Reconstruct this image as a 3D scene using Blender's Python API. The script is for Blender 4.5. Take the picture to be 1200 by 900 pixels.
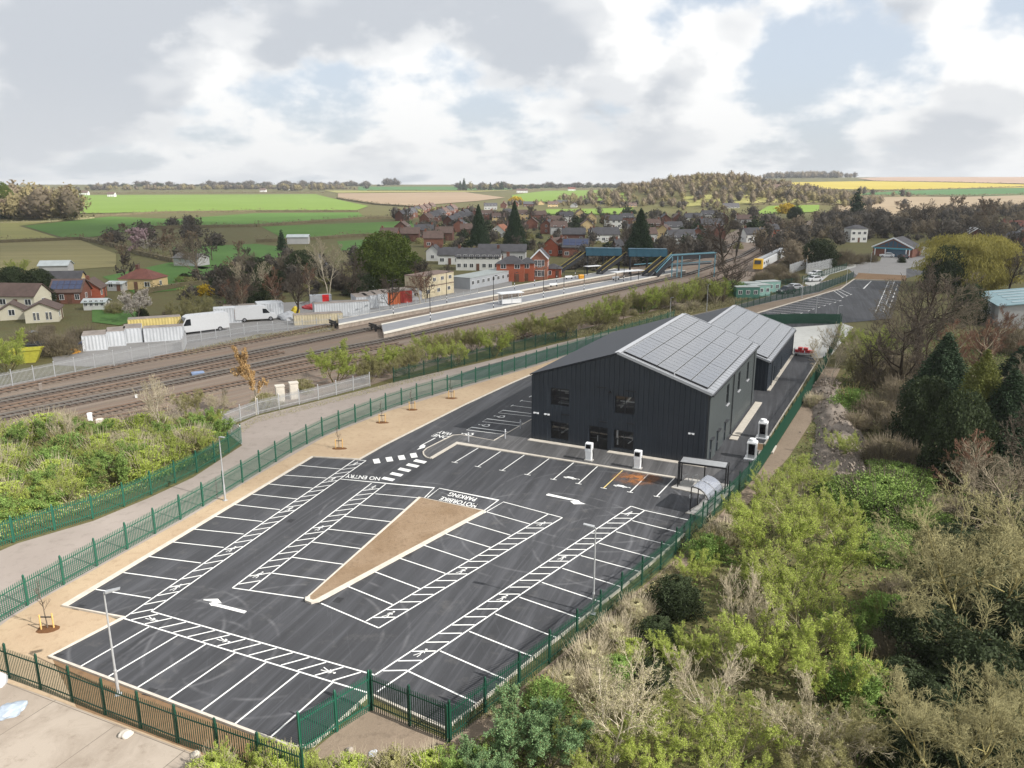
import bpy, bmesh, math, random
import numpy as np
from mathutils import Vector, Matrix
from mathutils.geometry import tessellate_polygon

for o in list(bpy.data.objects):
    bpy.data.objects.remove(o)
R = math.radians
scene = bpy.context.scene
col = scene.collection

# ------------------------------------------------------------------ camera
FPX, VH, CAMH = 920.0, 214.0, 26.0          # focal length in photo pixels, horizon row, drone height in metres
PITCH = math.atan((450 - VH) / FPX)
cam = bpy.data.cameras.new('camera')
cam.sensor_width = 36.0
cam.sensor_fit = 'HORIZONTAL'
cam.lens = FPX / 1200 * 36.0
cam.clip_start = 0.5
cam.clip_end = 20000
camo = bpy.data.objects.new('camera', cam)
col.objects.link(camo)
camo.location = (0, 0, CAMH)
camo.rotation_euler = (math.pi / 2 - PITCH, 0, 0)
scene.camera = camo

# ------------------------------------------------------------------ light
SUN_EL = 37.0
SUN_H = Vector((0.88, -0.475, 0)).normalized()      # horizontal direction towards the sun
SUN_V = Vector((SUN_H.x * math.cos(R(SUN_EL)), SUN_H.y * math.cos(R(SUN_EL)), math.sin(R(SUN_EL))))
sun = bpy.data.lights.new('sun', 'SUN')
sun.energy = 5.0
sun.angle = R(0.55)
sun.color = (1.0, 0.96, 0.90)
suno = bpy.data.objects.new('sun', sun)
col.objects.link(suno)
suno.rotation_euler = SUN_V.to_track_quat('Z', 'Y').to_euler()

vs = scene.view_settings
vs.view_transform = 'Standard'
vs.look = 'None'
vs.exposure = 0.8
vs.gamma = 1.0
vs.use_curve_mapping = False

world = bpy.data.worlds.new('World')
scene.world = world
world.use_nodes = True
wt = world.node_tree
wt.nodes.clear()


def wn(kind, **kw):
    n = wt.nodes.new(kind)
    for k, v in kw.items():
        setattr(n, k, v)
    return n


def wmath(op, a, b=None, c=None, clamp=False):
    n = wn('ShaderNodeMath', operation=op, use_clamp=clamp)
    for i, x in enumerate((a, b, c)):
        if x is None:
            continue
        if isinstance(x, (int, float)):
            n.inputs[i].default_value = x
        else:
            wt.links.new(x, n.inputs[i])
    return n.outputs[0]


def wsmooth(x, a, b):
    n = wn('ShaderNodeMapRange', interpolation_type='SMOOTHSTEP')
    wt.links.new(x, n.inputs[0])
    n.inputs[1].default_value = a
    n.inputs[2].default_value = b
    return n.outputs[0]


def wnoise(vec, scale, detail, rough, offs=(0, 0, 0), dist=0.0):
    m = wn('ShaderNodeVectorMath', operation='ADD')
    wt.links.new(vec, m.inputs[0])
    m.inputs[1].default_value = offs
    n = wn('ShaderNodeTexNoise')
    n.inputs['Scale'].default_value = scale
    n.inputs['Detail'].default_value = detail
    n.inputs['Roughness'].default_value = rough
    n.inputs['Distortion'].default_value = dist
    wt.links.new(m.outputs[0], n.inputs['Vector'])
    return n.outputs['Fac']


def wmix(f, a, b):
    n = wn('ShaderNodeMix', data_type='RGBA')
    for i, x in ((0, f), (6, a), (7, b)):
        if isinstance(x, tuple):
            n.inputs[i].default_value = x + (1,)
        elif isinstance(x, (int, float)):
            n.inputs[i].default_value = x
        else:
            wt.links.new(x, n.inputs[i])
    return n.outputs[2]


tc = wn('ShaderNodeTexCoord')
sep = wn('ShaderNodeSeparateXYZ')
wt.links.new(tc.outputs['Generated'], sep.inputs[0])
hl = wmath('SQRT', wmath('ADD', wmath('ADD', wmath('MULTIPLY', sep.outputs[0], sep.outputs[0]), wmath('MULTIPLY', sep.outputs[1], sep.outputs[1])), 0.02))
cmb = wn('ShaderNodeCombineXYZ')                     # bearing and height: cumulus seen from the side near the horizon
wt.links.new(wmath('DIVIDE', sep.outputs[0], hl), cmb.inputs[0])
wt.links.new(wmath('DIVIDE', sep.outputs[1], hl), cmb.inputs[1])
wt.links.new(wmath('MULTIPLY', wmath('POWER', wmath('MAXIMUM', sep.outputs[2], 0.0), 0.7), 1.35), cmb.inputs[2])
CP = cmb.outputs[0]
OFF = (0.4, 3.3, 2.1)


def cl_noise(off, sc=5.2, det=12):
    n = wn('ShaderNodeTexNoise', noise_type='FBM')
    m = wn('ShaderNodeVectorMath', operation='ADD')
    wt.links.new(CP, m.inputs[0]); m.inputs[1].default_value = off
    wt.links.new(m.outputs[0], n.inputs['Vector'])
    n.inputs['Scale'].default_value = sc; n.inputs['Detail'].default_value = det; n.inputs['Roughness'].default_value = 0.53
    n.inputs['Lacunarity'].default_value = 2.1; n.inputs['Distortion'].default_value = 0.0
    return n.outputs['Fac']


big = wnoise(CP, 1.9, 2, 0.5, (1.1, 4.6, 0.0))
bias = wmath('MULTIPLY', wmath('SUBTRACT', big, 0.5), 0.55)
d0 = cl_noise(OFF)
dens = wmath('ADD', d0, bias)
above = wmath('ADD', cl_noise((OFF[0] + SUN_H.x * 0.03, OFF[1] + SUN_H.y * 0.03, OFF[2] + 0.035), 5.2, 10), bias)
above2 = wmath('ADD', cl_noise((OFF[0] + SUN_H.x * 0.05, OFF[1] + SUN_H.y * 0.05, OFF[2] + 0.09), 5.2, 3), bias)
cover = wsmooth(dens, 0.375, 0.475)
shade = wmath('MULTIPLY', wmath('ADD', wsmooth(above, 0.495, 0.585), wsmooth(above2, 0.47, 0.61)), 0.5)
ccol = wmix(shade, (1.21, 1.21, 1.20), (0.71, 0.75, 0.81))
gap = (0.93, 1.03, 1.17)
ccol = wmix(cover, gap, ccol)
veil = wsmooth(sep.outputs[2], 0.14, 0.0)
ccol = wmix(wmath('MULTIPLY', veil, 0.40), ccol, (0.86, 0.875, 0.89))
sky = wn('ShaderNodeTexSky', sky_type='NISHITA')
sky.sun_disc = False
sky.sun_elevation = R(SUN_EL)
sky.sun_rotation = math.atan2(SUN_H.x, SUN_H.y)
sky.air_density = 1.0
sky.dust_density = 1.5
bg1 = wn('ShaderNodeBackground')
wt.links.new(sky.outputs[0], bg1.inputs[0])
bg1.inputs[1].default_value = 0.05
bg2 = wn('ShaderNodeBackground')
wt.links.new(ccol, bg2.inputs[0])
bg2.inputs[1].default_value = 0.51
mx = wn('ShaderNodeMixShader')
cf = wmath('ADD', wmath('MULTIPLY', cover, 0.30), 0.68, clamp=True)
wt.links.new(cf, mx.inputs[0])
wt.links.new(bg1.outputs[0], mx.inputs[1])
wt.links.new(bg2.outputs[0], mx.inputs[2])
wo = wn('ShaderNodeOutputWorld')
wt.links.new(mx.outputs[0], wo.inputs[0])


# ------------------------------------------------------------------ positions from the photograph (directions met with the ground)
def ray(u, v):
    x = (u - 600) / FPX
    y = (450 - v) / FPX
    return Vector((x, math.cos(PITCH) + y * math.sin(PITCH), -math.sin(PITCH) + y * math.cos(PITCH)))


def G(u, v, z=0.0):
    d = ray(u, v)
    t = (z - CAMH) / d.z
    return Vector((d.x * t, d.y * t, z))


def sstep(a, b, x):
    t = min(1, max(0, (x - a) / (b - a)))
    return t * t * (3 - 2 * t)


def H(x, y):
    """terrain: flat valley floor, land rising to the skyline, one wooded hill"""
    if y < 480:
        return 0.0
    a = x / y
    top = 18.5 + 27.0 * sstep(0.14, 0.36, a)
    z = top * sstep(700, 3100, y)
    z += 27 * math.exp(-((x - 235) / 120) ** 2 - ((y - 960) / 150) ** 2)
    z += 9 * math.exp(-((x - 420) / 160) ** 2 - ((y - 1250) / 200) ** 2)
    z *= sstep(480, 760, y)
    if y > 3200:
        z -= (y - 3200) * 0.02
    return z


def GT(u, v):
    """where the pixel's ray meets the terrain"""
    d = ray(u, v)
    t = 20.0
    while t < 9000:
        p = d * t
        if p.z + CAMH < H(p.x, p.y):
            break
        t *= 1.004
    return Vector((p.x, p.y, H(p.x, p.y)))


# ------------------------------------------------------------------ object helpers
def tag(o, label=None, cat=None, group=None, kind=None):
    if label: o['label'] = label
    if cat: o['category'] = cat
    if group: o['group'] = group
    if kind: o['kind'] = kind
    return o


def empty(name, loc, rz=0, label=None, cat=None, group=None, scale=1):
    o = bpy.data.objects.new(name, None)
    o.empty_display_size = 0.3
    col.objects.link(o)
    o.location = loc
    o.rotation_euler = (0, 0, rz)
    if scale != 1:
        o.scale = (scale,) * 3 if isinstance(scale, (int, float)) else scale
    return tag(o, label, cat, group)


def ob(name, mesh, parent=None, loc=(0, 0, 0), rot=(0, 0, 0), scale=None):
    o = bpy.data.objects.new(name, mesh)
    col.objects.link(o)
    o.parent = parent
    o.location = loc
    o.rotation_euler = rot
    if scale is not None:
        o.scale = scale
    return o


KIDS = {}


def copy_tree(root, loc=None, rz=None, scale=None, label=None, group=None):
    c = root.copy()
    col.objects.link(c)
    if loc is not None: c.location = loc
    if rz is not None: c.rotation_euler = (0, 0, rz)
    if scale is not None: c.scale = scale if not isinstance(scale, (int, float)) else (scale,) * 3
    if label: c['label'] = label
    if group: c['group'] = group
    key = root.name
    if key not in KIDS:
        KIDS[key] = [(ch, list(ch.children)) for ch in root.children]
    for ch, gs in KIDS[key]:
        d = ch.copy()
        col.objects.link(d)
        d.parent = c
        for g in gs:
            e = g.copy()
            col.objects.link(e)
            e.parent = d
    return c


class MB:
    """collects shapes into one mesh"""
    def __init__(s):
        s.v, s.f, s.m, s.cur = [], [], [], 0

    def poly(s, pts):
        n = len(s.v)
        s.v += [tuple(p) for p in pts]
        s.f.append(tuple(range(n, n + len(pts))))
        s.m.append(s.cur)
        return s

    def ngon(s, pts):
        """concave outline, triangulated"""
        n = len(s.v)
        pts = [Vector(p) for p in pts]
        s.v += [tuple(p) for p in pts]
        for t in tessellate_polygon([pts]):
            a, b, c = (pts[i] for i in t)
            nz = (b - a).cross(c - a).z
            t = tuple(n + i for i in t)
            s.f.append(t if nz >= 0 else t[::-1])
            s.m.append(s.cur)
        return s

    def hexa(s, b, t):
        """box from 4 bottom and 4 top corners (counter-clockwise seen from above)"""
        n = len(s.v)
        s.v += [tuple(p) for p in b] + [tuple(p) for p in t]
        for q in ((3, 2, 1, 0), (4, 5, 6, 7), (0, 1, 5, 4), (1, 2, 6, 5), (2, 3, 7, 6), (3, 0, 4, 7)):
            s.f.append(tuple(n + i for i in q))
            s.m.append(s.cur)
        return s

    def box(s, x0, x1, y0, y1, z0, z1):
        return s.hexa([(x0, y0, z0), (x1, y0, z0), (x1, y1, z0), (x0, y1, z0)],
                      [(x0, y0, z1), (x1, y0, z1), (x1, y1, z1), (x0, y1, z1)])

    def prism(s, pts, off):
        """convex outline pushed along off"""
        n = len(s.v)
        k = len(pts)
        off = Vector(off)
        s.v += [tuple(p) for p in pts] + [tuple(Vector(p) + off) for p in pts]
        s.f.append(tuple(range(n + k - 1, n - 1, -1)))
        s.f.append(tuple(range(n + k, n + 2 * k)))
        s.m += [s.cur, s.cur]
        for i in range(k):
            j = (i + 1) % k
            s.f.append((n + i, n + j, n + k + j, n + k + i))
            s.m.append(s.cur)
        return s

    def tube(s, a, b, r0, r1=None, k=8, cap=True):
        a, b = Vector(a), Vector(b)
        r1 = r0 if r1 is None else r1
        d = (b - a).normalized()
        x = d.orthogonal().normalized()
        y = d.cross(x)
        n = len(s.v)
        for p, r in ((a, r0), (b, r1)):
            for i in range(k):
                an = 2 * math.pi * i / k
                s.v.append(tuple(p + (x * math.cos(an) + y * math.sin(an)) * r))
        for i in range(k):
            j = (i + 1) % k
            s.f.append((n + i, n + j, n + k + j, n + k + i))
            s.m.append(s.cur)
        if cap:
            s.f.append(tuple(range(n + k - 1, n - 1, -1)))
            s.f.append(tuple(range(n + k, n + 2 * k)))
            s.m += [s.cur, s.cur]
        return s

    def bar(s, a, b, w, h):
        """rectangular bar from a to b, w across (horizontal), h high"""
        a, b = Vector(a), Vector(b)
        d = (b - a).normalized()
        sd = Vector((d.y, -d.x, 0))
        sd = sd.normalized() if sd.length > 1e-6 else Vector((1, 0, 0))
        up = sd.cross(d)
        q = [sd * w / 2 - up * h / 2, -sd * w / 2 - up * h / 2, -sd * w / 2 + up * h / 2, sd * w / 2 + up * h / 2]
        return s.prism([a + k for k in q], b - a)

    def strip(s, pts, w, z=None):
        """flat ribbon along a polyline"""
        P = [Vector(p) for p in pts]
        if z is not None:
            for p in P: p.z = z
        n = len(P)
        Ls, Rs = [], []
        for i in range(n):
            d = (P[min(i + 1, n - 1)] - P[max(i - 1, 0)])
            d.z = 0
            d.normalize()
            k = 1.0
            if 0 < i < n - 1:
                e = (P[i + 1] - P[i]); e.z = 0
                k = 1 / max(0.4, abs(d.dot(e.normalized())))
            nn = Vector((-d.y, d.x, 0)) * (w / 2 * k)
            Ls.append(P[i] + nn); Rs.append(P[i] - nn)
        for i in range(n - 1):
            s.poly([Rs[i], Rs[i + 1], Ls[i + 1], Ls[i]])
        return s

    def wallstrip(s, pts, w, z0, z1):
        """solid kerb or wall along a polyline"""
        P = [Vector((p[0], p[1], 0)) for p in pts]
        n = len(P)
        Ls, Rs = [], []
        for i in range(n):
            d = (P[min(i + 1, n - 1)] - P[max(i - 1, 0)]).normalized()
            k = 1.0
            if 0 < i < n - 1:
                k = 1 / max(0.45, abs(d.dot((P[i + 1] - P[i]).normalized())))
            nn = Vector((-d.y, d.x, 0)) * (w / 2 * k)
            Ls.append(P[i] + nn); Rs.append(P[i] - nn)
        for i in range(n - 1):
            a, b, c, d = Rs[i], Rs[i + 1], Ls[i + 1], Ls[i]
            s.hexa([(q.x, q.y, z0) for q in (a, b, c, d)], [(q.x, q.y, z1) for q in (a, b, c, d)])
        return s

    def mesh(s, name, mats, smooth=False):
        me = bpy.data.meshes.new(name)
        me.from_pydata(s.v, [], s.f)
        for m in (mats if isinstance(mats, (list, tuple)) else [mats]):
            me.materials.append(m)
        if any(s.m):
            me.polygons.foreach_set('material_index', s.m)
        if smooth:
            me.polygons.foreach_set('use_smooth', [True] * len(s.f))
        return me

    def build(s, name, mats, parent=None, loc=(0, 0, 0), rot=(0, 0, 0), smooth=False):
        return ob(name, s.mesh(name, mats, smooth), parent, loc, rot)


# ------------------------------------------------------------------ materials
def S(h):
    """sRGB hex to linear"""
    h = h.lstrip('#')
    return tuple(((c / 255 + 0.055) / 1.055) ** 2.4 if c > 10 else c / 255 / 12.92 for c in (int(h[i:i + 2], 16) for i in (0, 2, 4)))


class N:
    """small node-tree writer"""
    def __init__(s, name):
        s.m = bpy.data.materials.new(name)
        s.m.use_nodes = True
        s.t = s.m.node_tree
        s.b = s.t.nodes['Principled BSDF']
        s.out = s.t.nodes['Material Output']

    def n(s, k, **kw):
        x = s.t.nodes.new(k)
        for a, b in kw.items(): setattr(x, a, b)
        return x

    def l(s, a, b): s.t.links.new(a, b)

    def put(s, sock, x):
        if x is None: return
        if isinstance(x, tuple): sock.default_value = x if len(x) == 4 or len(sock.default_value) == 3 else x + (1,)
        elif isinstance(x, (int, float)): sock.default_value = x
        else: s.l(x, sock)

    def pos(s): return s.n('ShaderNodeNewGeometry').outputs['Position']

    def obj(s): return s.n('ShaderNodeTexCoord').outputs['Object']

    def map(s, v, scale=(1, 1, 1), rot=(0, 0, 0), loc=(0, 0, 0)):
        if any(rot):                                   # turn first, then stretch
            r = s.n('ShaderNodeMapping')
            s.l(v, r.inputs[0])
            r.inputs['Rotation'].default_value = rot
            v, rot = r.outputs[0], (0, 0, 0)
        m = s.n('ShaderNodeMapping')
        s.l(v, m.inputs[0])
        m.inputs['Location'].default_value = loc
        m.inputs['Rotation'].default_value = rot
        m.inputs['Scale'].default_value = scale
        return m.outputs[0]

    def noise(s, v, scale, detail=4, rough=0.55, dist=0.0):
        x = s.n('ShaderNodeTexNoise')
        s.l(v, x.inputs['Vector'])
        x.inputs['Scale'].default_value = scale
        x.inputs['Detail'].default_value = detail
        x.inputs['Roughness'].default_value = rough
        x.inputs['Distortion'].default_value = dist
        return x.outputs['Fac']

    def rng(s, x, a, b, c=0.0, d=1.0):
        m = s.n('ShaderNodeMapRange')
        s.l(x, m.inputs[0])
        for i, k in enumerate((a, b, c, d)): m.inputs[i + 1].default_value = k
        return m.outputs[0]

    def mix(s, f, a, b, mode='MIX'):
        m = s.n('ShaderNodeMix', data_type='RGBA', blend_type=mode)
        s.put(m.inputs[0], f); s.put(m.inputs[6], a); s.put(m.inputs[7], b)
        return m.outputs[2]

    def math(s, op, a, b=None):
        m = s.n('ShaderNodeMath', operation=op)
        s.put(m.inputs[0], a); s.put(m.inputs[1], b)
        return m.outputs[0]

    def bump(s, hgt, strength, dist=0.05):
        b = s.n('ShaderNodeBump')
        s.l(hgt, b.inputs['Height'])
        b.inputs['Strength'].default_value = strength
        b.inputs['Distance'].default_value = dist
        s.l(b.outputs[0], s.b.inputs['Normal'])

    def fin(s, colr, rough=0.7, metal=0.0, spec=None):
        s.put(s.b.inputs['Base Color'], colr)
        s.put(s.b.inputs['Roughness'], rough)
        s.put(s.b.inputs['Metallic'], metal)
        if spec is not None: s.b.inputs['Specular IOR Level'].default_value = spec
        return s.m


def k3(c, f): return tuple(min(1, x * f) for x in c)


MATS = {}


def plain(name, c, rough=0.6, var=0.12, scale=4.0, metal=0.0, spec=None, rand=0.0, world_pos=False):
    """painted or built surface: colour with slight uneven weathering"""
    if name in MATS: return MATS[name]
    n = N(name)
    p = n.pos() if world_pos else n.obj()
    a = n.rng(n.noise(p, scale, 5, 0.6), 0.3, 0.7)
    cc = n.mix(a, k3(c, 1 - var), k3(c, 1 + var))
    if rand:
        oi = n.n('ShaderNodeObjectInfo')
        cc = n.mix(n.rng(oi.outputs['Random'], 0, 1, 0, rand), cc, k3(c, 0.45))
    MATS[name] = n.fin(cc, rough, metal, spec)
    return MATS[name]
# ------------------------------------------------------------------ ground materials
LANE_ANG = math.atan2(*(lambda d: (d.y, d.x))(G(416, 539.5) - G(145, 725)))


def mat_asphalt(name, base, dusty=0.0, rings=()):
    n = N(name)
    p = n.pos()
    fine = n.noise(p, 55, 2, 0.7)
    blot = n.noise(p, 0.13, 5, 0.62, 0.4)
    st = n.noise(n.map(p, (0.045, 0.75, 1), (0, 0, -LANE_ANG)), 1.0, 5, 0.7)
    st2 = n.noise(n.map(p, (0.06, 2.6, 1), (0, 0, -LANE_ANG + 0.06)), 1.0, 4, 0.65, 0.3)
    sw = n.noise(n.map(p, (0.12, 2.3, 1), (0, 0, -LANE_ANG - 0.55)), 1.0, 4, 0.7, 1.6)
    c = n.mix(n.rng(blot, 0.3, 0.72), k3(base, 0.72), k3(base, 1.30))
    c = n.mix(n.rng(st, 0.50, 0.66, 0, 0.75), c, k3(base, 2.0))
    c = n.mix(n.rng(st, 0.48, 0.32, 0, 0.75), c, k3(base, 0.50))
    c = n.mix(n.rng(st2, 0.53, 0.68, 0, 0.6), c, k3(base, 2.3))
    c = n.mix(n.rng(sw, 0.60, 0.78, 0, 0.45), c, k3(base, 2.6))
    c = n.mix(n.rng(n.noise(p, 0.55, 7, 0.72), 0.56, 0.80, 0, 0.38 + dusty), c, (0.19, 0.18, 0.165))
    brk = n.rng(n.noise(p, 0.5, 4, 0.6), 0.42, 0.62)
    for x, y, r in rings:                               # pale scuffs left by turning tyres
        d = n.n('ShaderNodeVectorMath', operation='DISTANCE')
        n.l(p, d.inputs[0]); d.inputs[1].default_value = (x, y, 0.06)
        for off in (0.0, 1.5):
            q = n.math('ABSOLUTE', n.math('SUBTRACT', d.outputs['Value'], r + off))
            c = n.mix(n.math('MULTIPLY', n.rng(q, 0.16, 0.0, 0, 0.30), brk), c, (0.24, 0.24, 0.25))
    c = n.mix(n.rng(fine, 0.3, 0.7, 0, 0.35), c, k3(base, 1.45))
    n.bump(fine, 0.25, 0.01)
    return n.fin(c, n.rng(blot, 0.3, 0.7, 0.70, 0.86), 0, 0.35)


RINGS = [(*G(u, v)[:2], r) for u, v, r in ((175, 745, 4.2), (222, 765, 3.4), (735, 640, 5.5), (640, 625, 6.5), (470, 600, 5.0), (330, 745, 6.0), (700, 590, 7.5))]
M_ASPH = mat_asphalt('new_asphalt', (0.037, 0.038, 0.042), 0.0, RINGS)
M_ASPH2 = mat_asphalt('service_asphalt', (0.056, 0.056, 0.058), 0.15)
M_FOOT = mat_asphalt('footway_asphalt', (0.064, 0.063, 0.064))


def mat_earth(name, a, b, c3, s=1.0, speck=0.3, bump=0.4):
    n = N(name)
    p = n.pos()
    big = n.noise(p, 0.12 * s, 5, 0.6, 0.3)
    mid = n.noise(p, 1.1 * s, 6, 0.65)
    fin = n.noise(p, 9 * s, 4, 0.7)
    c = n.mix(n.rng(big, 0.32, 0.68), a, b)
    c = n.mix(n.rng(mid, 0.52, 0.75, 0, 0.7), c, c3)
    c = n.mix(n.rng(fin, 0.35, 0.25, 0, speck), c, k3(c3, 0.45))
    c = n.mix(n.rng(fin, 0.6, 0.8, 0, speck), c, k3(b, 1.35))
    n.bump(n.math('ADD', mid, n.math('MULTIPLY', fin, 0.5)), bump, 0.12)
    return n.fin(c, 0.92, 0, 0.2)


M_SAND = mat_earth('sandy_topsoil', S('#9c8870'), S('#a8957c'), S('#85715a'), 1.6)
M_SOIL = mat_earth('brown_soil', S('#715a43'), S('#7d654c'), S('#513e2d'), 1.6, 0.6)
M_SOILG = mat_earth('grey_soil', S('#75685a'), S('#807263'), S('#5c5146'), 1.6, 0.6)
M_GRAVEL = mat_earth('brown_gravel', S('#8b7863'), S('#7a6650'), S('#635241'), 3.0, 0.7, 0.7)
M_CONC = mat_earth('old_concrete', S('#877e77'), S('#938a83'), S('#746c65'), 0.9, 0.22, 0.15)
M_YARDC = mat_earth('yard_concrete', S('#8e8377'), S('#9a9084'), S('#756b60'), 1.2, 0.4, 0.3)
M_BALLAST = mat_earth('ballast', S('#857467'), S('#776a60'), S('#94806e'), 2.0, 0.7, 0.7)


def mat_ballast():
    n = N('streaked_ballast')
    p = n.pos()
    d = G(600, 365) - G(0, 490)
    q = n.map(p, (0.02, 0.42, 1), (0, 0, -math.atan2(d.y, d.x)))
    st = n.noise(q, 1.0, 5, 0.65)
    st2 = n.noise(n.map(p, (0.05, 1.1, 1), (0, 0, -math.atan2(d.y, d.x))), 1.0, 4, 0.6)
    mid = n.noise(p, 0.5, 6, 0.65)
    fin = n.noise(p, 6, 3, 0.7)
    c = n.mix(n.rng(st, 0.36, 0.62), S('#75685d'), S('#897c70'))
    c = n.mix(n.rng(st2, 0.52, 0.70, 0, 0.7), c, S('#7e5f49'))
    c = n.mix(n.rng(st2, 0.46, 0.32, 0, 0.6), c, S('#6e6257'))
    c = n.mix(n.rng(mid, 0.55, 0.75, 0, 0.5), c, S('#85795f'))
    c = n.mix(n.rng(fin, 0.35, 0.65, 0, 0.4), c, S('#6f645a'))
    n.bump(fin, 0.6, 0.1)
    return n.fin(c, 0.95, 0, 0.2)


M_BALLAST = mat_ballast()


def mat_slabs():
    n = N('slab_yard')
    p = n.pos()
    br = n.n('ShaderNodeTexBrick'); br.offset = 0.0
    n.l(n.map(p, (1, 1, 1), (0, 0, 0.42)), br.inputs['Vector'])
    br.inputs['Scale'].default_value = 1.0; br.inputs['Brick Width'].default_value = 4.5; br.inputs['Row Height'].default_value = 4.5; br.inputs['Mortar Size'].default_value = 0.02
    br.inputs['Color1'].default_value = S('#92877b') + (1,); br.inputs['Color2'].default_value = S('#9c9286') + (1,); br.inputs['Mortar'].default_value = S('#5f574d') + (1,)
    big, mid, fin = n.noise(p, 0.3, 5, 0.65, 0.6), n.noise(p, 1.4, 6, 0.7), n.noise(p, 12, 3, 0.7)
    c = n.mix(n.rng(big, 0.45, 0.65, 0, 0.7), br.outputs['Color'], S('#7d7266'))
    c = n.mix(n.rng(mid, 0.55, 0.75, 0, 0.6), c, S('#6d6154'))
    c = n.mix(n.rng(fin, 0.6, 0.8, 0, 0.4), c, S('#b0a698'))
    n.bump(mid, 0.2, 0.05)
    return n.fin(c, 0.92, 0, 0.2)


M_YARDC = mat_slabs()
M_BALDARK = mat_earth('dark_ballast', S('#5f534b'), S('#6c5d52'), S('#4c423c'), 2.0, 0.7, 0.7)
M_ROUGH = mat_earth('rough_scrub_ground', S('#5d5a3c'), S('#6a6145'), S('#4c4a34'), 1.0, 0.5, 0.6)
M_SPOIL = mat_earth('spoil_rubble', S('#8a8076'), S('#7b7167'), S('#645b52'), 3.0, 0.7, 0.8)
M_YARDG = mat_earth('grey_yard', S('#807e7c'), S('#8b8987'), S('#6e6b69'), 1.0, 0.2, 0.1)
M_PALECONC = mat_earth('pale_concrete', S('#a8a8a4'), S('#b4b4b0'), S('#979691'), 0.8, 0.12, 0.06)
M_KERB = plain('kerb_concrete', S('#b3aca1'), 0.85, 0.14, 2.0)
M_SLAB = plain('concrete_slab', S('#9d9b97'), 0.85, 0.12, 1.5)


def mat_paint():
    n = N('white_road_paint')
    p = n.pos()
    w = n.noise(p, 6, 6, 0.75)
    c = n.mix(n.rng(w, 0.60, 0.80, 0, 0.5), (0.66, 0.66, 0.64), (0.30, 0.30, 0.31))
    return n.fin(c, 0.65)


M_PAINT = mat_paint()


def mat_ground():
    n = N('valley_grass')
    p = n.pos()
    big = n.noise(p, 0.012, 5, 0.6, 0.5)
    mid = n.noise(p, 0.16, 6, 0.62)
    fin = n.noise(p, 2.2, 5, 0.7)
    c = n.mix(n.rng(big, 0.35, 0.65), S('#57543a'), S('#5c5c3a'))
    c = n.mix(n.rng(mid, 0.42, 0.70), c, S('#5a5137'))
    c = n.mix(n.rng(fin, 0.45, 0.75, 0, 0.6), c, S('#6d6c40'))
    c = n.mix(n.rng(fin, 0.45, 0.25, 0, 0.6), c, S('#34341f'))
    n.bump(fin, 0.6, 0.2)
    return n.fin(c, 0.95, 0, 0.15)


M_GROUND = mat_ground()


def mat_field(name, a, b, rows=0.0, ang=0.0, far=1.0, vr=0.5):
    n = N(name)
    p = n.pos()
    big = n.noise(p, 0.02 / far, 5, 0.6, 0.6)
    fin = n.noise(p, 0.5 / far, 6, 0.7)
    c = n.mix(n.rng(big, 0.33, 0.67), a, b)
    c = n.mix(n.rng(fin, 0.35, 0.7, 0, vr), c, k3(a, 0.72))
    if rows:
        st = n.noise(n.map(p, (0.004, rows, 1), (0, 0, -ang)), 1.0, 2, 0.5)
        c = n.mix(n.rng(st, 0.35, 0.65, 0, 0.4), c, k3(b, 0.7))
    return n.fin(c, 0.95, 0, 0.15)


# ------------------------------------------------------------------ terrain sheet
def make_ground():
    xs = np.concatenate([np.arange(-5200, -1000, 80), np.arange(-1000, 1000, 32), np.arange(1000, 5201, 80)])
    ys = np.concatenate([np.arange(-600, 480, 90), np.arange(480, 1500, 30), np.arange(1500, 3400, 70), np.arange(3400, 5201, 300)])
    v = [(float(x), float(y), H(x, y)) for y in ys for x in xs]
    nx = len(xs)
    f = [(j * nx + i, j * nx + i + 1, (j + 1) * nx + i + 1, (j + 1) * nx + i) for j in range(len(ys) - 1) for i in range(nx - 1)]
    me = bpy.data.meshes.new('ground')
    me.from_pydata(v, [], f)
    me.materials.append(M_GROUND)
    me.polygons.foreach_set('use_smooth', [True] * len(f))
    tag(ob('ground', me), 'broad valley floor of rough grass reaching the skyline', kind='structure')


make_ground()


def sheet(name, px, m, z, label=None):
    """flat surface from a pixel outline on level ground"""
    mb = MB().ngon([G(u, v, 0) + Vector((0, 0, z)) for u, v in px])
    return tag(mb.build(name, m), label, kind='structure')


def field(px, m, dz, label, name='field'):
    """field draped on the terrain"""
    P = [GT(u, v) for u, v in px]
    bm = bmesh.new()
    vs_ = [bm.verts.new((p.x, p.y, 0)) for p in P]
    bm.faces.new(vs_)
    bmesh.ops.triangulate(bm, faces=bm.faces[:])
    for it in range(5):
        long = [e for e in bm.edges if e.calc_length() > 60]
        if not long or len(bm.verts) > 6000: break
        bmesh.ops.subdivide_edges(bm, edges=long, cuts=1)
        bmesh.ops.triangulate(bm, faces=[f for f in bm.faces if len(f.verts) > 3])
    for v in bm.verts:
        v.co.z = H(v.co.x, v.co.y) + dz
    bmesh.ops.recalc_face_normals(bm, faces=bm.faces[:])
    if sum(f.normal.z for f in bm.faces) < 0:
        bmesh.ops.reverse_faces(bm, faces=bm.faces[:])
    me = bpy.data.meshes.new(name)
    bm.to_mesh(me)
    bm.free()
    me.materials.append(m)
    return tag(ob(name, me), label, kind='structure')


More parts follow.
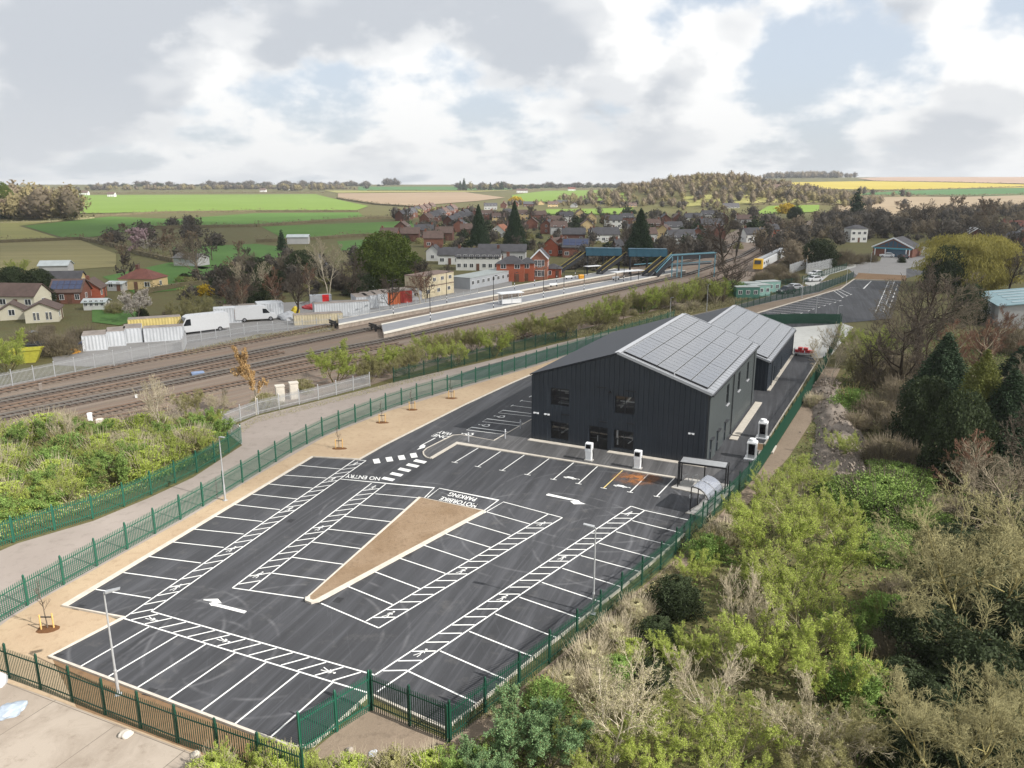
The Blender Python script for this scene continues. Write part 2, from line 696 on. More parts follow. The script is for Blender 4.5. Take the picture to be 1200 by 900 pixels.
F_GREEN = mat_field('spring_wheat', S('#6b8238'), S('#738a40'), 0.05, 0.2, 2, 0.35)
F_GREEN2 = mat_field('shaded_pasture', S('#4c6a2f'), S('#557436'), 0, 0, 1, 0.4)  # green lowered to hold part of the cloud shade on these fields
F_OLIVE = mat_field('stubble_olive', S('#857d57'), S('#7c7650'), 0.25, 0.15, 1, 0.3)
F_OLIVEG = mat_field('thin_grass', S('#878650'), S('#918c58'), 0.1, 0.3, 1, 0.35)
F_TAN = mat_field('ploughed_tan', S('#8f7c67'), S('#998670'), 0.03, 0.3, 2, 0.3)
F_TAN2 = mat_field('dry_tan_field', S('#978770'), S('#8f7f68'), 0.05, 0.2, 2, 0.3)
F_RAPE = mat_field('rapeseed', S('#a8973c'), S('#b1a04a'), 0.02, 0.1, 4, 0.25)
F_DKGREEN = mat_field('dark_crop', S('#44663c'), S('#4d7042'), 0.02, 0.1, 4, 0.25)
F_BROWN = mat_field('red_brown_plough', S('#9b8270'), S('#a58d7a'), 0.02, 0.1, 4, 0.25)
F_LAWN = mat_field('lawn', S('#4a6a33'), S('#53733a'), 0, 0, 0.5, 0.4)  # lawn green likewise darkened for the cloud shade
for px, m, dz, lab in [
    ([(20, 229), (108, 229), (370, 228), (432, 242), (418, 247), (300, 247), (112, 250.5), (20, 251)], F_GREEN, .5, 'bright green wheat field in sun on the left'),
    ([(396, 227), (545, 225.5), (592, 232), (560, 236), (480, 242), (440, 240), (396, 233)], F_TAN, .6, 'ploughed brown field above the village'),
    ([(420, 219), (545, 219), (600, 221), (600, 223.5), (420, 223.5)], F_DKGREEN, .7, 'dark green crop strip on the skyline'),
    ([(380, 223.8), (600, 223.8), (560, 225.2), (395, 226.4)], F_OLIVEG, .8, 'pale strip of thin grass below the dark crop'),
    ([(0, 262), (60, 260), (22, 265), (75, 281), (0, 284)], F_OLIVEG, .1, 'small sunlit olive paddock at left edge'),
    ([(28, 265), (130, 254), (205, 257), (178, 268), (96, 279.5), (82, 281)], F_GREEN2, .12, 'shaded green paddock beside the pale track'),
    ([(0, 285), (94, 281.5), (136, 298), (136, 313), (60, 318), (0, 319)], F_OLIVE, .1, 'bare olive-brown field behind the white houses'),
    ([(205, 257), (300, 250), (420, 249), (430, 256), (300, 266), (180, 268)], F_GREEN2, .14, 'long green meadow in cloud shade'),
    ([(306, 266), (482, 259), (490, 274), (410, 277), (335, 281)], F_GREEN2, .16, 'green paddock between hedges left of the village'),
    ([(202, 290), (300, 286), (334, 290), (330, 302), (236, 316), (204, 303)], F_LAWN, .1, 'green meadow behind the bare trees'),
    ([(395, 283), (440, 280), (470, 284), (468, 292), (400, 294)], F_LAWN, .1, 'small lawn behind the round evergreen'),
    ([(120, 325), (200, 308), (262, 316), (262, 335), (160, 345)], F_LAWN, .1, 'garden lawn beside the yellow house'),
    ([(108, 364), (150, 362), (170, 372), (140, 382), (108, 378)], F_LAWN, .1, 'small green lawn by the blossom tree'),
    ([(258, 344), (285, 339), (286, 356), (262, 356)], F_LAWN, .1, 'lawn patch beside the grey shed'),
    ([(600, 229), (640, 224), (740, 222.5), (736, 237), (640, 237), (600, 236)], F_GREEN, .7, 'sunlit green field below the wooded hill'),
    ([(640, 246), (742, 244), (742, 252), (640, 252)], F_GREEN, .6, 'sunlit green strip behind the roofs'),
    ([(900, 242.5), (960, 241), (960, 249), (880, 252)], F_GREEN, .6, 'green patch by the yellow bush'),
    ([(880, 227), (1010, 227), (1010, 241), (880, 240)], F_OLIVEG, .55, 'pale grassland right of the wooded hill'),
    ([(1008, 232), (1200, 229), (1260, 240), (1100, 252), (1012, 257), (960, 254)], F_TAN2, .6, 'dry tan field behind the gabled shop'),
    ([(915, 214.6), (1025, 212.6), (1260, 217), (1260, 219.6), (1050, 222.8), (960, 222), (912, 219)], F_RAPE, .9, 'yellow rapeseed field on the right hillside'),
    ([(1035, 223.6), (1060, 222.9), (1260, 219.8), (1260, 228), (1008, 229)], F_DKGREEN, .8, 'dark green crop below the rapeseed'),
    ([(1004, 209.2), (1260, 207.6), (1260, 216.6), (1026, 212.4)], F_BROWN, 1.0, 'brown ploughed field on the right skyline'),
    ([(800, 231), (880, 229), (880, 240), (800, 243)], F_OLIVEG, .55, 'pale grass at the foot of the wooded hill'),
]:
    field(px, m, dz, lab)

# ------------------------------------------------------------------ made ground on the site and railway
sheet('railway_ballast', [(-120, 482), (0, 452), (210, 414), (300, 392), (390, 380), (450, 368), (700, 322), (790, 303), (880, 262), (960, 258),
                          (940, 285), (900, 320), (840, 345), (760, 366), (690, 384), (600, 402), (470, 440), (420, 456), (300, 486), (220, 500), (120, 508), (60, 530), (-60, 600), (-200, 640)],
      M_BALLAST, 0.02, 'stony brown railway ballast')
sheet('storage_yard', [(64, 428), (60, 416), (150, 400), (215, 372), (300, 356), (390, 352), (470, 350), (560, 332), (600, 329), (600, 336), (500, 357), (395, 376), (388, 386), (215, 412), (110, 430)], M_YARDG, 0.03, 'grey surfaced storage yard beside the railway')
sheet('lane', [(-150, 700), (0, 646), (21, 637), (109, 611), (172, 585), (226, 560), (284, 522), (262, 505), (300, 488), (435, 455), (470, 446), (560, 426), (676, 397), (800, 372), (862, 358), (905, 346), (940, 336), (985, 325), (1000, 318), (1008, 322), (960, 343), (905, 354),
               (860, 364), (790, 378), (697, 408), (626, 431), (539, 457), (453, 484), (383, 512), (309, 554), (219, 609), (129, 659), (52, 702), (11, 727), (-60, 775), (-150, 830)], M_CONC, 0.03, 'pale dusty concrete lane between the fences')
sheet('lane_asphalt', [(520, 446), (560, 431), (640, 410), (700, 395), (800, 372.5), (862, 358.5), (905, 346.5), (940, 336.5), (985, 325.5), (1000, 318.5), (1060, 314), (1090, 319), (1062, 326), (1006, 323), (960, 342.5), (905, 353.5), (862, 363.5), (800, 374.5), (700, 403), (640, 423), (560, 445)], M_ASPH2, 0.038, 'worn asphalt on the far part of the lane')
sheet('sandy_verge', [(-60, 780), (11, 726), (52, 701), (129, 658), (219, 608), (309, 553), (383, 511), (453, 483), (539, 456), (626, 430), (697, 407), (730, 396), (735, 400), (718, 402), (622, 447), (545, 482), (450, 531), (425, 545), (366, 545), (84, 705), (150, 732), (62, 780), (340, 885), (300, 912), (239, 888), (149, 854), (71, 823), (0, 798), (-60, 775)], M_SAND, 0.045, 'sandy topsoil verge along the car park')
sheet('soil_strip', [(697, 408), (790, 377.5), (860, 364), (905, 354), (960, 343), (1000, 329.5), (1003, 336), (985, 345), (890, 375), (800, 385), (718, 402)], M_SOILG, 0.04, 'grey brown soil strip beside the far fence')
sheet('soil_strip', [(62, 774), (343, 881), (300, 905), (239, 886), (149, 852), (90, 830)], M_SOIL, 0.055, 'brown soil strip behind the near fence')
sheet('concrete_yard', [(-160, 830), (0, 797), (34, 806), (71, 820), (109, 836), (149, 851), (192, 868.5), (239, 885), (330, 920), (300, 1010), (-260, 1010)], M_YARDC, 0.03, 'bare concrete yard at the bottom left')
sheet('verge_soil', [(367, 880), (433, 826), (524, 868), (609, 808), (731, 706), (799, 650), (853, 594), (885, 560), (907, 527), (940, 475), (967, 430), (985, 432), (960, 480), (925, 535), (860, 610), (800, 668), (745, 715), (690, 765), (590, 850), (520, 905), (440, 905), (390, 905)], M_SOILG, 0.03, 'dark soil strip outside the right fence')

ASPH = [(366, 536.5), (75, 712), (145, 725.5), (58, 771), (300, 862), (342, 877), (367, 875), (433, 815), (522, 856), (560, 827), (625, 772), (729, 690), (787, 641), (800, 628), (815, 610), (850, 585), (880, 553), (899, 517), (920, 484), (935, 461), (959, 421),
        (930, 416), (929, 385), (985, 379), (1045, 374), (1056, 330), (1040, 329.5), (1001, 328), (985, 339), (973, 342.5), (887, 368), (830, 371), (800, 374), (760, 384), (718, 395.5), (660, 422), (622, 440), (600, 449.5), (545, 475), (450, 523), (421, 539.5)]
car_park = sheet('car_park', ASPH, M_ASPH, 0.06, 'new black asphalt car park with white markings')
sheet('concrete_apron', [(929, 416), (893, 398), (905, 386), (988, 379.5), (1000, 384), (975, 416), (959, 421)], M_PALECONC, 0.075, 'pale concrete apron behind the dark building')
sheet('side_road', [(995, 316), (1000, 308), (1060, 303), (1150, 296), (1150, 302), (1090, 309), (1062, 315), (1062, 327), (1006, 324)], M_YARDG, 0.045, 'grey side road by the gabled shop')
sheet('side_road', [(1065, 308), (1069, 290), (1087, 289), (1092, 308)], M_YARDG, 0.05, 'grey road running behind the gabled shop')
sheet('forecourt', [(1030, 309), (1034, 299), (1068, 299), (1066, 309)], M_YARDG, 0.055, 'forecourt in front of the gabled shop')
sheet('soil_strip', [(1001, 327.5), (1062, 329), (1062, 323), (1006, 320)], M_SOIL, 0.07, 'brown soil bank above the far car park')

ZP = 0.068


def P0(u, v): return G(u, v, 0)


def paint_line(px, w=0.1, name='bay_line', m=None, z=ZP):
    MB().strip([P0(*q) for q in px], w, z).build(name, m or M_PAINT, car_park)


def lerp2(a, b, t): return (a[0] + (b[0] - a[0]) * t, a[1] + (b[1] - a[1]) * t)


# left column
KL = [((112.5, 691.7), (176.7, 702)), ((145, 672), (207.5, 680.5)), ((174, 653), (235.5, 660.7)), ((202, 636), (262, 642.5)), ((228, 621), (285.5, 626.7)), ((252.5, 606), (307.5, 612)),
      ((274, 592), (328, 598)), ((296, 580), (348, 585.5)), ((315.5, 568), (367.5, 573)), ((333, 557.5), (382.5, 561)), ((350, 546), (400, 550.5))]
# middle left, middle right, right, bottom rows
KL += [((440, 579.5), (494, 584.5)), ((422.5, 592.5), (476, 598)), ((404, 606), (460, 612.5)), ((385, 621), (442.5, 627.5)), ((365, 636), (424, 644)), ((342.5, 654), (404.5, 662.5)), ((318, 672.5), (382.5, 681))]
KL += [((567.5, 600), (621, 615)), ((547, 613), (598, 628)), ((522.5, 626.5), (575, 642.5)), ((497, 640), (551, 658)), ((468, 655), (522, 673)), ((438, 670.5), (492.5, 691)), ((406, 687.5), (460, 709.5))]
KL += [((755.5, 599), (806, 610)), ((741, 611), (797, 625)), ((722, 624), (787.5, 640.5)), ((702, 637.5), (770, 656)), ((680.5, 652), (750.5, 671)), ((659, 667), (729, 689)), ((635, 683.5), (703, 706)), ((609, 701), (681, 726)),
       ((580.5, 720.5), (654, 749)), ((550, 741), (625, 771)), ((516, 764), (592.5, 797.5)), ((479, 788), (560, 826))]
KL += [((176, 735), (90.5, 784.5)), ((208, 746), (123, 796.5)), ((242, 755.5), (158, 809)), ((276, 766), (194, 823)), ((312.5, 777), (232.5, 837)), ((351, 789), (272.5, 852)), ((390, 801), (315, 867))]
for a, b in KL: paint_line([a, b])
# frame lines round the middle bays and the motorbike box
for q in ([(397.5, 562), (509, 572.5), (497.5, 584)], [(272.5, 690), (360, 702.5)], [(501, 584), (515, 573), (584, 587), (567.5, 599)], [(567.5, 602), (590, 589), (659, 607.5)], [(375, 707.5), (444, 737)]):
    paint_line(q, 0.1)


def walkway(l0, l1, r0, r1, step=1.15, slant=0.95, flip=1):
    """two edge lines with slanting bars between"""
    A, B, C, D = (P0(*q) for q in (l0, l1, r0, r1))
    MB().strip([A, B], 0.1, ZP).build('walkway_edge', M_PAINT, car_park)
    MB().strip([C, D], 0.1, ZP).build('walkway_edge', M_PAINT, car_park)
    L = (B - A).length
    mb = MB()
    s = 0.5
    d = (B - A).normalized()
    while s < L - slant - 0.2:
        a = A + d * s
        t = d.dot(a + d * slant * flip - C) / (D - C).length
        if 0.0 < t < 1.0:
            b = C.lerp(D, t)
            mb.strip([a + (b - a) * 0.06, a + (b - a) * 0.94], 0.1, ZP + 0.001)
        s += step
    tag(mb.build('hatching', M_PAINT, car_park), kind='stuff')


walkway((145, 725.5), (416, 539.5), (177.5, 717.5), (429, 540.5))
walkway((272.5, 690), (435.5, 567), (292.5, 692.5), (452, 568))
walkway((429, 729), (643, 603), (444, 737), (659, 607.5))
walkway((439, 792.5), (739.5, 594), (442, 812), (755.5, 599))
walkway((145, 725.7), (436, 814.5), (177.5, 717.5), (440, 792.5), 1.15, 1.1)
paint_line([(416, 539.5), (429, 540.5)]); paint_line([(739.5, 594), (755.5, 599)])


def flat_poly(name, px, off, sc, m=None, z=ZP + 0.002):
    MB().ngon([P0(off[0] + x / sc, off[1] + y / sc) + Vector((0, 0, z)) for x, y in px]).build(name, m or M_PAINT, car_park)


# arrows
flat_poly('arrow', [(1158, 629), (1145, 640), (1000, 603), (990, 604), (980, 592), (1004, 586), (952, 577), (958, 573), (1022, 571), (1040, 592), (1012, 592)], (0, 560), 4)
flat_poly('arrow', [(562, 400), (572, 397), (712, 429), (722, 438), (746, 446), (690, 447), (672, 433), (692, 434), (690, 431), (560, 405)], (500, 480), 4)
flat_poly('arrow', [(833, 104), (820, 104), (700, 168), (684, 182), (690, 188), (664, 209), (734, 189), (740, 168), (722, 162)], (400, 500), 7.5)
# crossing blocks
for cx, cy in ((310, 308), (422, 292), (530, 277), (636, 258)):
    flat_poly('crossing_block', [(cx - 35, cy - 15), (cx + 20, cy - 23), (cx + 36, cy + 16), (cx - 20, cy + 23)], (400, 500), 7.5)
for cx, cy in ((692, 311), (627, 347), (555, 385), (485, 425), (412, 466)):
    flat_poly('crossing_block', [(cx - 62, cy - 1), (cx - 36, cy - 20), (cx + 62, cy + 1), (cx + 36, cy + 20)], (400, 500), 7.5)


# lettering painted on the asphalt, read from the far side
def paint_text(txt, start, end, up_px, height=None, stretch=1.0):
    """start/end: pixels of the baseline's two ends; up_px: pixel the letters' tops point at from start"""
    cu = bpy.data.curves.new('lettering', 'FONT')
    cu.body = txt
    cu.size = 1.0
    cu.offset = 0.012
    t = bpy.data.objects.new('tmp', cu)
    col.objects.link(t)
    dg = bpy.context.evaluated_depsgraph_get()
    me = bpy.data.meshes.new_from_object(t.evaluated_get(dg))
    bpy.data.objects.remove(t)
    xs = [v.co.x for v in me.vertices]; ys = [v.co.y for v in me.vertices]
    x0, x1, y1 = min(xs), max(xs), max(ys)
    A, B, U = P0(*start), P0(*end), P0(*up_px)
    for v in me.vertices:
        q = A + (B - A) * ((v.co.x - x0) / (x1 - x0)) + (U - A) * (max(0, v.co.y) / y1)
        v.co = (q.x, q.y, ZP + 0.002)
    me.materials.clear()
    me.materials.append(M_PAINT)
    bm = bmesh.new(); bm.from_mesh(me)
    bmesh.ops.recalc_face_normals(bm, faces=bm.faces[:])
    if sum(f.normal.z for f in bm.faces) < 0: bmesh.ops.reverse_faces(bm, faces=bm.faces[:])
    bm.to_mesh(me); bm.free()
    ob('lettering', me, car_park)


def c4(x, y, o=(500, 480)): return (o[0] + x / 4, o[1] + y / 4)
def c7(x, y, o=(400, 500)): return (o[0] + x / 7.5, o[1] + y / 7.5)


paint_text('NO ENTRY', c7(345, 450), c7(48, 424), c7(333, 480))
paint_text('MOTORBIKE', c4(241, 447), c4(73, 411), c4(226, 464))
paint_text('PARKING', c4(238, 418), c4(112, 391), c4(223, 434))
paint_text('ONE', c7(960, 92), c7(822, 68), c7(925, 112))
paint_text('WAY', c7(988, 62), c7(872, 41), c7(952, 82))

# charging bays in front of the building
EA = [(243, 182), (350, 197), (463, 212), (576, 231), (693, 248), (804, 266), (919, 287), (1040, 305), (1163, 322)]
EB = [(131, 250), (240, 270), (354, 288), (472, 308), (594, 330), (711, 350), (829, 371), (953, 390), (1078, 410)]
M_YELP = plain('faded_yellow_paint', S('#cdb877'), 0.7, 0.2, 5)
for i, (a, b) in enumerate(zip(EA, EB)):
    paint_line([c4(*a), c4(*b)], 0.1, m=M_YELP if i == 6 else None)
    paint_line([c4(b[0] - 14, b[1] - 2), c4(b[0] + 15, b[1] + 3)], 0.1, 'bay_line', z=ZP + 0.001)
# accessible bays left of the building
d7 = lambda x, y: c7(x, y, (480, 460))
for q in ([(870, 352), (545, 310), (500, 333), (825, 372)], [(1000, 275), (680, 235), (640, 260), (965, 298)], [(1090, 192), (820, 160), (780, 183), (1075, 215)],
          [(900, 118), (1090, 142)], [(980, 75), (1090, 90)], [(740, 432), (1085, 232)], [(1060, 38), (1100, 42)]):
    paint_line([d7(*k) for k in q], 0.1)
for x, y in ((900, 118), (980, 75), (1060, 38)):
    paint_line([d7(x - 10, y + 7), d7(x + 12, y - 5)], 0.12, z=ZP + 0.001)


def at_sym(u, v, e, sx, draw, name):
    """flat painted sign at a pixel; e = local x direction in the world, sx = size in metres"""
    c = P0(u, v)
    ex = Vector((e[0], e[1], 0)).normalized()
    ey = Vector((-ex.y, ex.x, 0))
    mb = MB()
    for kind, *pts in draw:
        pts = [c + ex * x * sx + ey * y * sx for x, y in pts]
        if kind == 'f': mb.ngon([p + Vector((0, 0, ZP + 0.002)) for p in pts])
        else: mb.strip(pts, kind, ZP + 0.002)
    mb.build(name, M_PAINT, car_park)


def circ(cx, cy, r, k=12, a0=0, a1=360): return [(cx + r * math.cos(R(a0 + (a1 - a0) * i / k)), cy + r * math.sin(R(a0 + (a1 - a0) * i / k))) for i in range(k + 1)]


MAN = [('f', *circ(0.05, 0.95, 0.17, 10)[:-1]), (0.13, (0.03, 0.72), (0, 0.1)), (0.055, (0, 0.1), (-0.16, -0.45), (-0.38, -0.95)), (0.055, (0, 0.1), (0.22, -0.4), (0.2, -0.95)),
       (0.05, (0.03, 0.68), (-0.2, 0.4), (-0.3, 0.05)), (0.05, (0.03, 0.68), (0.24, 0.45), (0.4, 0.2))]
CARSYM = [('f', (-1, -0.2), (1, -0.2), (1, 0.1), (0.65, 0.15), (0.35, 0.42), (-0.45, 0.42), (-0.7, 0.12), (-1, 0.08)), ('f', *circ(-0.55, -0.22, 0.2, 8)[:-1]), ('f', *circ(0.55, -0.22, 0.2, 8)[:-1]), (0.07, (1, 0), (1.35, 0.1), (1.5, -0.15))]
CHAIR = [(0.14, *circ(0, -0.25, 0.5, 12, 110, 400)), (0.14, (-0.1, 0.55), (-0.05, 0.05), (0.45, 0.0), (0.7, -0.6)), ('f', *circ(-0.1, 0.82, 0.17, 8)[:-1])]
e_fac = (P0(827.5, 547) - P0(623, 515.5)).normalized()
e_dep = Vector((-e_fac.y, e_fac.x, 0))
for u, v in (c4(672, 323), c4(908, 362)): at_sym(u, v, e_fac, 0.62, CARSYM, 'charging_symbol')
for u, v in (d7(512, 370), d7(658, 292), d7(792, 215)): at_sym(u, v, e_dep, 0.75, CHAIR, 'wheelchair_symbol')
for (a, b, ts) in (((161, 721.5), (422, 540), (.12, .32, .58, .82, .965)), ((282, 691), (443, 567.5), (.1, .5, .95)), ((436, 733), (651, 605), (.07, .42, .9)), ((440, 802), (747, 596), (.12, .38, .62, .95)), ((161, 721.5), (438, 803), (.07, .4, .83))):
    d = P0(*b) - P0(*a)
    for t in ts:
        q = P0(*a) + d * t
        c0 = q
        ex = Vector((d.y, -d.x, 0)).normalized(); ey = d.normalized()
        mb = MB()
        for kind, *pts in MAN:
            pts = [c0 + ex * x * 0.45 + ey * y * 0.45 for x, y in pts]
            if kind == 'f': mb.ngon([p + Vector((0, 0, ZP + 0.004)) for p in pts])
            else: mb.strip(pts, kind, ZP + 0.004)
        mb.build('pedestrian_symbol', M_PAINT, car_park)
# far car park bays
f7 = lambda x, y: c7(x, y, (840, 280))
TE = [(1180, 490), (1145, 502), (1108, 515), (1085, 545), (1040, 560), (995, 573), (948, 588), (900, 603), (850, 618), (810, 634), (745, 654), (700, 668)]
for i, (x, y) in enumerate(TE):
    kx = 1010 - i * 56 if i > 2 else 1075 - i * 25
    ky = 463 + (1000 - kx) * 0.292
    paint_line([f7(kx, ky), f7(x, y)], 0.15)
    paint_line([f7(x - 8, y + 4), f7(x + 9, y - 3)], 0.16, z=ZP + 0.001)
for q in ([(1041.4, 330), (1025.8, 366.5)], [(1048, 330.3), (1035, 366)], [(1002, 328.6), (1041, 330)], [(1021, 329.5), (1012, 338.5), (996, 337)]): paint_line(q, 0.14)
for i in range(7):
    a, b = (1052, 334), (1041, 364)
    paint_line([lerp2(a, b, i / 7), lerp2(a, b, i / 7 + 0.09)], 0.2)
for i in range(16):
    a, b = lerp2((1041.2, 330.5), (1026.5, 365), i / 16), lerp2((1048, 331), (1035.4, 365.5), (i + .5) / 16)
    paint_line([a, b], 0.1, z=ZP + 0.001)


# rust stain and drain covers
def mat_rust():
    n = N('rust_stain')
    p = n.pos()
    e = n.obj()
    d = n.n('ShaderNodeVectorMath', operation='LENGTH'); n.l(e, d.inputs[0])
    a = n.math('MULTIPLY', n.rng(d.outputs['Value'], 1.0, 0.25), n.rng(n.noise(p, 1.6, 5, 0.65), 0.36, 0.6))
    n.fin(n.mix(n.noise(p, 5, 4), S('#8a5a32'), S('#b0713a')), 0.85)
    n.put(n.b.inputs['Alpha'], n.math('MULTIPLY', a, 0.85))
    return n.m


st = MB().poly([(-1, -1, 0), (1, -1, 0), (1, 1, 0), (-1, 1, 0)]).build('rust_stain', mat_rust(), car_park, P0(*c4(985, 325)) + Vector((0, 0, ZP + 0.006)))
st.scale = (2.5, 1.9, 1)
M_IRON = plain('drain_iron', (0.02, 0.02, 0.022), 0.6)
for u, v in ((93, 712.5), (66, 770), (176, 812), (341, 611), (360, 704), (374, 706), (478, 651), (397, 704)):
    q = P0(u, v)
    mb = MB()
    for i in range(5): mb.box(-.3 + i * .125, -.21 + i * .125, -.22, .22, 0, .012)
    mb.box(-.32, .32, -.25, -.22, 0, .014); mb.box(-.32, .32, .22, .25, 0, .014)
    mb.build('drain_cover', M_IRON, car_park, (q.x, q.y, ZP - 0.006), (0, 0, LANE_ANG))


# ------------------------------------------------------------------ kerbs
def kerb(px, w=0.16, h=0.11, label=None, m=None):
    tag(MB().wallstrip([P0(*q) for q in px], w, 0.0, 0.06 + h).build('kerb', m or M_KERB), label, kind='structure')


kerb([(545, 475), (450, 523), (421, 539.5), (366, 536.5), (75, 712), (145, 725.5), (58, 771), (300, 862), (345, 878)], label='pale concrete kerb along the sandy verge')
kerb([(1056, 329.5), (1001, 327.5), (985, 339), (973, 342), (887, 367.5)], 0.3, 0.12, 'kerb round the far car park')
kerb([(718, 395.5), (622, 440), (600, 449.5), (545, 475)], 0.18, 0.11, 'kerb along the road left of the building')
kerb([(342, 878), (367, 875), (433, 815), (522, 856), (560, 827), (625, 772), (729, 690), (787, 641), (802, 627)], 0.12, 0.10, 'edging inside the right fence')
kerb([(959, 421), (935, 460), (920, 483), (899, 516), (878, 551)], 0.12, 0.08, 'edging along the rear service road')
# footway with its rounded end in front of the building
fw = [(790, 561), (640, 537), (535, 520.5), (504.7, 538.4), (499.5, 537), (496.5, 534), (496, 530.7), (500, 526.7), (530.7, 511.3), (540, 510.6), (578.7, 517.6), (624, 492), (640, 500), (828, 535), (850, 548), (815, 575)]
tag(MB().ngon([P0(*q) + Vector((0, 0, .13)) for q in fw]).build('footway', M_FOOT), 'dark footway in front of the building with rounded end', kind='structure')
kerb([(791, 561), (640, 537), (535, 520.5), (504.7, 538.4)], 0.34, 0.09, 'pale kerb behind the charging bays')
kerb([(504.7, 538.4), (499.5, 537), (496.5, 534), (496, 530.7), (500, 526.7), (530.7, 511.3), (540, 510.6), (578.7, 517.6), (623, 492.5)], 0.14, 0.09, 'thin kerb round the end of the footway')
# gravel island
isl = [(492, 584.7), (567.5, 600.5), (372, 706), (366, 707), (361, 705.5), (361, 702)]
IS = [P0(*q) for q in isl]
tag(MB().ngon([p + Vector((0, 0, .17)) for p in IS]).build('gravel_island', M_GRAVEL), 'wedge shaped brown gravel island in the car park', kind='structure')
kerb([(567.5, 600.5), (372, 706), (366, 707.5), (360.5, 705.5), (361, 702)], 0.3, 0.13, 'wide pale kerb on the island')
kerb([(361, 702), (492, 584.7), (567.5, 600.5)], 0.12, 0.12, 'thin kerb on the island')
kerb([(1060, 305), (1066, 298)], 0.2, 0.1, 'kerb at the forecourt')
# ------------------------------------------------------------------ plants: mesh library
def mat_bark(name, a, b, rand=0.0):
    n = N(name)
    p = n.obj()
    c = n.mix(n.rng(n.noise(p, 2.5, 5, 0.7), 0.35, 0.65), a, b)
    if rand:
        oi = n.n('ShaderNodeObjectInfo')
        c = n.mix(n.rng(oi.outputs['Random'], 0, 1, 0, rand), c, k3(a, 0.5))
    return n.fin(c, 0.9, 0, 0.15)


def mat_leaf(name, a, b, c3=None, trans=0.25, rand=0.35):
    n = N(name)
    p = n.obj()
    oi = n.n('ShaderNodeObjectInfo')
    big = n.noise(p, 0.55, 3, 0.6)
    fin = n.noise(p, 7.0, 2, 0.6)
    c = n.mix(n.rng(big, 0.35, 0.65), a, b)
    c = n.mix(n.rng(fin, 0.35, 0.7, 0, 0.55), c, c3 or k3(a, 1.5))
    c = n.mix(n.rng(oi.outputs['Random'], 0, 1, 0, rand), c, k3(b, 0.62))
    n.fin(c, 0.75, 0, 0.2)
    if trans:
        tr = n.n('ShaderNodeBsdfTranslucent')
        n.l(c, tr.inputs[0])
        ms = n.n('ShaderNodeMixShader')
        ms.inputs[0].default_value = trans
        n.l(n.b.outputs[0], ms.inputs[1]); n.l(tr.outputs[0], ms.inputs[2])
        n.l(ms.outputs[0], n.out.inputs[0])
    return n.m


B_GREY = mat_bark('bark_grey', S('#857b69'), S('#6d6353'), 0.3)
B_BROWN = mat_bark('bark_brown', S('#675d52'), S('#524a41'), 0.4)
B_RED = mat_bark('bark_redbrown', S('#856553'), S('#6f5446'), 0.4)
B_PALE = mat_bark('bark_pale', S('#b3a891'), S('#9b917a'), 0.2)
B_WHITE = mat_bark('bark_birch', S('#cdc3b0'), S('#b3a791'), 0.1)
B_OLIVE = mat_bark('bark_lichen', S('#8c8355'), S('#716845'), 0.25)
B_LICH = mat_bark('twig_lichen', S('#98926a'), S('#807a58'), 0.3)
B_DARK = mat_bark('bark_dark', S('#4b4136'), S('#3a3229'), 0.3)
L_YG = mat_leaf('buds_yellow_green', S('#9eac4c'), S('#8d9c43'), S('#b7c468'), 0.22)
L_OL = mat_leaf('buds_olive', S('#918d5c'), S('#807d52'), S('#a6a170'), 0.22)
L_FG = mat_leaf('leaf_fresh', S('#7a964c'), S('#688442'), S('#9cb264'), 0.22)
L_BG = mat_leaf('leaf_bluegreen', S('#6f8c5e'), S('#5f7b50'), S('#93ac7c'), 0.22)
L_DK = mat_leaf('leaf_dark', S('#3a452c'), S('#313a25'), S('#4a5636'))
L_CON = mat_leaf('needles_dark', S('#344630'), S('#2a3926'), S('#48583c'), 0.1)
L_GOLD = mat_leaf('needles_gold', S('#767a40'), S('#5e6836'), S('#989350'), 0.2)
L_EVG = mat_leaf('evergreen', S('#59682c'), S('#485824'), S('#76803a'), 0.2)
L_WIL = mat_leaf('willow_ochre', S('#99914c'), S('#878042'), S('#aba35c'), 0.3, 0.1)
L_BLOS = mat_leaf('blossom', S('#c9c2b8'), S('#b5aca0'), S('#d8d2cc'), 0.3, 0.2)
L_PINK = mat_leaf('blossom_pink', S('#b8a0a4'), S('#a88f94'), S('#cbb8ba'), 0.3, 0.2)
L_TAN = mat_leaf('dry_tan', S('#aaa47e'), S('#98926e'), S('#bcb68e'), 0.22)
L_ORG = mat_leaf('orange_buds', S('#bd9c6c'), S('#a9885a'), S('#cbac7c'))
L_YEL = mat_leaf('gorse_yellow', S('#b59a2a'), S('#a08820'), S('#c9ae3c'))
L_BRAM = mat_leaf('bramble', S('#748c44'), S('#62793c'), S('#90a456'), 0.22)
L_BRAMD = mat_leaf('bramble_dry', S('#82785f'), S('#6b634e'), S('#918867'))


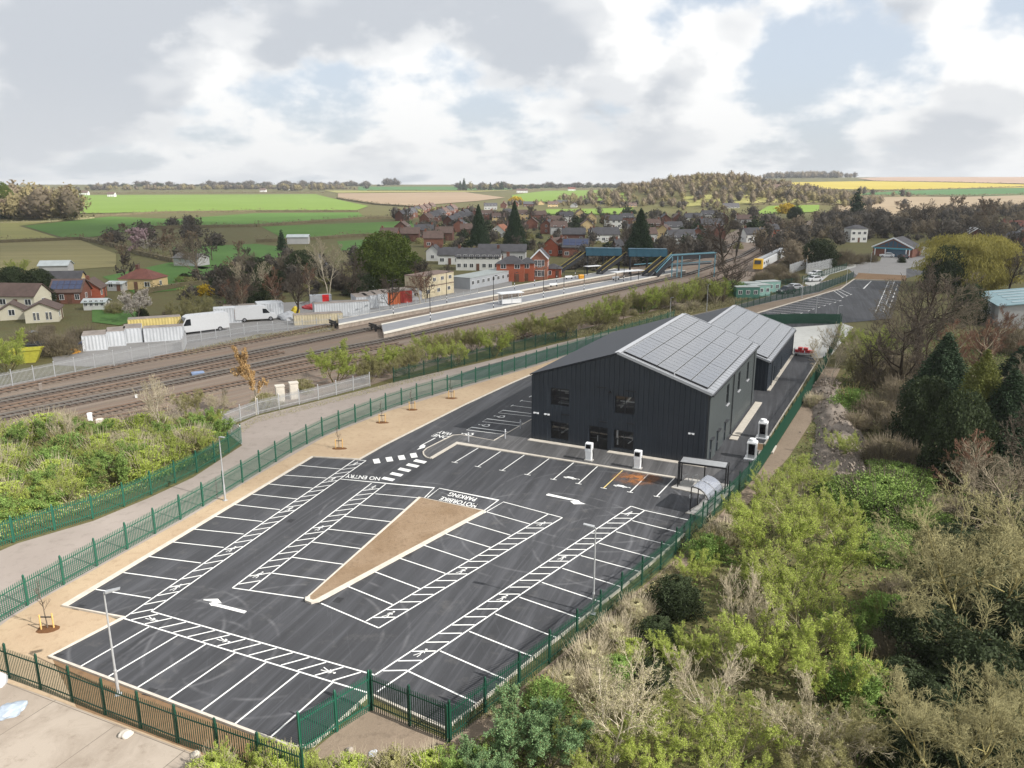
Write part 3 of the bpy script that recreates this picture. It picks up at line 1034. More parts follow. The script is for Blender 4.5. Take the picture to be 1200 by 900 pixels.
def grow(rng, stems, height, nch, ang, lenr, seg=(5, 4, 3, 2, 1), r0=0.16, up=0.25, wob=0.22, clear=0.25, spread0=0.15):
    """branching skeleton -> list of (p0, p1, r0, r1, level)"""
    out = []
    tips = []

    def branch(p, d, L, r, lv):
        n = seg[min(lv, len(seg) - 1)]
        pts = [p]
        dirs = []
        for i in range(n):
            d = d + Vector((rng.gauss(0, wob), rng.gauss(0, wob), rng.gauss(0, wob))) * (0.6 if lv == 0 else 1)
            d.z += up * (0.5 if lv == 0 else 1) / n * (1 if lv < 3 else 0.6)
            d.normalize()
            q = pts[-1] + d * (L / n)
            ra = r * (1 - 0.75 * i / n)
            rb = r * (1 - 0.75 * (i + 1) / n) if lv < len(nch) else r * 0.2
            out.append((pts[-1], q, ra, rb, lv))
            pts.append(q)
            dirs.append(d.copy())
        tips.append((pts[-1], lv))
        if lv < len(nch):
            k = nch[lv]
            t0 = clear if lv == 0 else 0.18
            for j in range(k):
                t = t0 + (1 - t0) * (j + rng.random()) / k
                i = min(n - 1, int(t * n))
                bp = pts[i].lerp(pts[i + 1], t * n - i)
                bd = dirs[i]
                ax = bd.orthogonal().normalized()
                ax = Matrix.Rotation(rng.random() * 6.283, 3, bd) @ ax
                a = ang[min(lv, len(ang) - 1)] * rng.uniform(0.7, 1.25)
                nd = (bd * math.cos(a) + ax * math.sin(a)).normalized()
                ll = L * lenr[min(lv, len(lenr) - 1)] * (1.1 - 0.55 * t) * rng.uniform(0.75, 1.2)
                branch(bp, nd, ll, max(0.008, r * (1 - 0.6 * t) * 0.55), lv + 1)

    for s in range(stems):
        a = s / stems * 6.283 + rng.random()
        k = 0 if stems == 1 else 1
        d = Vector((math.cos(a) * spread0 * k, math.sin(a) * spread0 * k, 1)).normalized()
        branch(Vector((math.cos(a) * 0.12 * k, math.sin(a) * 0.12 * k, -0.1)), d, height * rng.uniform(0.85, 1.0), r0 * (1 if stems == 1 else 0.6), 0)
    return out, tips


def seg_arrays(segs, sides, thick=1.0, rmin=0.0):
    """tubes for many segments at once (numpy)"""
    if not segs: return np.zeros((0, 3)), np.zeros((0, 4), int)
    A = np.array([s[0][:] for s in segs]); B = np.array([s[1][:] for s in segs])
    r0 = np.maximum(np.array([s[2] for s in segs]) * thick, rmin); r1 = np.maximum(np.array([s[3] for s in segs]) * thick, rmin * 0.5)
    d = B - A
    d /= np.linalg.norm(d, axis=1)[:, None] + 1e-9
    ref = np.where(np.abs(d[:, 2:3]) > 0.9, np.array([[1., 0, 0]]), np.array([[0, 0, 1.]]))
    x = np.cross(d, ref); x /= np.linalg.norm(x, axis=1)[:, None]
    y = np.cross(d, x)
    vs_ = []
    for P, r in ((A, r0), (B, r1)):
        for i in range(sides):
            an = 2 * math.pi * i / sides
            vs_.append(P + (x * math.cos(an) + y * math.sin(an)) * r[:, None])
    V = np.stack(vs_, 1).reshape(-1, 3)
    n = len(segs)
    base = (np.arange(n) * 2 * sides)[:, None]
    F = [base + np.array([[i, (i + 1) % sides, sides + (i + 1) % sides, sides + i]]) for i in range(sides)]
    return V, np.concatenate(F)


def leaf_arrays(C, size, rs, droop=0.0, aspect=0.6, out=None):
    """one kite quad per centre"""
    n = len(C)
    d = rs.normal(size=(n, 3))
    if out is not None: d = d * 0.7 + out * 0.9
    d[:, 2] -= droop
    d /= np.linalg.norm(d, axis=1)[:, None]
    s = np.cross(d, rs.normal(size=(n, 3)))
    s /= np.linalg.norm(s, axis=1)[:, None] + 1e-9
    sz = (size * rs.uniform(0.6, 1.4, n))[:, None]
    V = np.stack([C - d * sz * 0.5, C + s * sz * aspect * 0.5, C + d * sz * 0.5, C - s * sz * aspect * 0.5], 1).reshape(-1, 3)
    F = np.arange(4 * n).reshape(-1, 4)
    return V, F


def np_mesh(name, chunks, mats):
    """chunks: (V, F, material index)"""
    Vs, Fs, Ms = [], [], []
    k = 0
    for V, F, mi in chunks:
        if len(V) == 0: continue
        Vs.append(V); Fs.append(F + k); Ms.append(np.full(len(F), mi))
        k += len(V)
    V = np.concatenate(Vs); F = np.concatenate(Fs); M = np.concatenate(Ms)
    me = bpy.data.meshes.new(name)
    me.vertices.add(len(V)); me.vertices.foreach_set('co', V.astype(np.float32).ravel())
    w = F.shape[1]
    me.loops.add(F.size); me.loops.foreach_set('vertex_index', F.astype(np.int32).ravel())
    me.polygons.add(len(F))
    me.polygons.foreach_set('loop_start', (np.arange(len(F)) * w).astype(np.int32))
    for m in mats: me.materials.append(m)
    me.polygons.foreach_set('material_index', M.astype(np.int32))
    me.update(calc_edges=True)
    return me


LIB = {}


def deciduous(key, seed, stems=1, height=5.0, nch=(8, 6, 6, 5), ang=(0.8, 0.75, 0.7, 0.6), lenr=(0.62, 0.55, 0.5, 0.45), bark=None, twig=None, leaf=None,
              nleaf=0, lsize=0.14, tw=0.012, r0=0.16, up=0.3, clear=0.25, spread0=0.35, droop=0.0, wob=0.2, lpos=0.4):
    rng = random.Random(seed)
    rs = np.random.RandomState(seed)
    segs, tips = grow(rng, stems, height, nch, ang, lenr, r0=r0, up=up, clear=clear, spread0=spread0, wob=wob)
    lo = [s for s in segs if s[4] <= 1]
    mi = [s for s in segs if s[4] == 2]
    hi = [s for s in segs if s[4] >= 3]
    V0, F0 = seg_arrays(lo, 6)
    trunk = np_mesh('trunk', [(V0, F0, 0)], [bark])
    ch = []
    V1, F1 = seg_arrays(mi, 4, 1, tw * 1.2); ch.append((V1, F1, 0))
    V2, F2 = seg_arrays(hi, 3, 1, tw); ch.append((V2, F2, 0))
    if nleaf:
        src = hi if hi else mi
        w = np.array([(s[1] - s[0]).length for s in src]); w /= w.sum()
        idx = rs.choice(len(src), nleaf, p=w)
        A = np.array([src[i][0][:] for i in idx]); B = np.array([src[i][1][:] for i in idx])
        C = A + (B - A) * rs.uniform(0.1, 1.1, nleaf)[:, None] + rs.normal(0, 0.06, (nleaf, 3))
        V3, F3 = leaf_arrays(C, lsize, rs, droop)
        ch.append((V3, F3, 1))
    crown = np_mesh('crown', ch, [twig or bark, leaf or twig or bark])
    allv = np.concatenate([V0, V1] + ([V2] if len(V2) else []))
    zmax = np.percentile(allv[:, 2], 99.7)
    rad = np.percentile(np.hypot(allv[:, 0], allv[:, 1]), 97)
    LIB[key] = (trunk, crown, zmax, rad, 0.58)


def mass(key, seed, profile, height, radius, n, size, leaf, bark=None, droop=0.2, core=True, lump=0.25, aspect=0.6, z0=0.0, cpos=0.5, inner=0.55, shoots=0):
    """dense foliage: sprays spread through a lumpy volume given by profile(t) -> radius share"""
    rs = np.random.RandomState(seed)
    t = rs.uniform(0, 1, n * 3)
    pr = np.array([profile(x) for x in t])
    keep = rs.uniform(0, 1, n * 3) < np.clip(pr + 0.08, 0, 1)
    t, pr = t[keep][:n], pr[keep][:n]
    n = len(t)
    a = rs.uniform(0, 2 * math.pi, n)
    L = np.zeros(n)
    for i in range(6):
        f = rs.randint(2, 7); g = rs.uniform(2, 9); ph = rs.uniform(0, 6.28, 2)
        L += np.sin(a * f + ph[0] + t * g) * np.cos(t * g * 1.7 + ph[1])
    L = 1 + lump * L / 2.2
    rr = pr * radius * L * (inner + (1 - inner) * np.sqrt(rs.uniform(0, 1, n)))
    C = np.stack([rr * np.cos(a), rr * np.sin(a), z0 + t * (height - z0)], 1)
    C += rs.normal(0, size * 0.4, C.shape)
    o = np.stack([np.cos(a), np.sin(a), np.full(n, 0.25)], 1)
    V, F = leaf_arrays(C, size, rs, droop, aspect, o)
    ch = [(V, F, 0)]
    if core:
        k, m = 10, 12
        cv = []
        for j in range(k + 1):
            tt = j / k
            for i in range(m):
                an = 2 * math.pi * i / m
                r = max(0.01, profile(tt)) * radius * 0.6 * (1 + 0.25 * math.sin(an * 3 + j * 1.3) + 0.12 * math.cos(an * 5 + j * 2.1))
                cv.append((r * math.cos(an), r * math.sin(an), z0 + tt * (height - z0) * 0.93))
        cf = [(j * m + i, j * m + (i + 1) % m, (j + 1) * m + (i + 1) % m, (j + 1) * m + i) for j in range(k) for i in range(m)]
        ch.append((np.array(cv), np.array(cf), 0))
    if shoots:
        rng = random.Random(seed)
        sg = []
        for i in range(shoots):
            tt = rng.uniform(0.1, 0.95); an = rng.uniform(0, 6.28); r = profile(tt) * radius * rng.uniform(0.5, 0.9)
            p = Vector((r * math.cos(an), r * math.sin(an), z0 + tt * (height - z0) * 0.8))
            q = p + Vector((math.cos(an) * rng.uniform(0, .8), math.sin(an) * rng.uniform(0, .8), rng.uniform(.4, 1.3)))
            sg.append((p, q, 0.02, 0.008, 3))
        Vs_, Fs_ = seg_arrays(sg, 3)
        ch.append((Vs_, Fs_, 1))
    crown = np_mesh('crown', ch, [leaf, bark or B_BROWN])
    tm = MB().tube((0, 0, -0.1), (0, 0, max(0.4, z0 + height * 0.5)), radius * 0.07 + 0.03, radius * 0.02 + 0.02, 6).mesh('trunk', bark or B_BROWN)
    LIB[key] = (tm, crown, height, radius, cpos)


L_TWIG = mat_leaf('far_twigs_brown', S('#857865'), S('#736856'), S('#968973'), 0.3)
L_TWIG2 = mat_leaf('far_twigs_olive', S('#8f8460'), S('#7d7352'), S('#a0956e'), 0.3)
L_TWIGD = mat_leaf('far_twigs_dark', S('#5c564e'), S('#4d4841'), S('#6d665c'), 0.2)
# bare and budding broadleaf trees
deciduous('bare_a', 1, 1, 6.5, (10, 8, 7, 6), ang=(0.85, 0.75, 0.7, 0.65), lenr=(0.75, 0.52, 0.5, 0.5), bark=B_GREY, tw=0.012, r0=0.2, clear=0.22, wob=0.2, up=0.35)
deciduous('bare_b', 2, 1, 6.0, (11, 8, 7, 6), ang=(1.0, 0.8, 0.75, 0.7), lenr=(0.8, 0.52, 0.5, 0.5), bark=B_GREY, tw=0.012, r0=0.19, clear=0.12, wob=0.22, up=0.4)
deciduous('lichen', 3, 2, 10.0, (11, 9, 8, 6, 2), ang=(0.95, 0.75, 0.75, 0.7, 0.7), lenr=(0.78, 0.5, 0.5, 0.52, 0.6), bark=B_OLIVE, twig=B_LICH, tw=0.012, r0=0.30, clear=0.12, wob=0.22, up=0.35, spread0=0.3)
deciduous('brown', 4, 1, 7.5, (13, 8, 7, 6), ang=(0.7, 0.65, 0.6, 0.55), lenr=(0.6, 0.52, 0.5, 0.5), bark=B_PALE, twig=B_RED, tw=0.012, r0=0.17, up=0.35)
deciduous('darkbare', 5, 1, 6.5, (11, 8, 7, 5), ang=(0.85, 0.75, 0.7, 0.65), lenr=(0.72, 0.52, 0.5, 0.5), bark=B_DARK, twig=B_BROWN, tw=0.016, r0=0.2, up=0.35, clear=0.18)
deciduous('birch', 6, 4, 6.0, (10, 7, 6), ang=(0.65, 0.65, 0.6), lenr=(0.5, 0.5, 0.5), bark=B_WHITE, twig=B_PALE, leaf=L_TAN, nleaf=6000, lsize=0.08, tw=0.010, r0=0.11, up=0.35, spread0=0.5)
deciduous('paletree', 7, 2, 6.0, (10, 8, 6, 3), ang=(0.65, 0.65, 0.6, 0.6), lenr=(0.6, 0.5, 0.5, 0.5), bark=B_WHITE, twig=B_PALE, tw=0.011, r0=0.13, up=0.4, spread0=0.2)
deciduous('yg_a', 8, 5, 4.6, (9, 7, 6), ang=(0.6, 0.6, 0.6), lenr=(0.55, 0.5, 0.5), bark=B_OLIVE, twig=B_LICH, leaf=L_YG, nleaf=26000, lsize=0.075, tw=0.010, r0=0.10, up=0.4, spread0=0.6)
deciduous('yg_b', 9, 6, 4.6, (9, 7, 6), ang=(0.55, 0.55, 0.55), lenr=(0.55, 0.5, 0.5), bark=B_PALE, twig=B_LICH, leaf=L_YG, nleaf=18000, lsize=0.075, tw=0.010, r0=0.09, up=0.45, spread0=0.65)
deciduous('ol_a', 10, 5, 4.4, (9, 7, 6), ang=(0.6, 0.6, 0.6), lenr=(0.55, 0.5, 0.5), bark=B_GREY, twig=B_LICH, leaf=L_OL, nleaf=20000, lsize=0.075, tw=0.010, r0=0.09, up=0.4, spread0=0.65)
deciduous('tan_a', 11, 5, 4.6, (9, 8, 7), ang=(0.65, 0.6, 0.6), lenr=(0.55, 0.5, 0.5), bark=B_PALE, twig=B_PALE, leaf=L_TAN, nleaf=5000, lsize=0.07, tw=0.011, r0=0.10, up=0.35, spread0=0.6)
deciduous('greysap', 12, 6, 4.0, (9, 7, 6), ang=(0.55, 0.55, 0.6), lenr=(0.5, 0.5, 0.5), bark=B_PALE, twig=B_PALE, tw=0.010, r0=0.07, up=0.4, spread0=0.55)
deciduous('fresh', 13, 6, 3.2, (8, 7, 5), ang=(0.6, 0.6, 0.6), lenr=(0.5, 0.5, 0.5), bark=B_GREY, twig=B_OLIVE, leaf=L_FG, nleaf=20000, lsize=0.09, tw=0.01, r0=0.07, up=0.4, spread0=0.75)
deciduous('elder', 14, 7, 3.2, (8, 7, 5), ang=(0.6, 0.6, 0.6), lenr=(0.5, 0.5, 0.5), bark=B_GREY, twig=B_OLIVE, leaf=L_BG, nleaf=24000, lsize=0.09, tw=0.01, r0=0.07, up=0.4, spread0=0.75)
deciduous('orange', 15, 1, 5.5, (12, 6, 5), ang=(0.5, 0.6, 0.6), lenr=(0.38, 0.5, 0.5), bark=B_WHITE, twig=B_PALE, leaf=L_ORG, nleaf=6000, lsize=0.13, tw=0.012, r0=0.1, up=0.3)
deciduous('blossom', 16, 2, 4.0, (9, 8, 7), ang=(0.85, 0.7, 0.6), lenr=(0.65, 0.5, 0.5), bark=B_BROWN, twig=B_GREY, leaf=L_BLOS, nleaf=8000, lsize=0.16, tw=0.014, r0=0.12, spread0=0.5)
deciduous('pinkblossom', 17, 2, 4.0, (9, 7, 5), ang=(0.8, 0.7, 0.6), lenr=(0.6, 0.5, 0.5), bark=B_BROWN, twig=B_GREY, leaf=L_PINK, nleaf=9000, lsize=0.25, tw=0.014, r0=0.12, spread0=0.5)
deciduous('sapling', 18, 1, 2.4, (9, 4), ang=(0.5, 0.5), lenr=(0.35, 0.5), bark=B_BROWN, twig=B_BROWN, tw=0.008, r0=0.03, up=0.5, clear=0.35)
deciduous('farbare', 19, 1, 6.5, (9, 7, 5), ang=(0.85, 0.75, 0.7), lenr=(0.75, 0.52, 0.5), bark=B_BROWN, twig=B_BROWN, leaf=L_TWIGD, nleaf=900, lsize=0.4, tw=0.03, r0=0.2)
deciduous('farbare2', 20, 1, 6.5, (9, 7, 5), ang=(0.8, 0.7, 0.7), lenr=(0.75, 0.52, 0.5), bark=B_GREY, twig=B_RED, leaf=L_TWIG, nleaf=900, lsize=0.4, tw=0.03, r0=0.2)
deciduous('poplar', 22, 1, 16.0, (26, 6, 3), ang=(0.28, 0.4, 0.4), lenr=(0.2, 0.5, 0.5), bark=B_BROWN, twig=B_BROWN, leaf=L_TWIGD, nleaf=500, lsize=.6, tw=0.05, r0=0.3, clear=0.1, up=0.6, wob=0.06)
# dense kinds
dome = lambda t: math.sqrt(max(0, 1 - (t * 0.98) ** 2.2)) * (0.82 + 0.18 * min(1, t * 5))
cone = lambda t: max(0.02, (1 - t) ** 0.8) * min(1, 0.55 + t * 4)
cone2 = lambda t: max(0.02, 1 - t ** 1.6) * min(1, 0.6 + t * 3)
ball = lambda t: math.sqrt(max(0, 1 - (2 * t - 1) ** 2)) if t > 0.35 else 0.6 + 1.0 * t
mass('conifer', 31, cone, 10, 3.2, 20000, 0.26, L_CON, B_DARK, droop=0.5, lump=0.3, cpos=0.42, aspect=.4)
mass('goldcon', 32, cone2, 10, 3.0, 22000, 0.22, L_GOLD, B_DARK, droop=-0.5, lump=0.35, cpos=0.45, aspect=.4)
mass('evergreen', 33, ball, 10, 5.0, 12000, 0.45, L_EVG, B_DARK, droop=-0.2, lump=0.45, cpos=0.52, aspect=.4)
mass('ivy', 34, dome, 3.2, 2.2, 9000, 0.15, L_DK, B_DARK, lump=0.45, cpos=0.45)
mass('bramble', 35, dome, 1.8, 3.0, 15000, 0.14, L_BRAM, B_BROWN, lump=0.55, cpos=0.4, shoots=250)
mass('scrub_g', 36, dome, 2.2, 1.8, 8000, 0.12, L_YG, B_PALE, droop=-0.3, lump=0.5, cpos=0.5, shoots=260)
mass('scrub_o', 37, dome, 2.2, 1.8, 7500, 0.12, L_OL, B_PALE, droop=-0.3, lump=0.5, cpos=0.5, shoots=320)
mass('scrub_f', 38, dome, 2.0, 1.7, 8000, 0.12, L_FG, B_OLIVE, droop=-0.3, lump=0.5, cpos=0.5, shoots=120)
mass('scrub_t', 39, dome, 1.6, 1.6, 5500, 0.14, L_TAN, B_PALE, droop=-0.8, lump=0.55, cpos=0.5, shoots=420, aspect=0.16)
mass('drybush', 40, dome, 2.0, 2.2, 8000, 0.13, L_BRAMD, B_GREY, lump=0.5, cpos=0.5, shoots=800, aspect=0.25)
mass('gorse', 41, dome, 2.2, 2.0, 2500, 0.3, L_YEL, B_BROWN, lump=0.4, cpos=0.5)
mass('willow', 42, lambda t: (math.sqrt(max(0, 1 - (2 * t - 1) ** 2)) * 0.6 + 0.42) if t > 0.12 else 0.75, 9, 6, 24000, 0.55, L_WIL, B_BROWN, droop=2.2, lump=0.45, aspect=0.16, cpos=0.5)
mass('fargreen', 43, dome, 5, 3, 420, 0.9, L_DK, B_DARK, lump=0.4, cpos=0.5)
mass('farcon', 44, cone, 12, 3.2, 900, 0.9, L_CON, B_DARK, droop=0.5, lump=0.25, cpos=0.45)
mass('farbush', 45, dome, 3.5, 2.6, 420, 0.6, L_TWIGD, B_BROWN, lump=0.4, cpos=0.5)
mass('fardull', 46, dome, 4, 3, 420, 0.7, L_OL, B_BROWN, lump=0.45, cpos=0.5)
egg = lambda t: math.sqrt(max(0, 1 - (2 * t - 1) ** 2)) * (1.1 - .3 * t)
mass('farwood', 47, egg, 10, 4.2, 230, 1.3, L_TWIG, B_BROWN, droop=-0.3, lump=0.5, cpos=0.6, z0=1.5, aspect=.45)
mass('farwood2', 48, egg, 9, 4.0, 230, 1.3, L_TWIG2, B_BROWN, droop=-0.3, lump=0.5, cpos=0.6, z0=1.5, aspect=.45)
mass('farwoodd', 49, egg, 9, 4.2, 230, 1.3, L_TWIGD, B_BROWN, droop=-0.3, lump=0.5, cpos=0.6, z0=1.0, aspect=.45)
LIB['farolive'] = LIB['farwood2']
RNG = random.Random(77)


def plant(u, v, rpx, kind, label, name='tree', cat='tree', group=None, hk=1.0, terrain=False, top=False):
    """plant whose crown centre is seen at (u, v) and is 2*rpx photo pixels wide, rooted on the ground"""
    tr, cr, zm, rad, cp = LIB[kind]
    hgt = 4.0
    for it in range(12):
        if terrain:
            base = GT(u, v + 2)
            dist = math.hypot(base.x, base.y)
            sc = rpx * dist / FPX / rad
            break
        P = G(u, v, min(20.0, hgt * cp))
        dist = (P - Vector((0, 0, CAMH))).length
        sc = rpx * dist / FPX / rad
        hgt = zm * sc * hk
        base = Vector((P.x, P.y, 0))
    o = empty(name, (base.x, base.y, base.z), RNG.random() * 6.28, label, cat, group, (sc, sc, sc * hk))
    ob('trunk', tr, o)
    ob('crown', cr, o)
    return o


def plant_at(x, y, kind, sc, label, name='tree', cat='tree', group=None, hk=1.0):
    tr, cr, zm, rad, cp = LIB[kind]
    o = empty(name, (x, y, H(x, y)), RNG.random() * 6.28, label, cat, group, (sc, sc, sc * hk))
    ob('trunk', tr, o)
    ob('crown', cr, o)
    return o


def mesh_arrays(me):
    V = np.empty(len(me.vertices) * 3); me.vertices.foreach_get('co', V)
    F = np.empty(len(me.loops), int); me.loops.foreach_get('vertex_index', F)
    M = np.empty(len(me.polygons), int); me.polygons.foreach_get('material_index', M)
    return V.reshape(-1, 3), F.reshape(-1, 4), M


def wood(pts, kinds, label, name='wood', smin=0.8, smax=1.2, zk=1.0):
    """far mass of trees joined into one object"""
    Vs, Fs, Ms, mats, k = [], [], [], [], 0
    src = {}
    for kd in kinds:
        if kd in src: continue
        cr = LIB[kd][1]
        off = len(mats)
        mats += list(cr.materials)
        src[kd] = (*mesh_arrays(cr), off)
    for (x, y) in pts:
        V, F, M, off = src[RNG.choice(kinds)]
        a = RNG.random() * 6.28
        s = RNG.uniform(smin, smax)
        c, sn = math.cos(a) * s, math.sin(a) * s
        W = np.stack([V[:, 0] * c - V[:, 1] * sn + x, V[:, 0] * sn + V[:, 1] * c + y, V[:, 2] * s * zk * RNG.uniform(.85, 1.2) + H(x, y) - 0.3], 1)
        Vs.append(W); Fs.append(F + k); Ms.append(M + off); k += len(V)
    V, F, M = np.concatenate(Vs), np.concatenate(Fs), np.concatenate(Ms)
    me = np_mesh(name, [(V, F, 0)], mats)
    me.polygons.foreach_set('material_index', M.astype(np.int32))
    return tag(ob(name, me), label, kind='stuff')
# ------------------------------------------------------------------ dark clad building
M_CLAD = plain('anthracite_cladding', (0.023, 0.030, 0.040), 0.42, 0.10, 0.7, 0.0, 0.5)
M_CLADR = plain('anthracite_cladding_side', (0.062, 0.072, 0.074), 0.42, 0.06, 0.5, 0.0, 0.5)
M_ROOFD = plain('anthracite_roof', (0.020, 0.024, 0.032), 0.55, 0.08, 0.3, 0.0, 0.4)
M_ROOFL = plain('grey_roof_sheet', (0.30, 0.31, 0.33), 0.4, 0.06, 0.5, 0.3)
M_TRIM = plain('pale_trim', (0.42, 0.43, 0.45), 0.4, 0.06, 1.0, 0.2)
M_FRAMED = plain('dark_frame', (0.02, 0.022, 0.026), 0.4)
M_WHITE = plain('white_plastic', (0.78, 0.79, 0.80), 0.35, 0.05)
M_BLACK = plain('black_steel', (0.012, 0.012, 0.014), 0.4, 0.1)
M_SCREEN = plain('black_screen', (0.006, 0.006, 0.008), 0.1, 0.0)
M_GALV = plain('galvanised_steel', (0.48, 0.49, 0.50), 0.45, 0.12, 3, 0.5)
M_STEEL = plain('dull_steel', (0.36, 0.37, 0.38), 0.4, 0.1, 3, 0.4)
M_INT = plain('interior_grey', (0.12, 0.12, 0.12), 0.8)


def mat_glass(name='window_glass', tint=0.8, gl=0.1):
    n = N(name)
    n.t.nodes.remove(n.b)
    tr = n.n('ShaderNodeBsdfTransparent'); tr.inputs[0].default_value = (tint, tint * 1.02, tint * 1.05, 1)
    g = n.n('ShaderNodeBsdfGlossy'); g.inputs['Roughness'].default_value = 0.03; g.inputs[0].default_value = (0.9, 0.9, 0.9, 1)
    f = n.n('ShaderNodeFresnel'); f.inputs[0].default_value = 1.6
    m = n.n('ShaderNodeMixShader')
    ff = n.math('ADD', f.outputs[0], gl * 0.3)
    n.l(ff, m.inputs[0]); n.l(tr.outputs[0], m.inputs[1]); n.l(g.outputs[0], m.inputs[2])
    n.l(m.outputs[0], n.out.inputs[0])
    return n.m


M_GLASS = mat_glass()
M_PANE = plain('dark_window_pane', (0.03, 0.035, 0.042), 0.08, 0.1)


def mat_solar():
    n = N('solar_glass')
    p = n.obj()
    br = n.n('ShaderNodeTexBrick')
    br.offset = 0.0
    n.l(n.map(p, (1, 1, 1)), br.inputs['Vector'])
    for k, v in (('Color1', (0.066, 0.069, 0.08, 1)), ('Color2', (0.058, 0.062, 0.075, 1)), ('Mortar', (0.10, 0.10, 0.115, 1))): br.inputs[k].default_value = v
    br.inputs['Scale'].default_value = 1.0
    br.inputs['Mortar Size'].default_value = 0.006
    br.inputs['Brick Width'].default_value = 0.18
    br.inputs['Row Height'].default_value = 0.18
    oi = n.n('ShaderNodeObjectInfo')
    c = n.mix(n.rng(oi.outputs['Random'], 0, 1, 0, 0.35), br.outputs['Color'], (0.10, 0.10, 0.115))
    n.fin(c, 0.32, 0, 0.9)
    n.b.inputs['Coat Weight'].default_value = 1.0
    n.b.inputs['Coat Roughness'].default_value = 0.16
    n.b.inputs['Coat IOR'].default_value = 1.62
    return n.m


M_SOLAR = mat_solar()
BO = G(623, 515.5)
BR = G(827.5, 547)
BW = (BR - BO).length
BANG = math.atan2((BR - BO).y, (BR - BO).x)


def wall_open(w, hgt, openings, gable=None, depth=0.22, ribs=0.5, ribd=0.045):
    """wall in the local x-z plane facing -y, with real openings, reveals and cladding ribs; gable = (apex x, apex z)"""
    mb = MB()
    xs = sorted({0, w} | {o[0] for o in openings} | {o[1] for o in openings})
    zs = sorted({0, hgt} | {o[2] for o in openings} | {o[3] for o in openings})
    for i in range(len(xs) - 1):
        for j in range(len(zs) - 1):
            cx, cz = (xs[i] + xs[i + 1]) / 2, (zs[j] + zs[j + 1]) / 2
            if any(o[0] < cx < o[1] and o[2] < cz < o[3] for o in openings): continue
            mb.poly([(xs[i], 0, zs[j]), (xs[i + 1], 0, zs[j]), (xs[i + 1], 0, zs[j + 1]), (xs[i], 0, zs[j + 1])])
    if gable:
        mb.poly([(0, 0, hgt), (w, 0, hgt), (gable[0], 0, gable[1])])
    for a, b, c, d in openings:
        mb.poly([(a, 0, c), (b, 0, c), (b, depth, c), (a, depth, c)]); mb.poly([(a, depth, d), (b, depth, d), (b, 0, d), (a, 0, d)])
        mb.poly([(a, 0, c), (a, depth, c), (a, depth, d), (a, 0, d)]); mb.poly([(b, depth, c), (b, 0, c), (b, 0, d), (b, depth, d)])
    x = ribs / 2
    while x < w:
        top = hgt
        if gable:
            top = hgt + (gable[1] - hgt) * (x / gable[0] if x < gable[0] else (w - x) / (w - gable[0]))
        cuts = sorted((o[2] - .02, o[3] + .02) for o in openings if o[0] - 0.06 < x < o[1] + 0.06)
        z = 0.02
        for c, d in cuts + [(top - .02, 0)]:
            if c - z > 0.05: mb.hexa([(x - .035, -ribd, z), (x + .035, -ribd, z), (x + .06, .002, z), (x - .06, .002, z)], [(x - .035, -ribd, c), (x + .035, -ribd, c), (x + .06, .002, c), (x - .06, .002, c)])
            z = d
        x += ribs
    return mb


def win_part(parent, a, b, c, d, y=0.16, nx=2, nz=2, rot=None, pane=M_GLASS, fr=M_FRAMED, name='window'):
    """glazed frame in an opening a..b, c..d of a wall facing -y"""
    t = 0.07
    mb = MB()
    mb.box(a, b, y - .04, y + .04, c, c + t); mb.box(a, b, y - .04, y + .04, d - t, d)
    mb.box(a, a + t, y - .04, y + .04, c + t, d - t); mb.box(b - t, b, y - .04, y + .04, c + t, d - t)
    for i in range(1, nx):
        xx = a + (b - a) * i / nx
        mb.box(xx - .035, xx + .035, y - .035, y + .035, c + t, d - t)
    for j in range(1, nz):
        zz = c + (d - c) * j / nz
        mb.box(a + t, b - t, y - .03, y + .03, zz - .035, zz + .035)
    f = mb.build(name, fr, parent)
    MB().poly([(a + t, y, c + t), (b - t, y, c + t), (b - t, y, d - t), (a + t, y, d - t)]).build('pane', pane, f)
    return f


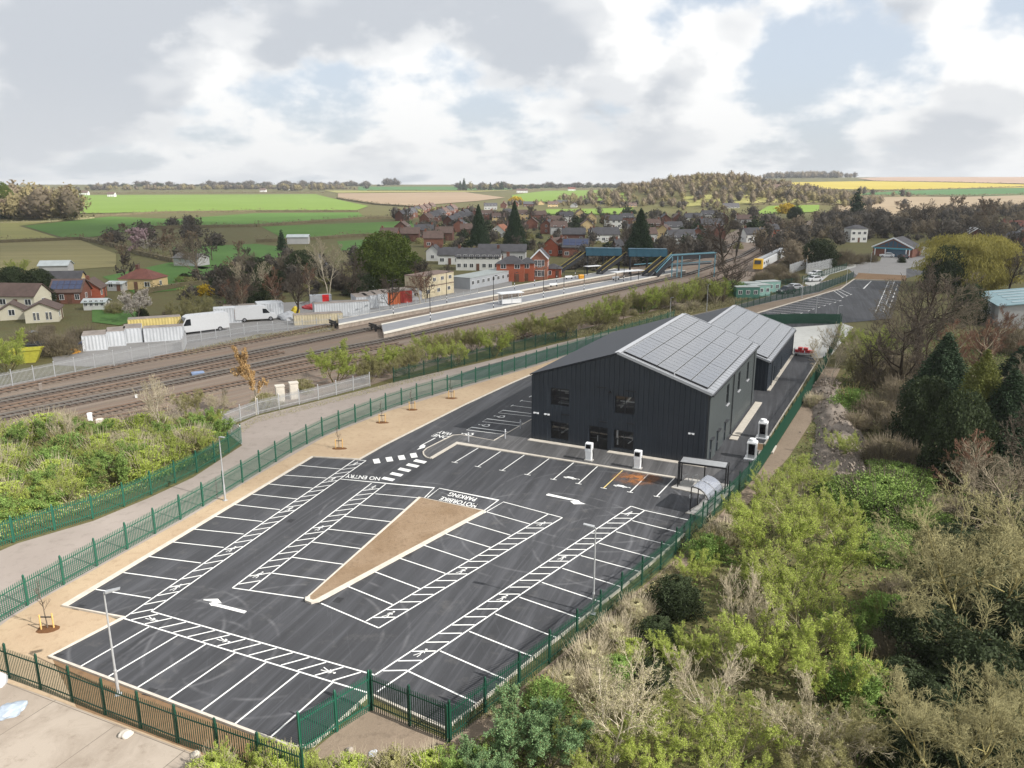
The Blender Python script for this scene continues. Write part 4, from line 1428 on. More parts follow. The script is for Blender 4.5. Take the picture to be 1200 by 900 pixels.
def clad_block(root, x0, y0, W, L, eave, ridge, rx, front_op, side_op, nrow, ngrp, per, eave_gap, label_roof, side_mat):
    # walls: each is placed as a part with its own rotation
    w = wall_open(W, eave, front_op, (rx, ridge)).build('wall', M_CLAD, root, (x0, y0, 0))
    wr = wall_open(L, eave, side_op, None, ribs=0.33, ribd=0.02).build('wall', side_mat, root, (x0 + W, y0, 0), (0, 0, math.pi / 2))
    wall_open(L, eave, [], None).build('wall', M_CLAD, root, (x0, y0 + L, 0), (0, 0, -math.pi / 2))
    wall_open(W, eave, [], (W - rx, ridge)).build('wall', M_CLAD, root, (x0 + W, y0 + L, 0), (0, 0, math.pi))
    # roof: left and right slopes with overhang
    oh = 0.18
    for side in (0, 1):
        if side == 0:
            s = (ridge - eave) / rx
            a, b = (-oh, eave - s * oh), (rx, ridge)
        else:
            s = (ridge - eave) / (W - rx)
            a, b = (W + oh, eave - s * oh), (rx, ridge)
        mb = MB()
        z = 0.06
        p = [(a[0], -oh, a[1] + z), (a[0], L + oh, a[1] + z), (b[0], L + oh, b[1] + z), (b[0], -oh, b[1] + z)]
        if side == 1: p = [p[0], p[1], p[2], p[3]]
        q = [(x, y, zz + 0.12) for x, y, zz in p]
        if side == 0: p, q = p[::-1], q[::-1]
        mb.hexa(p, q)
        # roof sheet ribs
        yy = 0.3
        while yy < L and side == 1:
            mb.bar((a[0], yy, a[1] + z + .135), (b[0], yy, b[1] + z + .135), 0.07, 0.03)
            yy += 1.0
        rf = mb.build('roof', M_ROOFL if side else M_ROOFD, root, (x0, y0, 0))
        tag(rf, label_roof if side else None)
        if side == 1:
            for e in (-oh, L + oh):
                MB().bar((a[0], e, a[1] + .16), (b[0], e, b[1] + .19), 0.12, 0.26).build('verge_trim', M_TRIM, rf)
            MB().bar((rx, -oh - .06, ridge + .2), (rx, L + oh + .06, ridge + .2), 0.5, 0.05).build('ridge_cap', M_TRIM, rf)
            MB().box(W + oh, W + oh + .14, -oh, L + oh, eave - .12, eave + .04).build('gutter', M_FRAMED, rf)
            # solar panels
            sl = Vector((a[0] - b[0], 0, a[1] - b[1]))
            sll = sl.length
            sd = sl.normalized()
            pw, gap = 1.10, 0.045
            use = sll - 0.35 - eave_gap
            ph = use / nrow - 0.09
            pm = MB()
            pm.cur = 0
            pm.box(-pw / 2, pw / 2, -ph / 2, ph / 2, 0, .03)
            pm.cur = 1
            for q_ in ((-pw / 2, pw / 2, -ph / 2, -ph / 2 + .035), (-pw / 2, pw / 2, ph / 2 - .035, ph / 2), (-pw / 2, -pw / 2 + .03, -ph / 2 + .035, ph / 2 - .035), (pw / 2 - .03, pw / 2, -ph / 2 + .035, ph / 2 - .035)):
                pm.box(*q_, .002, .038)
            sm = pm.mesh('solar_panel', [M_SOLAR, M_STEEL])
            an = math.atan2(-sl.z, sl.x)
            glen = per * (pw + gap)
            y = 0.75
            avail = L - 1.1
            gg = (avail - ngrp * glen) / max(1, ngrp - 1)
            for g in range(ngrp):
                for i in range(per):
                    yy = y + g * (glen + gg) + (i + .5) * (pw + gap)
                    for r_ in range(nrow):
                        pos = Vector((b[0], yy, b[1])) + sd * (0.35 + (r_ + .5) * use / nrow) + Vector((sd.z * -1, 0, sd.x)) * 0.30
                        ob('solar_panel', sm, rf, pos, (Matrix.Rotation(an, 3, 'Y') @ Matrix.Rotation(math.pi / 2, 3, 'Z')).to_euler())
            y1_ = y + ngrp * glen + (ngrp - 1) * gg
            e0, e1_ = Vector((b[0], 0, b[1])) + sd * .33, Vector((b[0], 0, b[1])) + sd * (.37 + use)
            nv = Vector((-sd.z, 0, sd.x)) * .24
            MB().prism([e0 + nv + Vector((0, y - .04, 0)), e1_ + nv + Vector((0, y - .04, 0)), e1_ + nv + Vector((0, y1_ + .04, 0)), e0 + nv + Vector((0, y1_ + .04, 0))], (0, 0, .02)).build('panel_gap_shade', M_BLACK, rf)  # added black sheet under the panels so their gaps read dark
            # dark edge of the panel field against the roof
            MB().bar(Vector((b[0], y - .05, b[1])) + sd * .35 + Vector((0, 0, .24)), Vector((b[0], y - .05, b[1])) + sd * (sll - eave_gap) + Vector((0, 0, .24)), 0.06, 0.12).build('panel_edge_bar', M_BLACK, rf)
    return w, wr


bld = empty('clad_building', BO, BANG, 'dark grey metal clad hall with a solar panel roof, in two gabled blocks', 'building')
FO = [(2.1, 4.1, 4.1, 5.9), (2.15, 4.1, 0.5, 2.35), (8.95, 10.95, 4.1, 5.9), (8.95, 10.95, 0.5, 2.4), (6.35, 8.3, 0.02, 2.45)]
SO = [(7.8, 9.0, 4.0, 6.1), (13.9, 15.1, 4.0, 6.1), (19.2, 20.4, 4.0, 6.1), (0.9, 1.9, 0.05, 2.3), (3.9, 4.9, 0.05, 2.3), (7.6, 8.6, 0.05, 2.2)]
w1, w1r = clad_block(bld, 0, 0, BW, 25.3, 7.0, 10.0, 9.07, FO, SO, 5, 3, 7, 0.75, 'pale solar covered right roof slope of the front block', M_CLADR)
w2, w2r = clad_block(bld, 0.4, 31.0, 18.5, 25.0, 3.85, 6.9, 9.2, [], [(5, 6, .05, 2.2), (12, 13, .05, 2.2)], 5, 3, 7, 0.6, 'pale solar covered right roof slope of the rear block', M_CLAD)
MB().box(3, 15, 25.3, 31, 0, 3.2).build('link_block', M_CLAD, bld)
for i, o_ in enumerate(FO[:4]): win_part(bld, *o_)
dr = win_part(bld, *FO[4], nx=2, nz=2, name='door')
MB().box(7.2, 7.26, .08, .13, 0.9, 1.5).build('handle', M_STEEL, dr)
for i, o_ in enumerate(SO):
    if i < 3:
        f = win_part(w1r, *o_, nx=1, nz=2)
        MB().box(o_[0] - .08, o_[1] + .08, -.16, .02, o_[2] - .1, o_[2]).build('sill', M_TRIM, f)
    else:
        d_ = MB().box(o_[0], o_[1], .1, .16, o_[2], o_[3]).build('door', M_CLAD, w1r)
        MB().box(o_[1] - .18, o_[1] - .12, .03, .09, .95, 1.15).build('handle', M_STEEL, d_)
        MB().box(o_[0] - .1, o_[1] + .1, -.3, .0, o_[3] + .08, o_[3] + .12).build('canopy', M_FRAMED, w1r)
for o_ in ((5, 6, .05, 2.2), (12, 13, .05, 2.2)):
    MB().box(o_[0], o_[1], .1, .16, o_[2], o_[3]).build('door', M_CLADR, w2r)
for y_ in (11.0, 23.4):
    MB().tube((y_, -.1, 0.05), (y_, -.1, 6.9), 0.05, None, 8).build('downpipe', M_FRAMED, w1r)
for y_ in (3.0, 24.3):
    MB().tube((y_, -.1, 0.05), (y_, -.1, 3.8), 0.05, None, 8).build('downpipe', M_FRAMED, w2r)
MB().tube((18.05, -.12, 0.05), (18.05, -.12, 6.9), 0.06, None, 8).build('downpipe', M_FRAMED, bld)


def flood(x, z, parent=bld):
    mb = MB()
    for s in (-.18, .18):
        mb.prism([(x + s - .1, -.22, z - .07), (x + s + .1, -.22, z - .07), (x + s + .1, -.1, z - .09), (x + s - .1, -.1, z - .09)], (0, 0.02, .16))
    mb.box(x - .05, x + .05, -.12, -.03, z - .04, z + .04)
    mb.build('floodlight', M_WHITE, parent)


flood(16.6, 3.1); flood(0.55, 3.05); flood(1.75, 3.05)
MB().tube((8.4, -.2, 6.15), (8.4, -.02, 6.15), .11, .13, 8).build('camera_dome', M_BLACK, bld)
for x, z, w in ((7.0, 6.5, 1.0), (10.0, 6.45, 1.0), (7.4, 3.0, .8), (10.2, 3.2, .8), (3.3, 3.2, .9), (1.2, 2.9, 1.0)):
    MB().box(x, x + w, -.09, -.01, z, z + .09).build('flashing', M_BLACK, bld)
for x0_, x1_ in ((-0.15, 6.2), (8.5, BW + 0.1)):
    MB().box(x0_, x1_, -.72, -.06, 0.02, 0.19).build('paving_strip', M_KERB, bld)
for y0_, y1_ in ((10.6, 25.0), (9.0, 10.2), (31.2, 37.0), (37.4, 55.6)):
    MB().box(BW + .35, BW + 1.15, y0_, y1_, 0.02, 0.15).build('paving_strip', M_KERB, bld)
MB().tube((14.6, 0.25, 8.1), (14.6, 0.25, 8.9), .05, .05, 8).build('roof_vent', M_TRIM, bld)
# rooms behind the windows: floors, back wall, added white shapes for bright window patterns
MB().box(.3, BW - .3, .3, 24.9, 3.05, 3.25).build('upper_floor', M_INT, bld)
MB().box(.3, BW - .3, 5.0, 5.15, .1, 6.8).build('partition', M_INT, bld)
M_INTW = plain('interior_white', (0.75, 0.75, 0.72), 0.7)
im = MB()
im.box(2.3, 3.9, 1.5, 2.3, 3.9, 4.0); im.box(2.4, 3.8, 1.2, 1.25, 5.3, 5.42); im.box(2.6, 3.7, 2.6, 2.7, 4.7, 4.8)
im.bar((2.9, 1.0, .9), (4.0, 1.9, 1.6), .3, .06); im.box(9.1, 10.7, 1.2, 1.3, 5.0, 5.1); im.bar((9.2, 1.0, 4.4), (10.2, 1.6, 5.6), .12, .12)
im.box(9.2, 10.6, 1.5, 2.2, 1.2, 1.3); im.box(9.1, 9.25, .5, .55, .7, 2.2); im.bar((10.2, .7, .9), (10.9, .9, 1.6), .1, .1)
im.build('interior_shapes', M_INTW, bld)

# ------------------------------------------------------------------ charge points and cabinets
def loc_b(x, y, z=0.0):
    c, s = math.cos(BANG), math.sin(BANG)
    return Vector((BO.x + x * c - y * s, BO.y + x * s + y * c, z))


def charger(p, label):
    r = empty('charge_point', p, BANG, label, 'charger', 'white charge points in front of the dark hall')
    MB().hexa([(-.27, -.2, .1), (.27, -.2, .1), (.27, .2, .1), (-.27, .2, .1)], [(-.3, -.24, .95), (.3, -.24, .95), (.3, .22, .95), (-.3, .22, .95)]).build('lower_body', M_WHITE, r)
    MB().hexa([(-.33, -.27, .97), (.33, -.27, .97), (.33, .24, .97), (-.33, .24, .97)], [(-.33, -.22, 1.75), (.33, -.22, 1.75), (.33, .24, 1.78), (-.33, .24, 1.78)]).build('head', M_WHITE, r)
    MB().hexa([(-.24, -.292, 1.28), (.24, -.292, 1.28), (.24, -.27, 1.28), (-.24, -.27, 1.28)], [(-.24, -.262, 1.66), (.24, -.262, 1.66), (.24, -.24, 1.66), (-.24, -.24, 1.66)]).build('screen', M_SCREEN, r)
    MB().box(-.4, .4, -.3, .3, 0, .1).build('plinth', M_SLAB, r)
    mb = MB()
    pts = [Vector((.36, 0, 1.3)), Vector((.47, -.05, .9)), Vector((.45, -.08, .5)), Vector((.38, -.02, .8)), Vector((.35, 0, 1.1))]
    for a, b in zip(pts, pts[1:]): mb.tube(a, b, .025, None, 6)
    mb.build('cable', M_BLACK, r)


charger(loc_b(7.7, -3.57, .13), 'white charge point nearest the glazed entrance door')
charger(loc_b(12.56, -3.63, .13), 'white charge point nearest the rust stained bay')


def cabinet(p, label, rz):
    r = empty('white_cabinet', p, rz, label, 'cabinet', 'white domed cabinets beside the hall')
    r.scale = (.85, .85, .92)
    for x, y in ((-.45, -.4), (.45, -.4), (.45, .4), (-.45, .4)):
        MB().box(x - .06, x + .06, y - .06, y + .06, .1, 1.75).build('corner_post', M_WHITE, r)
    MB().box(-.39, .39, -.3, .3, .12, 1.7).build('body', M_STEEL, r)
    MB().box(-.33, .33, -.33, -.302, .5, 1.6).build('dark_panel', M_SCREEN, r)
    MB().hexa([(-.55, -.5, 1.75), (.55, -.5, 1.75), (.55, .5, 1.75), (-.55, .5, 1.75)], [(-.5, -.45, 1.95), (.5, -.45, 1.95), (.5, .45, 1.95), (-.5, .45, 1.95)]).build('top_cap', M_WHITE, r)
    MB().tube((0, 0, 1.95), (0, 0, 2.2), .42, .36, 14).build('dome', M_WHITE, r)
    MB().box(-.75, .75, -.7, .7, 0, .1).build('plinth', M_WHITE, r)


cabinet(loc_b(21.6, 4.1, .06), 'white domed cabinet nearer the cycle shelter', BANG)
cabinet(loc_b(21.5, 11.2, .06), 'white domed cabinet farther along the service road', BANG)
r = empty('kerbed_planter', loc_b(22.3, 7.6, .06), BANG, 'square kerbed bed between the white cabinets', 'planter')
mb = MB()
mb.box(-1, 1, -1.2, -1.05, 0, .15); mb.box(-1, 1, 1.05, 1.2, 0, .15); mb.box(-1, -.85, -1.05, 1.05, 0, .15); mb.box(.85, 1, -1.05, 1.05, 0, .15)
mb.build('edging', M_KERB, r)
MB().box(-.85, .85, -1.05, 1.05, 0, .09).build('soil', M_SOIL, r)

# ------------------------------------------------------------------ cycle shelter, frame shelter, hoops on their pad
pad = [P0(*q) for q in [(787, 572.5), (805, 562), (838, 567), (861, 570.5), (827, 606.5), (804, 602.5), (819, 593), (829, 582)]]
tag(MB().ngon([p + Vector((0, 0, .14)) for p in pad]).build('concrete_pad', M_SLAB), 'pale concrete pad under the cycle shelter', kind='structure')
tag(MB().wallstrip([*pad, pad[0]], .1, 0, .135).build('pad_edge', M_KERB), 'edge of the concrete pad', kind='structure')


def mat_poly():
    n = N('clear_polycarbonate')
    n.t.nodes.remove(n.b)
    tr = n.n('ShaderNodeBsdfTransparent'); tr.inputs[0].default_value = (.75, .78, .82, 1)
    g = n.n('ShaderNodeBsdfGlossy'); g.inputs['Roughness'].default_value = 0.12
    df = n.n('ShaderNodeBsdfDiffuse'); df.inputs[0].default_value = (.38, .40, .46, 1)
    m = n.n('ShaderNodeMixShader'); m.inputs[0].default_value = .32
    n.l(tr.outputs[0], m.inputs[1]); n.l(df.outputs[0], m.inputs[2])
    m2 = n.n('ShaderNodeMixShader'); m2.inputs[0].default_value = .22
    n.l(m.outputs[0], m2.inputs[1]); n.l(g.outputs[0], m2.inputs[2])
    n.l(m2.outputs[0], n.out.inputs[0])
    return n.m


M_POLY = mat_poly()
a0, b0, c0 = P0(808.5, 601), P0(828.7, 606), P0(846.5, 591.5)
ex = (b0 - a0); wS = ex.length
ey = c0 - b0; dS = min(4.2, ey.length)
sh_ = empty('cycle_shelter', a0 + Vector((0, 0, .14)), math.atan2(ex.y, ex.x), 'black framed cycle shelter with curved clear roof', 'cycle shelter')
sec = [(0, 2.05)] + [(wS * (0.08 + .92 * math.sin(R(t))), 1.15 + 1.0 * math.cos(R(t))) for t in range(0, 91, 15)]
for k in range(3):
    y = dS * k / 2
    mb = MB()
    mb.tube((0, y, 0), (0, y, 2.05), .045, None, 8)
    for (x0, z0), (x1, z1) in zip(sec, sec[1:]): mb.tube((x0, y, z0), (x1, y, z1), .045, None, 8)
    mb.tube((wS, y, 0), (wS, y, 1.15), .045, None, 8)
    mb.build('arch', M_BLACK, sh_)
for k in range(2):
    y0, y1 = dS * k / 2 + .05, dS * (k + 1) / 2 - .05
    for j, ((x0, z0), (x1, z1)) in enumerate(zip(sec[:-1], sec[1:])):
        MB().prism([(x0, y0, z0 + .05), (x1, y0, z1 + .05), (x1, y1, z1 + .05), (x0, y1, z0 + .05)][::-1], (0, 0, .012)).build('roof_sheet', M_POLY, sh_)
for x, z in ((0, 2.05), (wS * .55, 2.0), (wS, 1.1), (wS, .55)):
    MB().tube((x, 0, z), (x, dS, z), .035, None, 6).build('purlin', M_BLACK, sh_)
MB().box(-.14, -.06, .05, .25, 1.1, 1.35).build('notice', M_WHITE, sh_)
fa, fb = P0(794, 572), P0(849, 580)
ex = fb - fa; fw_ = ex.length
fs = empty('frame_shelter', fa + Vector((0, 0, .14)), math.atan2(ex.y, ex.x), 'black flat topped steel frame shelter beside the hall corner', 'shelter')
for x, y in ((0, 0), (0, .6), (0, 1.6), (fw_ * .5, 1.6), (fw_, 0), (fw_, 1.6)):
    MB().box(x - .05, x + .05, y - .05, y + .05, 0, 2.2).build('post', M_BLACK, fs)
for q in ((-.07, fw_ + .07, -.07, .07), (-.07, fw_ + .07, 1.53, 1.67), (-.06, .06, .07, 1.53), (fw_ - .06, fw_ + .06, .07, 1.53)):
    MB().box(*q, 2.2, 2.32).build('beam', M_BLACK, fs)
MB().box(.1, fw_ - .1, .1, 1.5, 2.24, 2.3).build('roof', M_STEEL, fs)


def hoop(u, v, label):
    q = P0(u, v)
    mb = MB()
    pts = [Vector((-.35, 0, 0)), Vector((-.35, 0, .6)), Vector((-.25, 0, .75)), Vector((.25, 0, .75)), Vector((.35, 0, .6)), Vector((.35, 0, 0))]
    for a, b in zip(pts, pts[1:]): mb.tube(a, b, .03, None, 7)
    tag(mb.build('cycle_hoop', M_GALV, None, (q.x, q.y, .14), (0, 0, BANG + 1.0)), label, 'cycle hoop', 'steel cycle hoops')


hoop(803, 567.5, 'steel cycle hoop on the pad, the one nearer the charging bays')
hoop(814, 568, 'steel cycle hoop on the pad, the one under the middle of the frame')
hoop(822, 591, 'steel cycle hoop inside the curved shelter')


# ------------------------------------------------------------------ fences
M_GREEN = plain('green_fence_paint', S('#1b5240'), 0.5, 0.12, 2)
M_GREENSH = plain('shaded_green_fence_paint', S('#0f3a2b'), 0.5, 0.12, 2)  # same green made darker for the fences lit from behind
FENCE_LIB = {}


def panel_mesh(key, m, h=2.0, L=2.75, n=18, w=0.068):
    if key in FENCE_LIB: return FENCE_LIB[key]
    mb = MB()
    for i in range(n):
        x = L * (i + .5) / n
        a, b, z0, z1, t = x - w / 2, x + w / 2, .06, h - .12, .02
        # folded pale with a pointed head
        mb.poly([(a, t, z0), (x, 0, z0), (x, 0, h), (a, t, z1)]); mb.poly([(x, 0, z0), (b, t, z0), (b, t, z1), (x, 0, h)])
    for z in (.35, h - .4):
        mb.box(0.03, L - .03, .024, .065, z, z + .06)
    FENCE_LIB[key] = mb.mesh('panel', m)
    return FENCE_LIB[key]


def resample(P, step):
    out = [P[0].copy()]
    tot = sum((b - a).length for a, b in zip(P, P[1:]))
    n = max(1, round(tot / step))
    step = tot / n
    acc = 0
    for a, b in zip(P, P[1:]):
        L = (b - a).length
        while acc + L >= step * len(out) - 1e-4 and len(out) <= n:
            out.append(a.lerp(b, (step * len(out) - acc) / L))
        acc += L
    return out


def fence(px, m, label, h=2.0, key=None, step=2.75, lod=18, corners=False, z=0.03, w=0.068, postw=0.10):
    P = [P0(*q) for q in px]
    pts = []
    if corners:
        for a, b in zip(P, P[1:]):
            s = resample([a, b], step)
            pts += s[:-1]
        pts.append(P[-1])
    else:
        pts = resample(P, step)
    key = key or (m.name, h, lod)
    pm = panel_mesh(key, m, h, 2.75, lod, w)
    pk = ('post', m.name, h, postw)
    if pk not in FENCE_LIB:
        mb = MB().box(-postw / 2, postw / 2, -.05, .05, 0, h + .08)
        mb.hexa([(-postw / 2, -.05, h + .081), (postw / 2, -.05, h + .081), (postw / 2, .05, h + .081), (-postw / 2, .05, h + .081)], [(-.015, -.015, h + .16), (.015, -.015, h + .16), (.015, .015, h + .16), (-.015, .015, h + .16)])
        FENCE_LIB[pk] = mb.mesh('post', m)
    r = empty('palisade_fence', pts[0] + Vector((0, 0, z)), 0, label, 'fence')
    o0 = pts[0]
    for i, p in enumerate(pts):
        q = pts[min(i + 1, len(pts) - 1)] - pts[max(0, min(i, len(pts) - 2))]
        a = math.atan2(q.y, q.x)
        ob('post', FENCE_LIB[pk], r, p - o0 + Vector((-math.sin(a) * .09, math.cos(a) * .09, 0)), (0, 0, a))
        if i < len(pts) - 1:
            L = (pts[i + 1] - p).length
            ob('panel', pm, r, p - o0, (0, 0, a), (L / 2.75, 1, RNG.uniform(.985, 1.015)))
    return r


fence([(-60, 768), (11, 724), (52.5, 699), (92.5, 677), (129, 656), (162, 638), (192, 621), (219, 606), (267.5, 577), (309.5, 551), (347, 528), (383, 509.5), (420, 494.5), (453.5, 481), (489, 469), (523, 459), (555, 449.5), (585, 441), (613, 432.7), (639, 424), (663, 417), (685.7, 409.7), (697, 405), (720, 397), (790, 376)],
      M_GREEN, 'long green palisade fence between the sandy verge and the lane')
fence([(862, 364), (905, 353.5), (960, 342), (1000, 326.5)], M_GREENSH, 'green palisade fence beside the far car park', lod=14)
fence([(-90, 668), (0, 642), (21, 635), (109, 609), (142, 596), (172, 583), (200, 569.5), (226, 557.5), (250, 544), (269, 531), (284, 520)], M_GREEN, 'green palisade fence at the foot of the left scrub')
fence([(284, 520), (262, 502)], M_GALV, 'short grey palisade return beside the left scrub', h=1.8)
fence([(262, 502), (300, 487), (375, 468.5), (434, 453)], M_GALV, 'grey palisade fence beside the two pale cabinets', h=1.8)
fence([(462, 449), (510, 437), (560, 424), (607, 413), (648, 402), (676, 396)], M_GREENSH, 'dark green palisade fence under the olive trees across the lane')
fence([(-60, 772), (0, 793), (34, 805), (71, 819), (109, 835), (149.5, 850), (192.5, 867.5), (239, 884), (300, 906), (355, 926)], M_GREENSH, 'dark green palisade fence along the bottom concrete yard', step=2.46, w=0.06)
fence([(354, 886), (435, 834)], M_GREEN, 'green palisade fence at the bottom corner of the car park', h=2.2, step=2.5, corners=True)
fence([(435, 834), (526, 872)], M_GREENSH, 'dark green palisade fence notched into the car park corner', h=2.2, step=2.6, corners=True)
fence([(526, 872), (609.5, 807.5), (676, 754), (731, 705), (778, 666), (836.5, 605.5), (853, 594), (885, 560), (907, 527), (940, 475), (967, 430), (982, 400), (986, 381)], M_GREENSH, 'dark green palisade fence along the right wood', w=0.05)
fence([(880, 381), (938, 379.5), (984, 380)], M_GREENSH, 'solid looking dark green fence behind the rear block', h=2.0, key='close', lod=30, w=0.09)
fence([(-40, 465), (0, 457), (80, 440), (215, 413.5)], M_GALV, 'grey palisade fence along the near end of the storage yard', h=2.2)
fence([(215, 413.5), (219, 403)], M_GALV, 'short grey fence return by the pale container', h=2.2)
fence([(219, 403), (300, 390), (388, 382)], M_GALV, 'thin grey railway fence below the white vans', h=1.6, lod=12, w=.05)
fence([(397, 380), (470, 366), (540, 352), (560, 348)], M_GALV, 'grey palisade fence between orange containers and platform', h=1.8, lod=12)
fence([(925, 322), (944, 315), (944.5, 321), (975, 314)], M_GALV, 'grey palisade compound beyond the white cars', h=3.0, step=2.75, corners=True, w=.11)
fence([(900, 338), (945, 331), (992, 315)], M_GREENSH, 'dark green fence beyond the parked cars', h=1.8, lod=12)

# ------------------------------------------------------------------ lamp posts
def lamp(u, v, label, h=5.8, rz=0.0, m=M_GALV, group='grey lamp posts round the car park'):
    p = P0(u, v)
    r = empty('lamp_post', (p.x, p.y, .05), rz, label, 'lamp post', group)
    MB().tube((0, 0, 0), (0, 0, h * .25), .085, .08, 10).build('base_shaft', m, r)
    MB().tube((0, 0, h * .25), (0, 0, h), .06, .038, 10).build('pole', m, r)
    MB().box(-.16, .16, -.16, .16, 0, .03).build('base_plate', m, r)
    hd = MB().hexa([(-.14, -.08, h - .02), (.14, -.08, h - .02), (.11, -.75, h + .10), (-.11, -.75, h + .10)][::-1], [(-.14, -.08, h + .07), (.14, -.08, h + .07), (.11, -.75, h + .15), (-.11, -.75, h + .15)][::-1])
    hd.build('lamp_head', M_STEEL, r)
    return r


lamp(139, 815, 'tall grey lamp post standing at the bottom left bays', 5.9, 1.9)
lamp(264, 587, 'grey lamp post on the sandy verge beside the left bays', 5.6, 0.9)
lamp(695, 720, 'grey lamp post at the fence beside the right bays', 5.8, -1.9)
lamp(785, 374, 'grey lamp post just left of the hall ridge', 4.2, 0.5)
lamp(828, 365, 'plain grey pole behind the gap between the hall roofs', 5.6, 0.5)
lamp(939.5, 349, 'lamp post beside the dark parked car', 5.0, 0.5)
lamp(955.7, 370, 'lamp post among the far bays', 3.9, 1.5)
lamp(981, 377, 'lamp post at the end of the solid green fence', 3.0, 1.5)
lamp(991.6, 333, 'lamp post at the corner of the far car park', 5.0, 1.0)
lamp(1019, 319.5, 'lamp post above the far car park bank', 6.0, 1.0)

# ------------------------------------------------------------------ small site things
M_WOODP = plain('tree_stake', S('#c9a05f'), 0.8, 0.15, 3)
M_MULCH = mat_earth('mulch', S('#5d4028'), S('#6d4c30'), S('#46301e'), 5, .6, .6)


def staked(u, v, label, h=1.0):
    p = P0(u, v)
    r = empty('young_tree', (p.x, p.y, .045), 0, label, 'young tree', 'newly planted staked trees on the sandy verge')
    tr, cr, zm, rad, cp = LIB['sapling']
    ob('trunk', tr, r, scale=(h, h, h)); ob('crown', cr, r, scale=(h, h, h))
    mb = MB()
    k = 10
    rim = [(0.75 * math.cos(6.283 * i / k) * RNG.uniform(.8, 1.15), .5 * math.sin(6.283 * i / k) * RNG.uniform(.8, 1.15), 0.0) for i in range(k)]
    for i in range(k): mb.poly([rim[i], rim[(i + 1) % k], (0, 0, .1)])
    mb.build('mulch', M_MULCH, r)
    for s in (-.32, .32): MB().tube((s, s * .3, 0), (s, s * .3, 1.0), .045, None, 8).build('stake', M_WOODP, r)
    MB().box(-.32, .32, -.03, .03, .78, .84).build('tie', M_BLACK, r)


staked(56, 738, 'staked young tree in the sandy corner at far left', 1.3)
staked(397.5, 526, 'staked young tree nearest the crossing blocks', 1.0)
staked(448, 495.5, 'staked young tree, second along the verge from the crossing', 1.0)
staked(483, 480.5, 'staked young tree, third along the verge from the crossing', 1.0)
staked(529, 467, 'staked young tree on the verge nearest the dark hall', 1.0)
for (u, v), lab in zip(((549, 519), (592, 515), (610, 503.5)), ('pale bollard standing on the rounded end of the footway', 'pale bollard at the nearest accessible bay', 'pale bollard at the accessible bay nearest the hall')):
    p = P0(u, v)
    r = empty('bollard', (p.x, p.y, .13), 0, lab, 'bollard', 'pale bollards by the accessible bays')
    MB().tube((0, 0, 0), (0, 0, .95), .075, None, 12).build('post', M_TRIM, r)
    MB().tube((0, 0, .95), (0, 0, 1.0), .075, .04, 12).build('cap', M_TRIM, r)
    MB().tube((0, 0, .75), (0, 0, .85), .079, None, 12).build('band', M_WHITE, r)
M_PCAB = plain('pale_cabinet_concrete', S('#c9c2b6'), .8, .15, 2)
for u, v, lab in ((329, 471, 'pale concrete cabinet nearer the orange birch'), (345, 467, 'pale concrete cabinet nearer the yellow-green bush')):
    p = P0(u, v)
    r = empty('trackside_cabinet', (p.x, p.y, 0.02), .45, lab, 'cabinet', 'pale trackside cabinets')
    MB().box(-.5, .5, -.4, .4, 0, 1.95).build('body', M_PCAB, r)
    MB().box(-.56, .56, -.46, .46, 1.955, 2.1).build('lid', M_PCAB, r)
    MB().box(-.4, .4, -.43, -.405, .15, 1.8).build('door', M_PCAB, r)
p = P0(942, 417)
r = empty('flatbed_trolley', (p.x, p.y, .08), BANG, 'grey flatbed trolley stacked with red crates on the pale apron', 'trolley')
M_REDP = plain('red_plastic', S('#b02a2c'), .5, .15, 3)
MB().box(-1.5, 1.5, -.8, .8, .35, .5).build('deck', M_STEEL, r)
for x in (-1.1, 1.1):
    for y in (-.7, .7): MB().tube((x, y - .06, .18), (x, y + .06, .18), .18, None, 10).build('wheel', M_BLACK, r)
MB().box(-1.5, -1.42, -.8, .8, .5, 1.1).build('end_rail', M_STEEL, r)
for x, y, z in ((-1.0, 0, .5), (-.3, -.2, .5), (.45, .1, .5), (1.05, 0, .5), (-.6, .1, .86), (.2, 0, .86)):
    MB().hexa([(x - .28, y - .4, z), (x + .28, y - .4, z), (x + .28, y + .4, z), (x - .28, y + .4, z)], [(x - .34, y - .46, z + .34), (x + .34, y - .46, z + .34), (x + .34, y + .46, z + .34), (x - .34, y + .46, z + .34)]).build('crate', M_REDP, r)


def lump(name, px, sx, sy, sz, m, label, cat, seed=1, kind=None):
    """irregular heap or sack"""
    bm = bmesh.new()
    bmesh.ops.create_icosphere(bm, subdivisions=3, radius=1)
    rng = random.Random(seed)
    ph = [(Vector((rng.gauss(0, 1), rng.gauss(0, 1), rng.gauss(0, 1))), rng.uniform(2, 5), rng.random() * 6) for i in range(7)]
    for v in bm.verts:
        n_ = v.co.copy()
        k = 1 + sum(math.sin(n_.dot(d) * f + q) for d, f, q in ph) * .055
        v.co = Vector((n_.x * sx * k, n_.y * sy * k, max(-.15, n_.z) * sz * k))
    me = bpy.data.meshes.new(name)
    bm.to_mesh(me); bm.free()
    me.materials.append(m)
    p = P0(*px)
    o = ob(name, me, None, (p.x, p.y, .05), (0, 0, rng.random() * 3))
    return tag(o, label, cat, kind=kind)


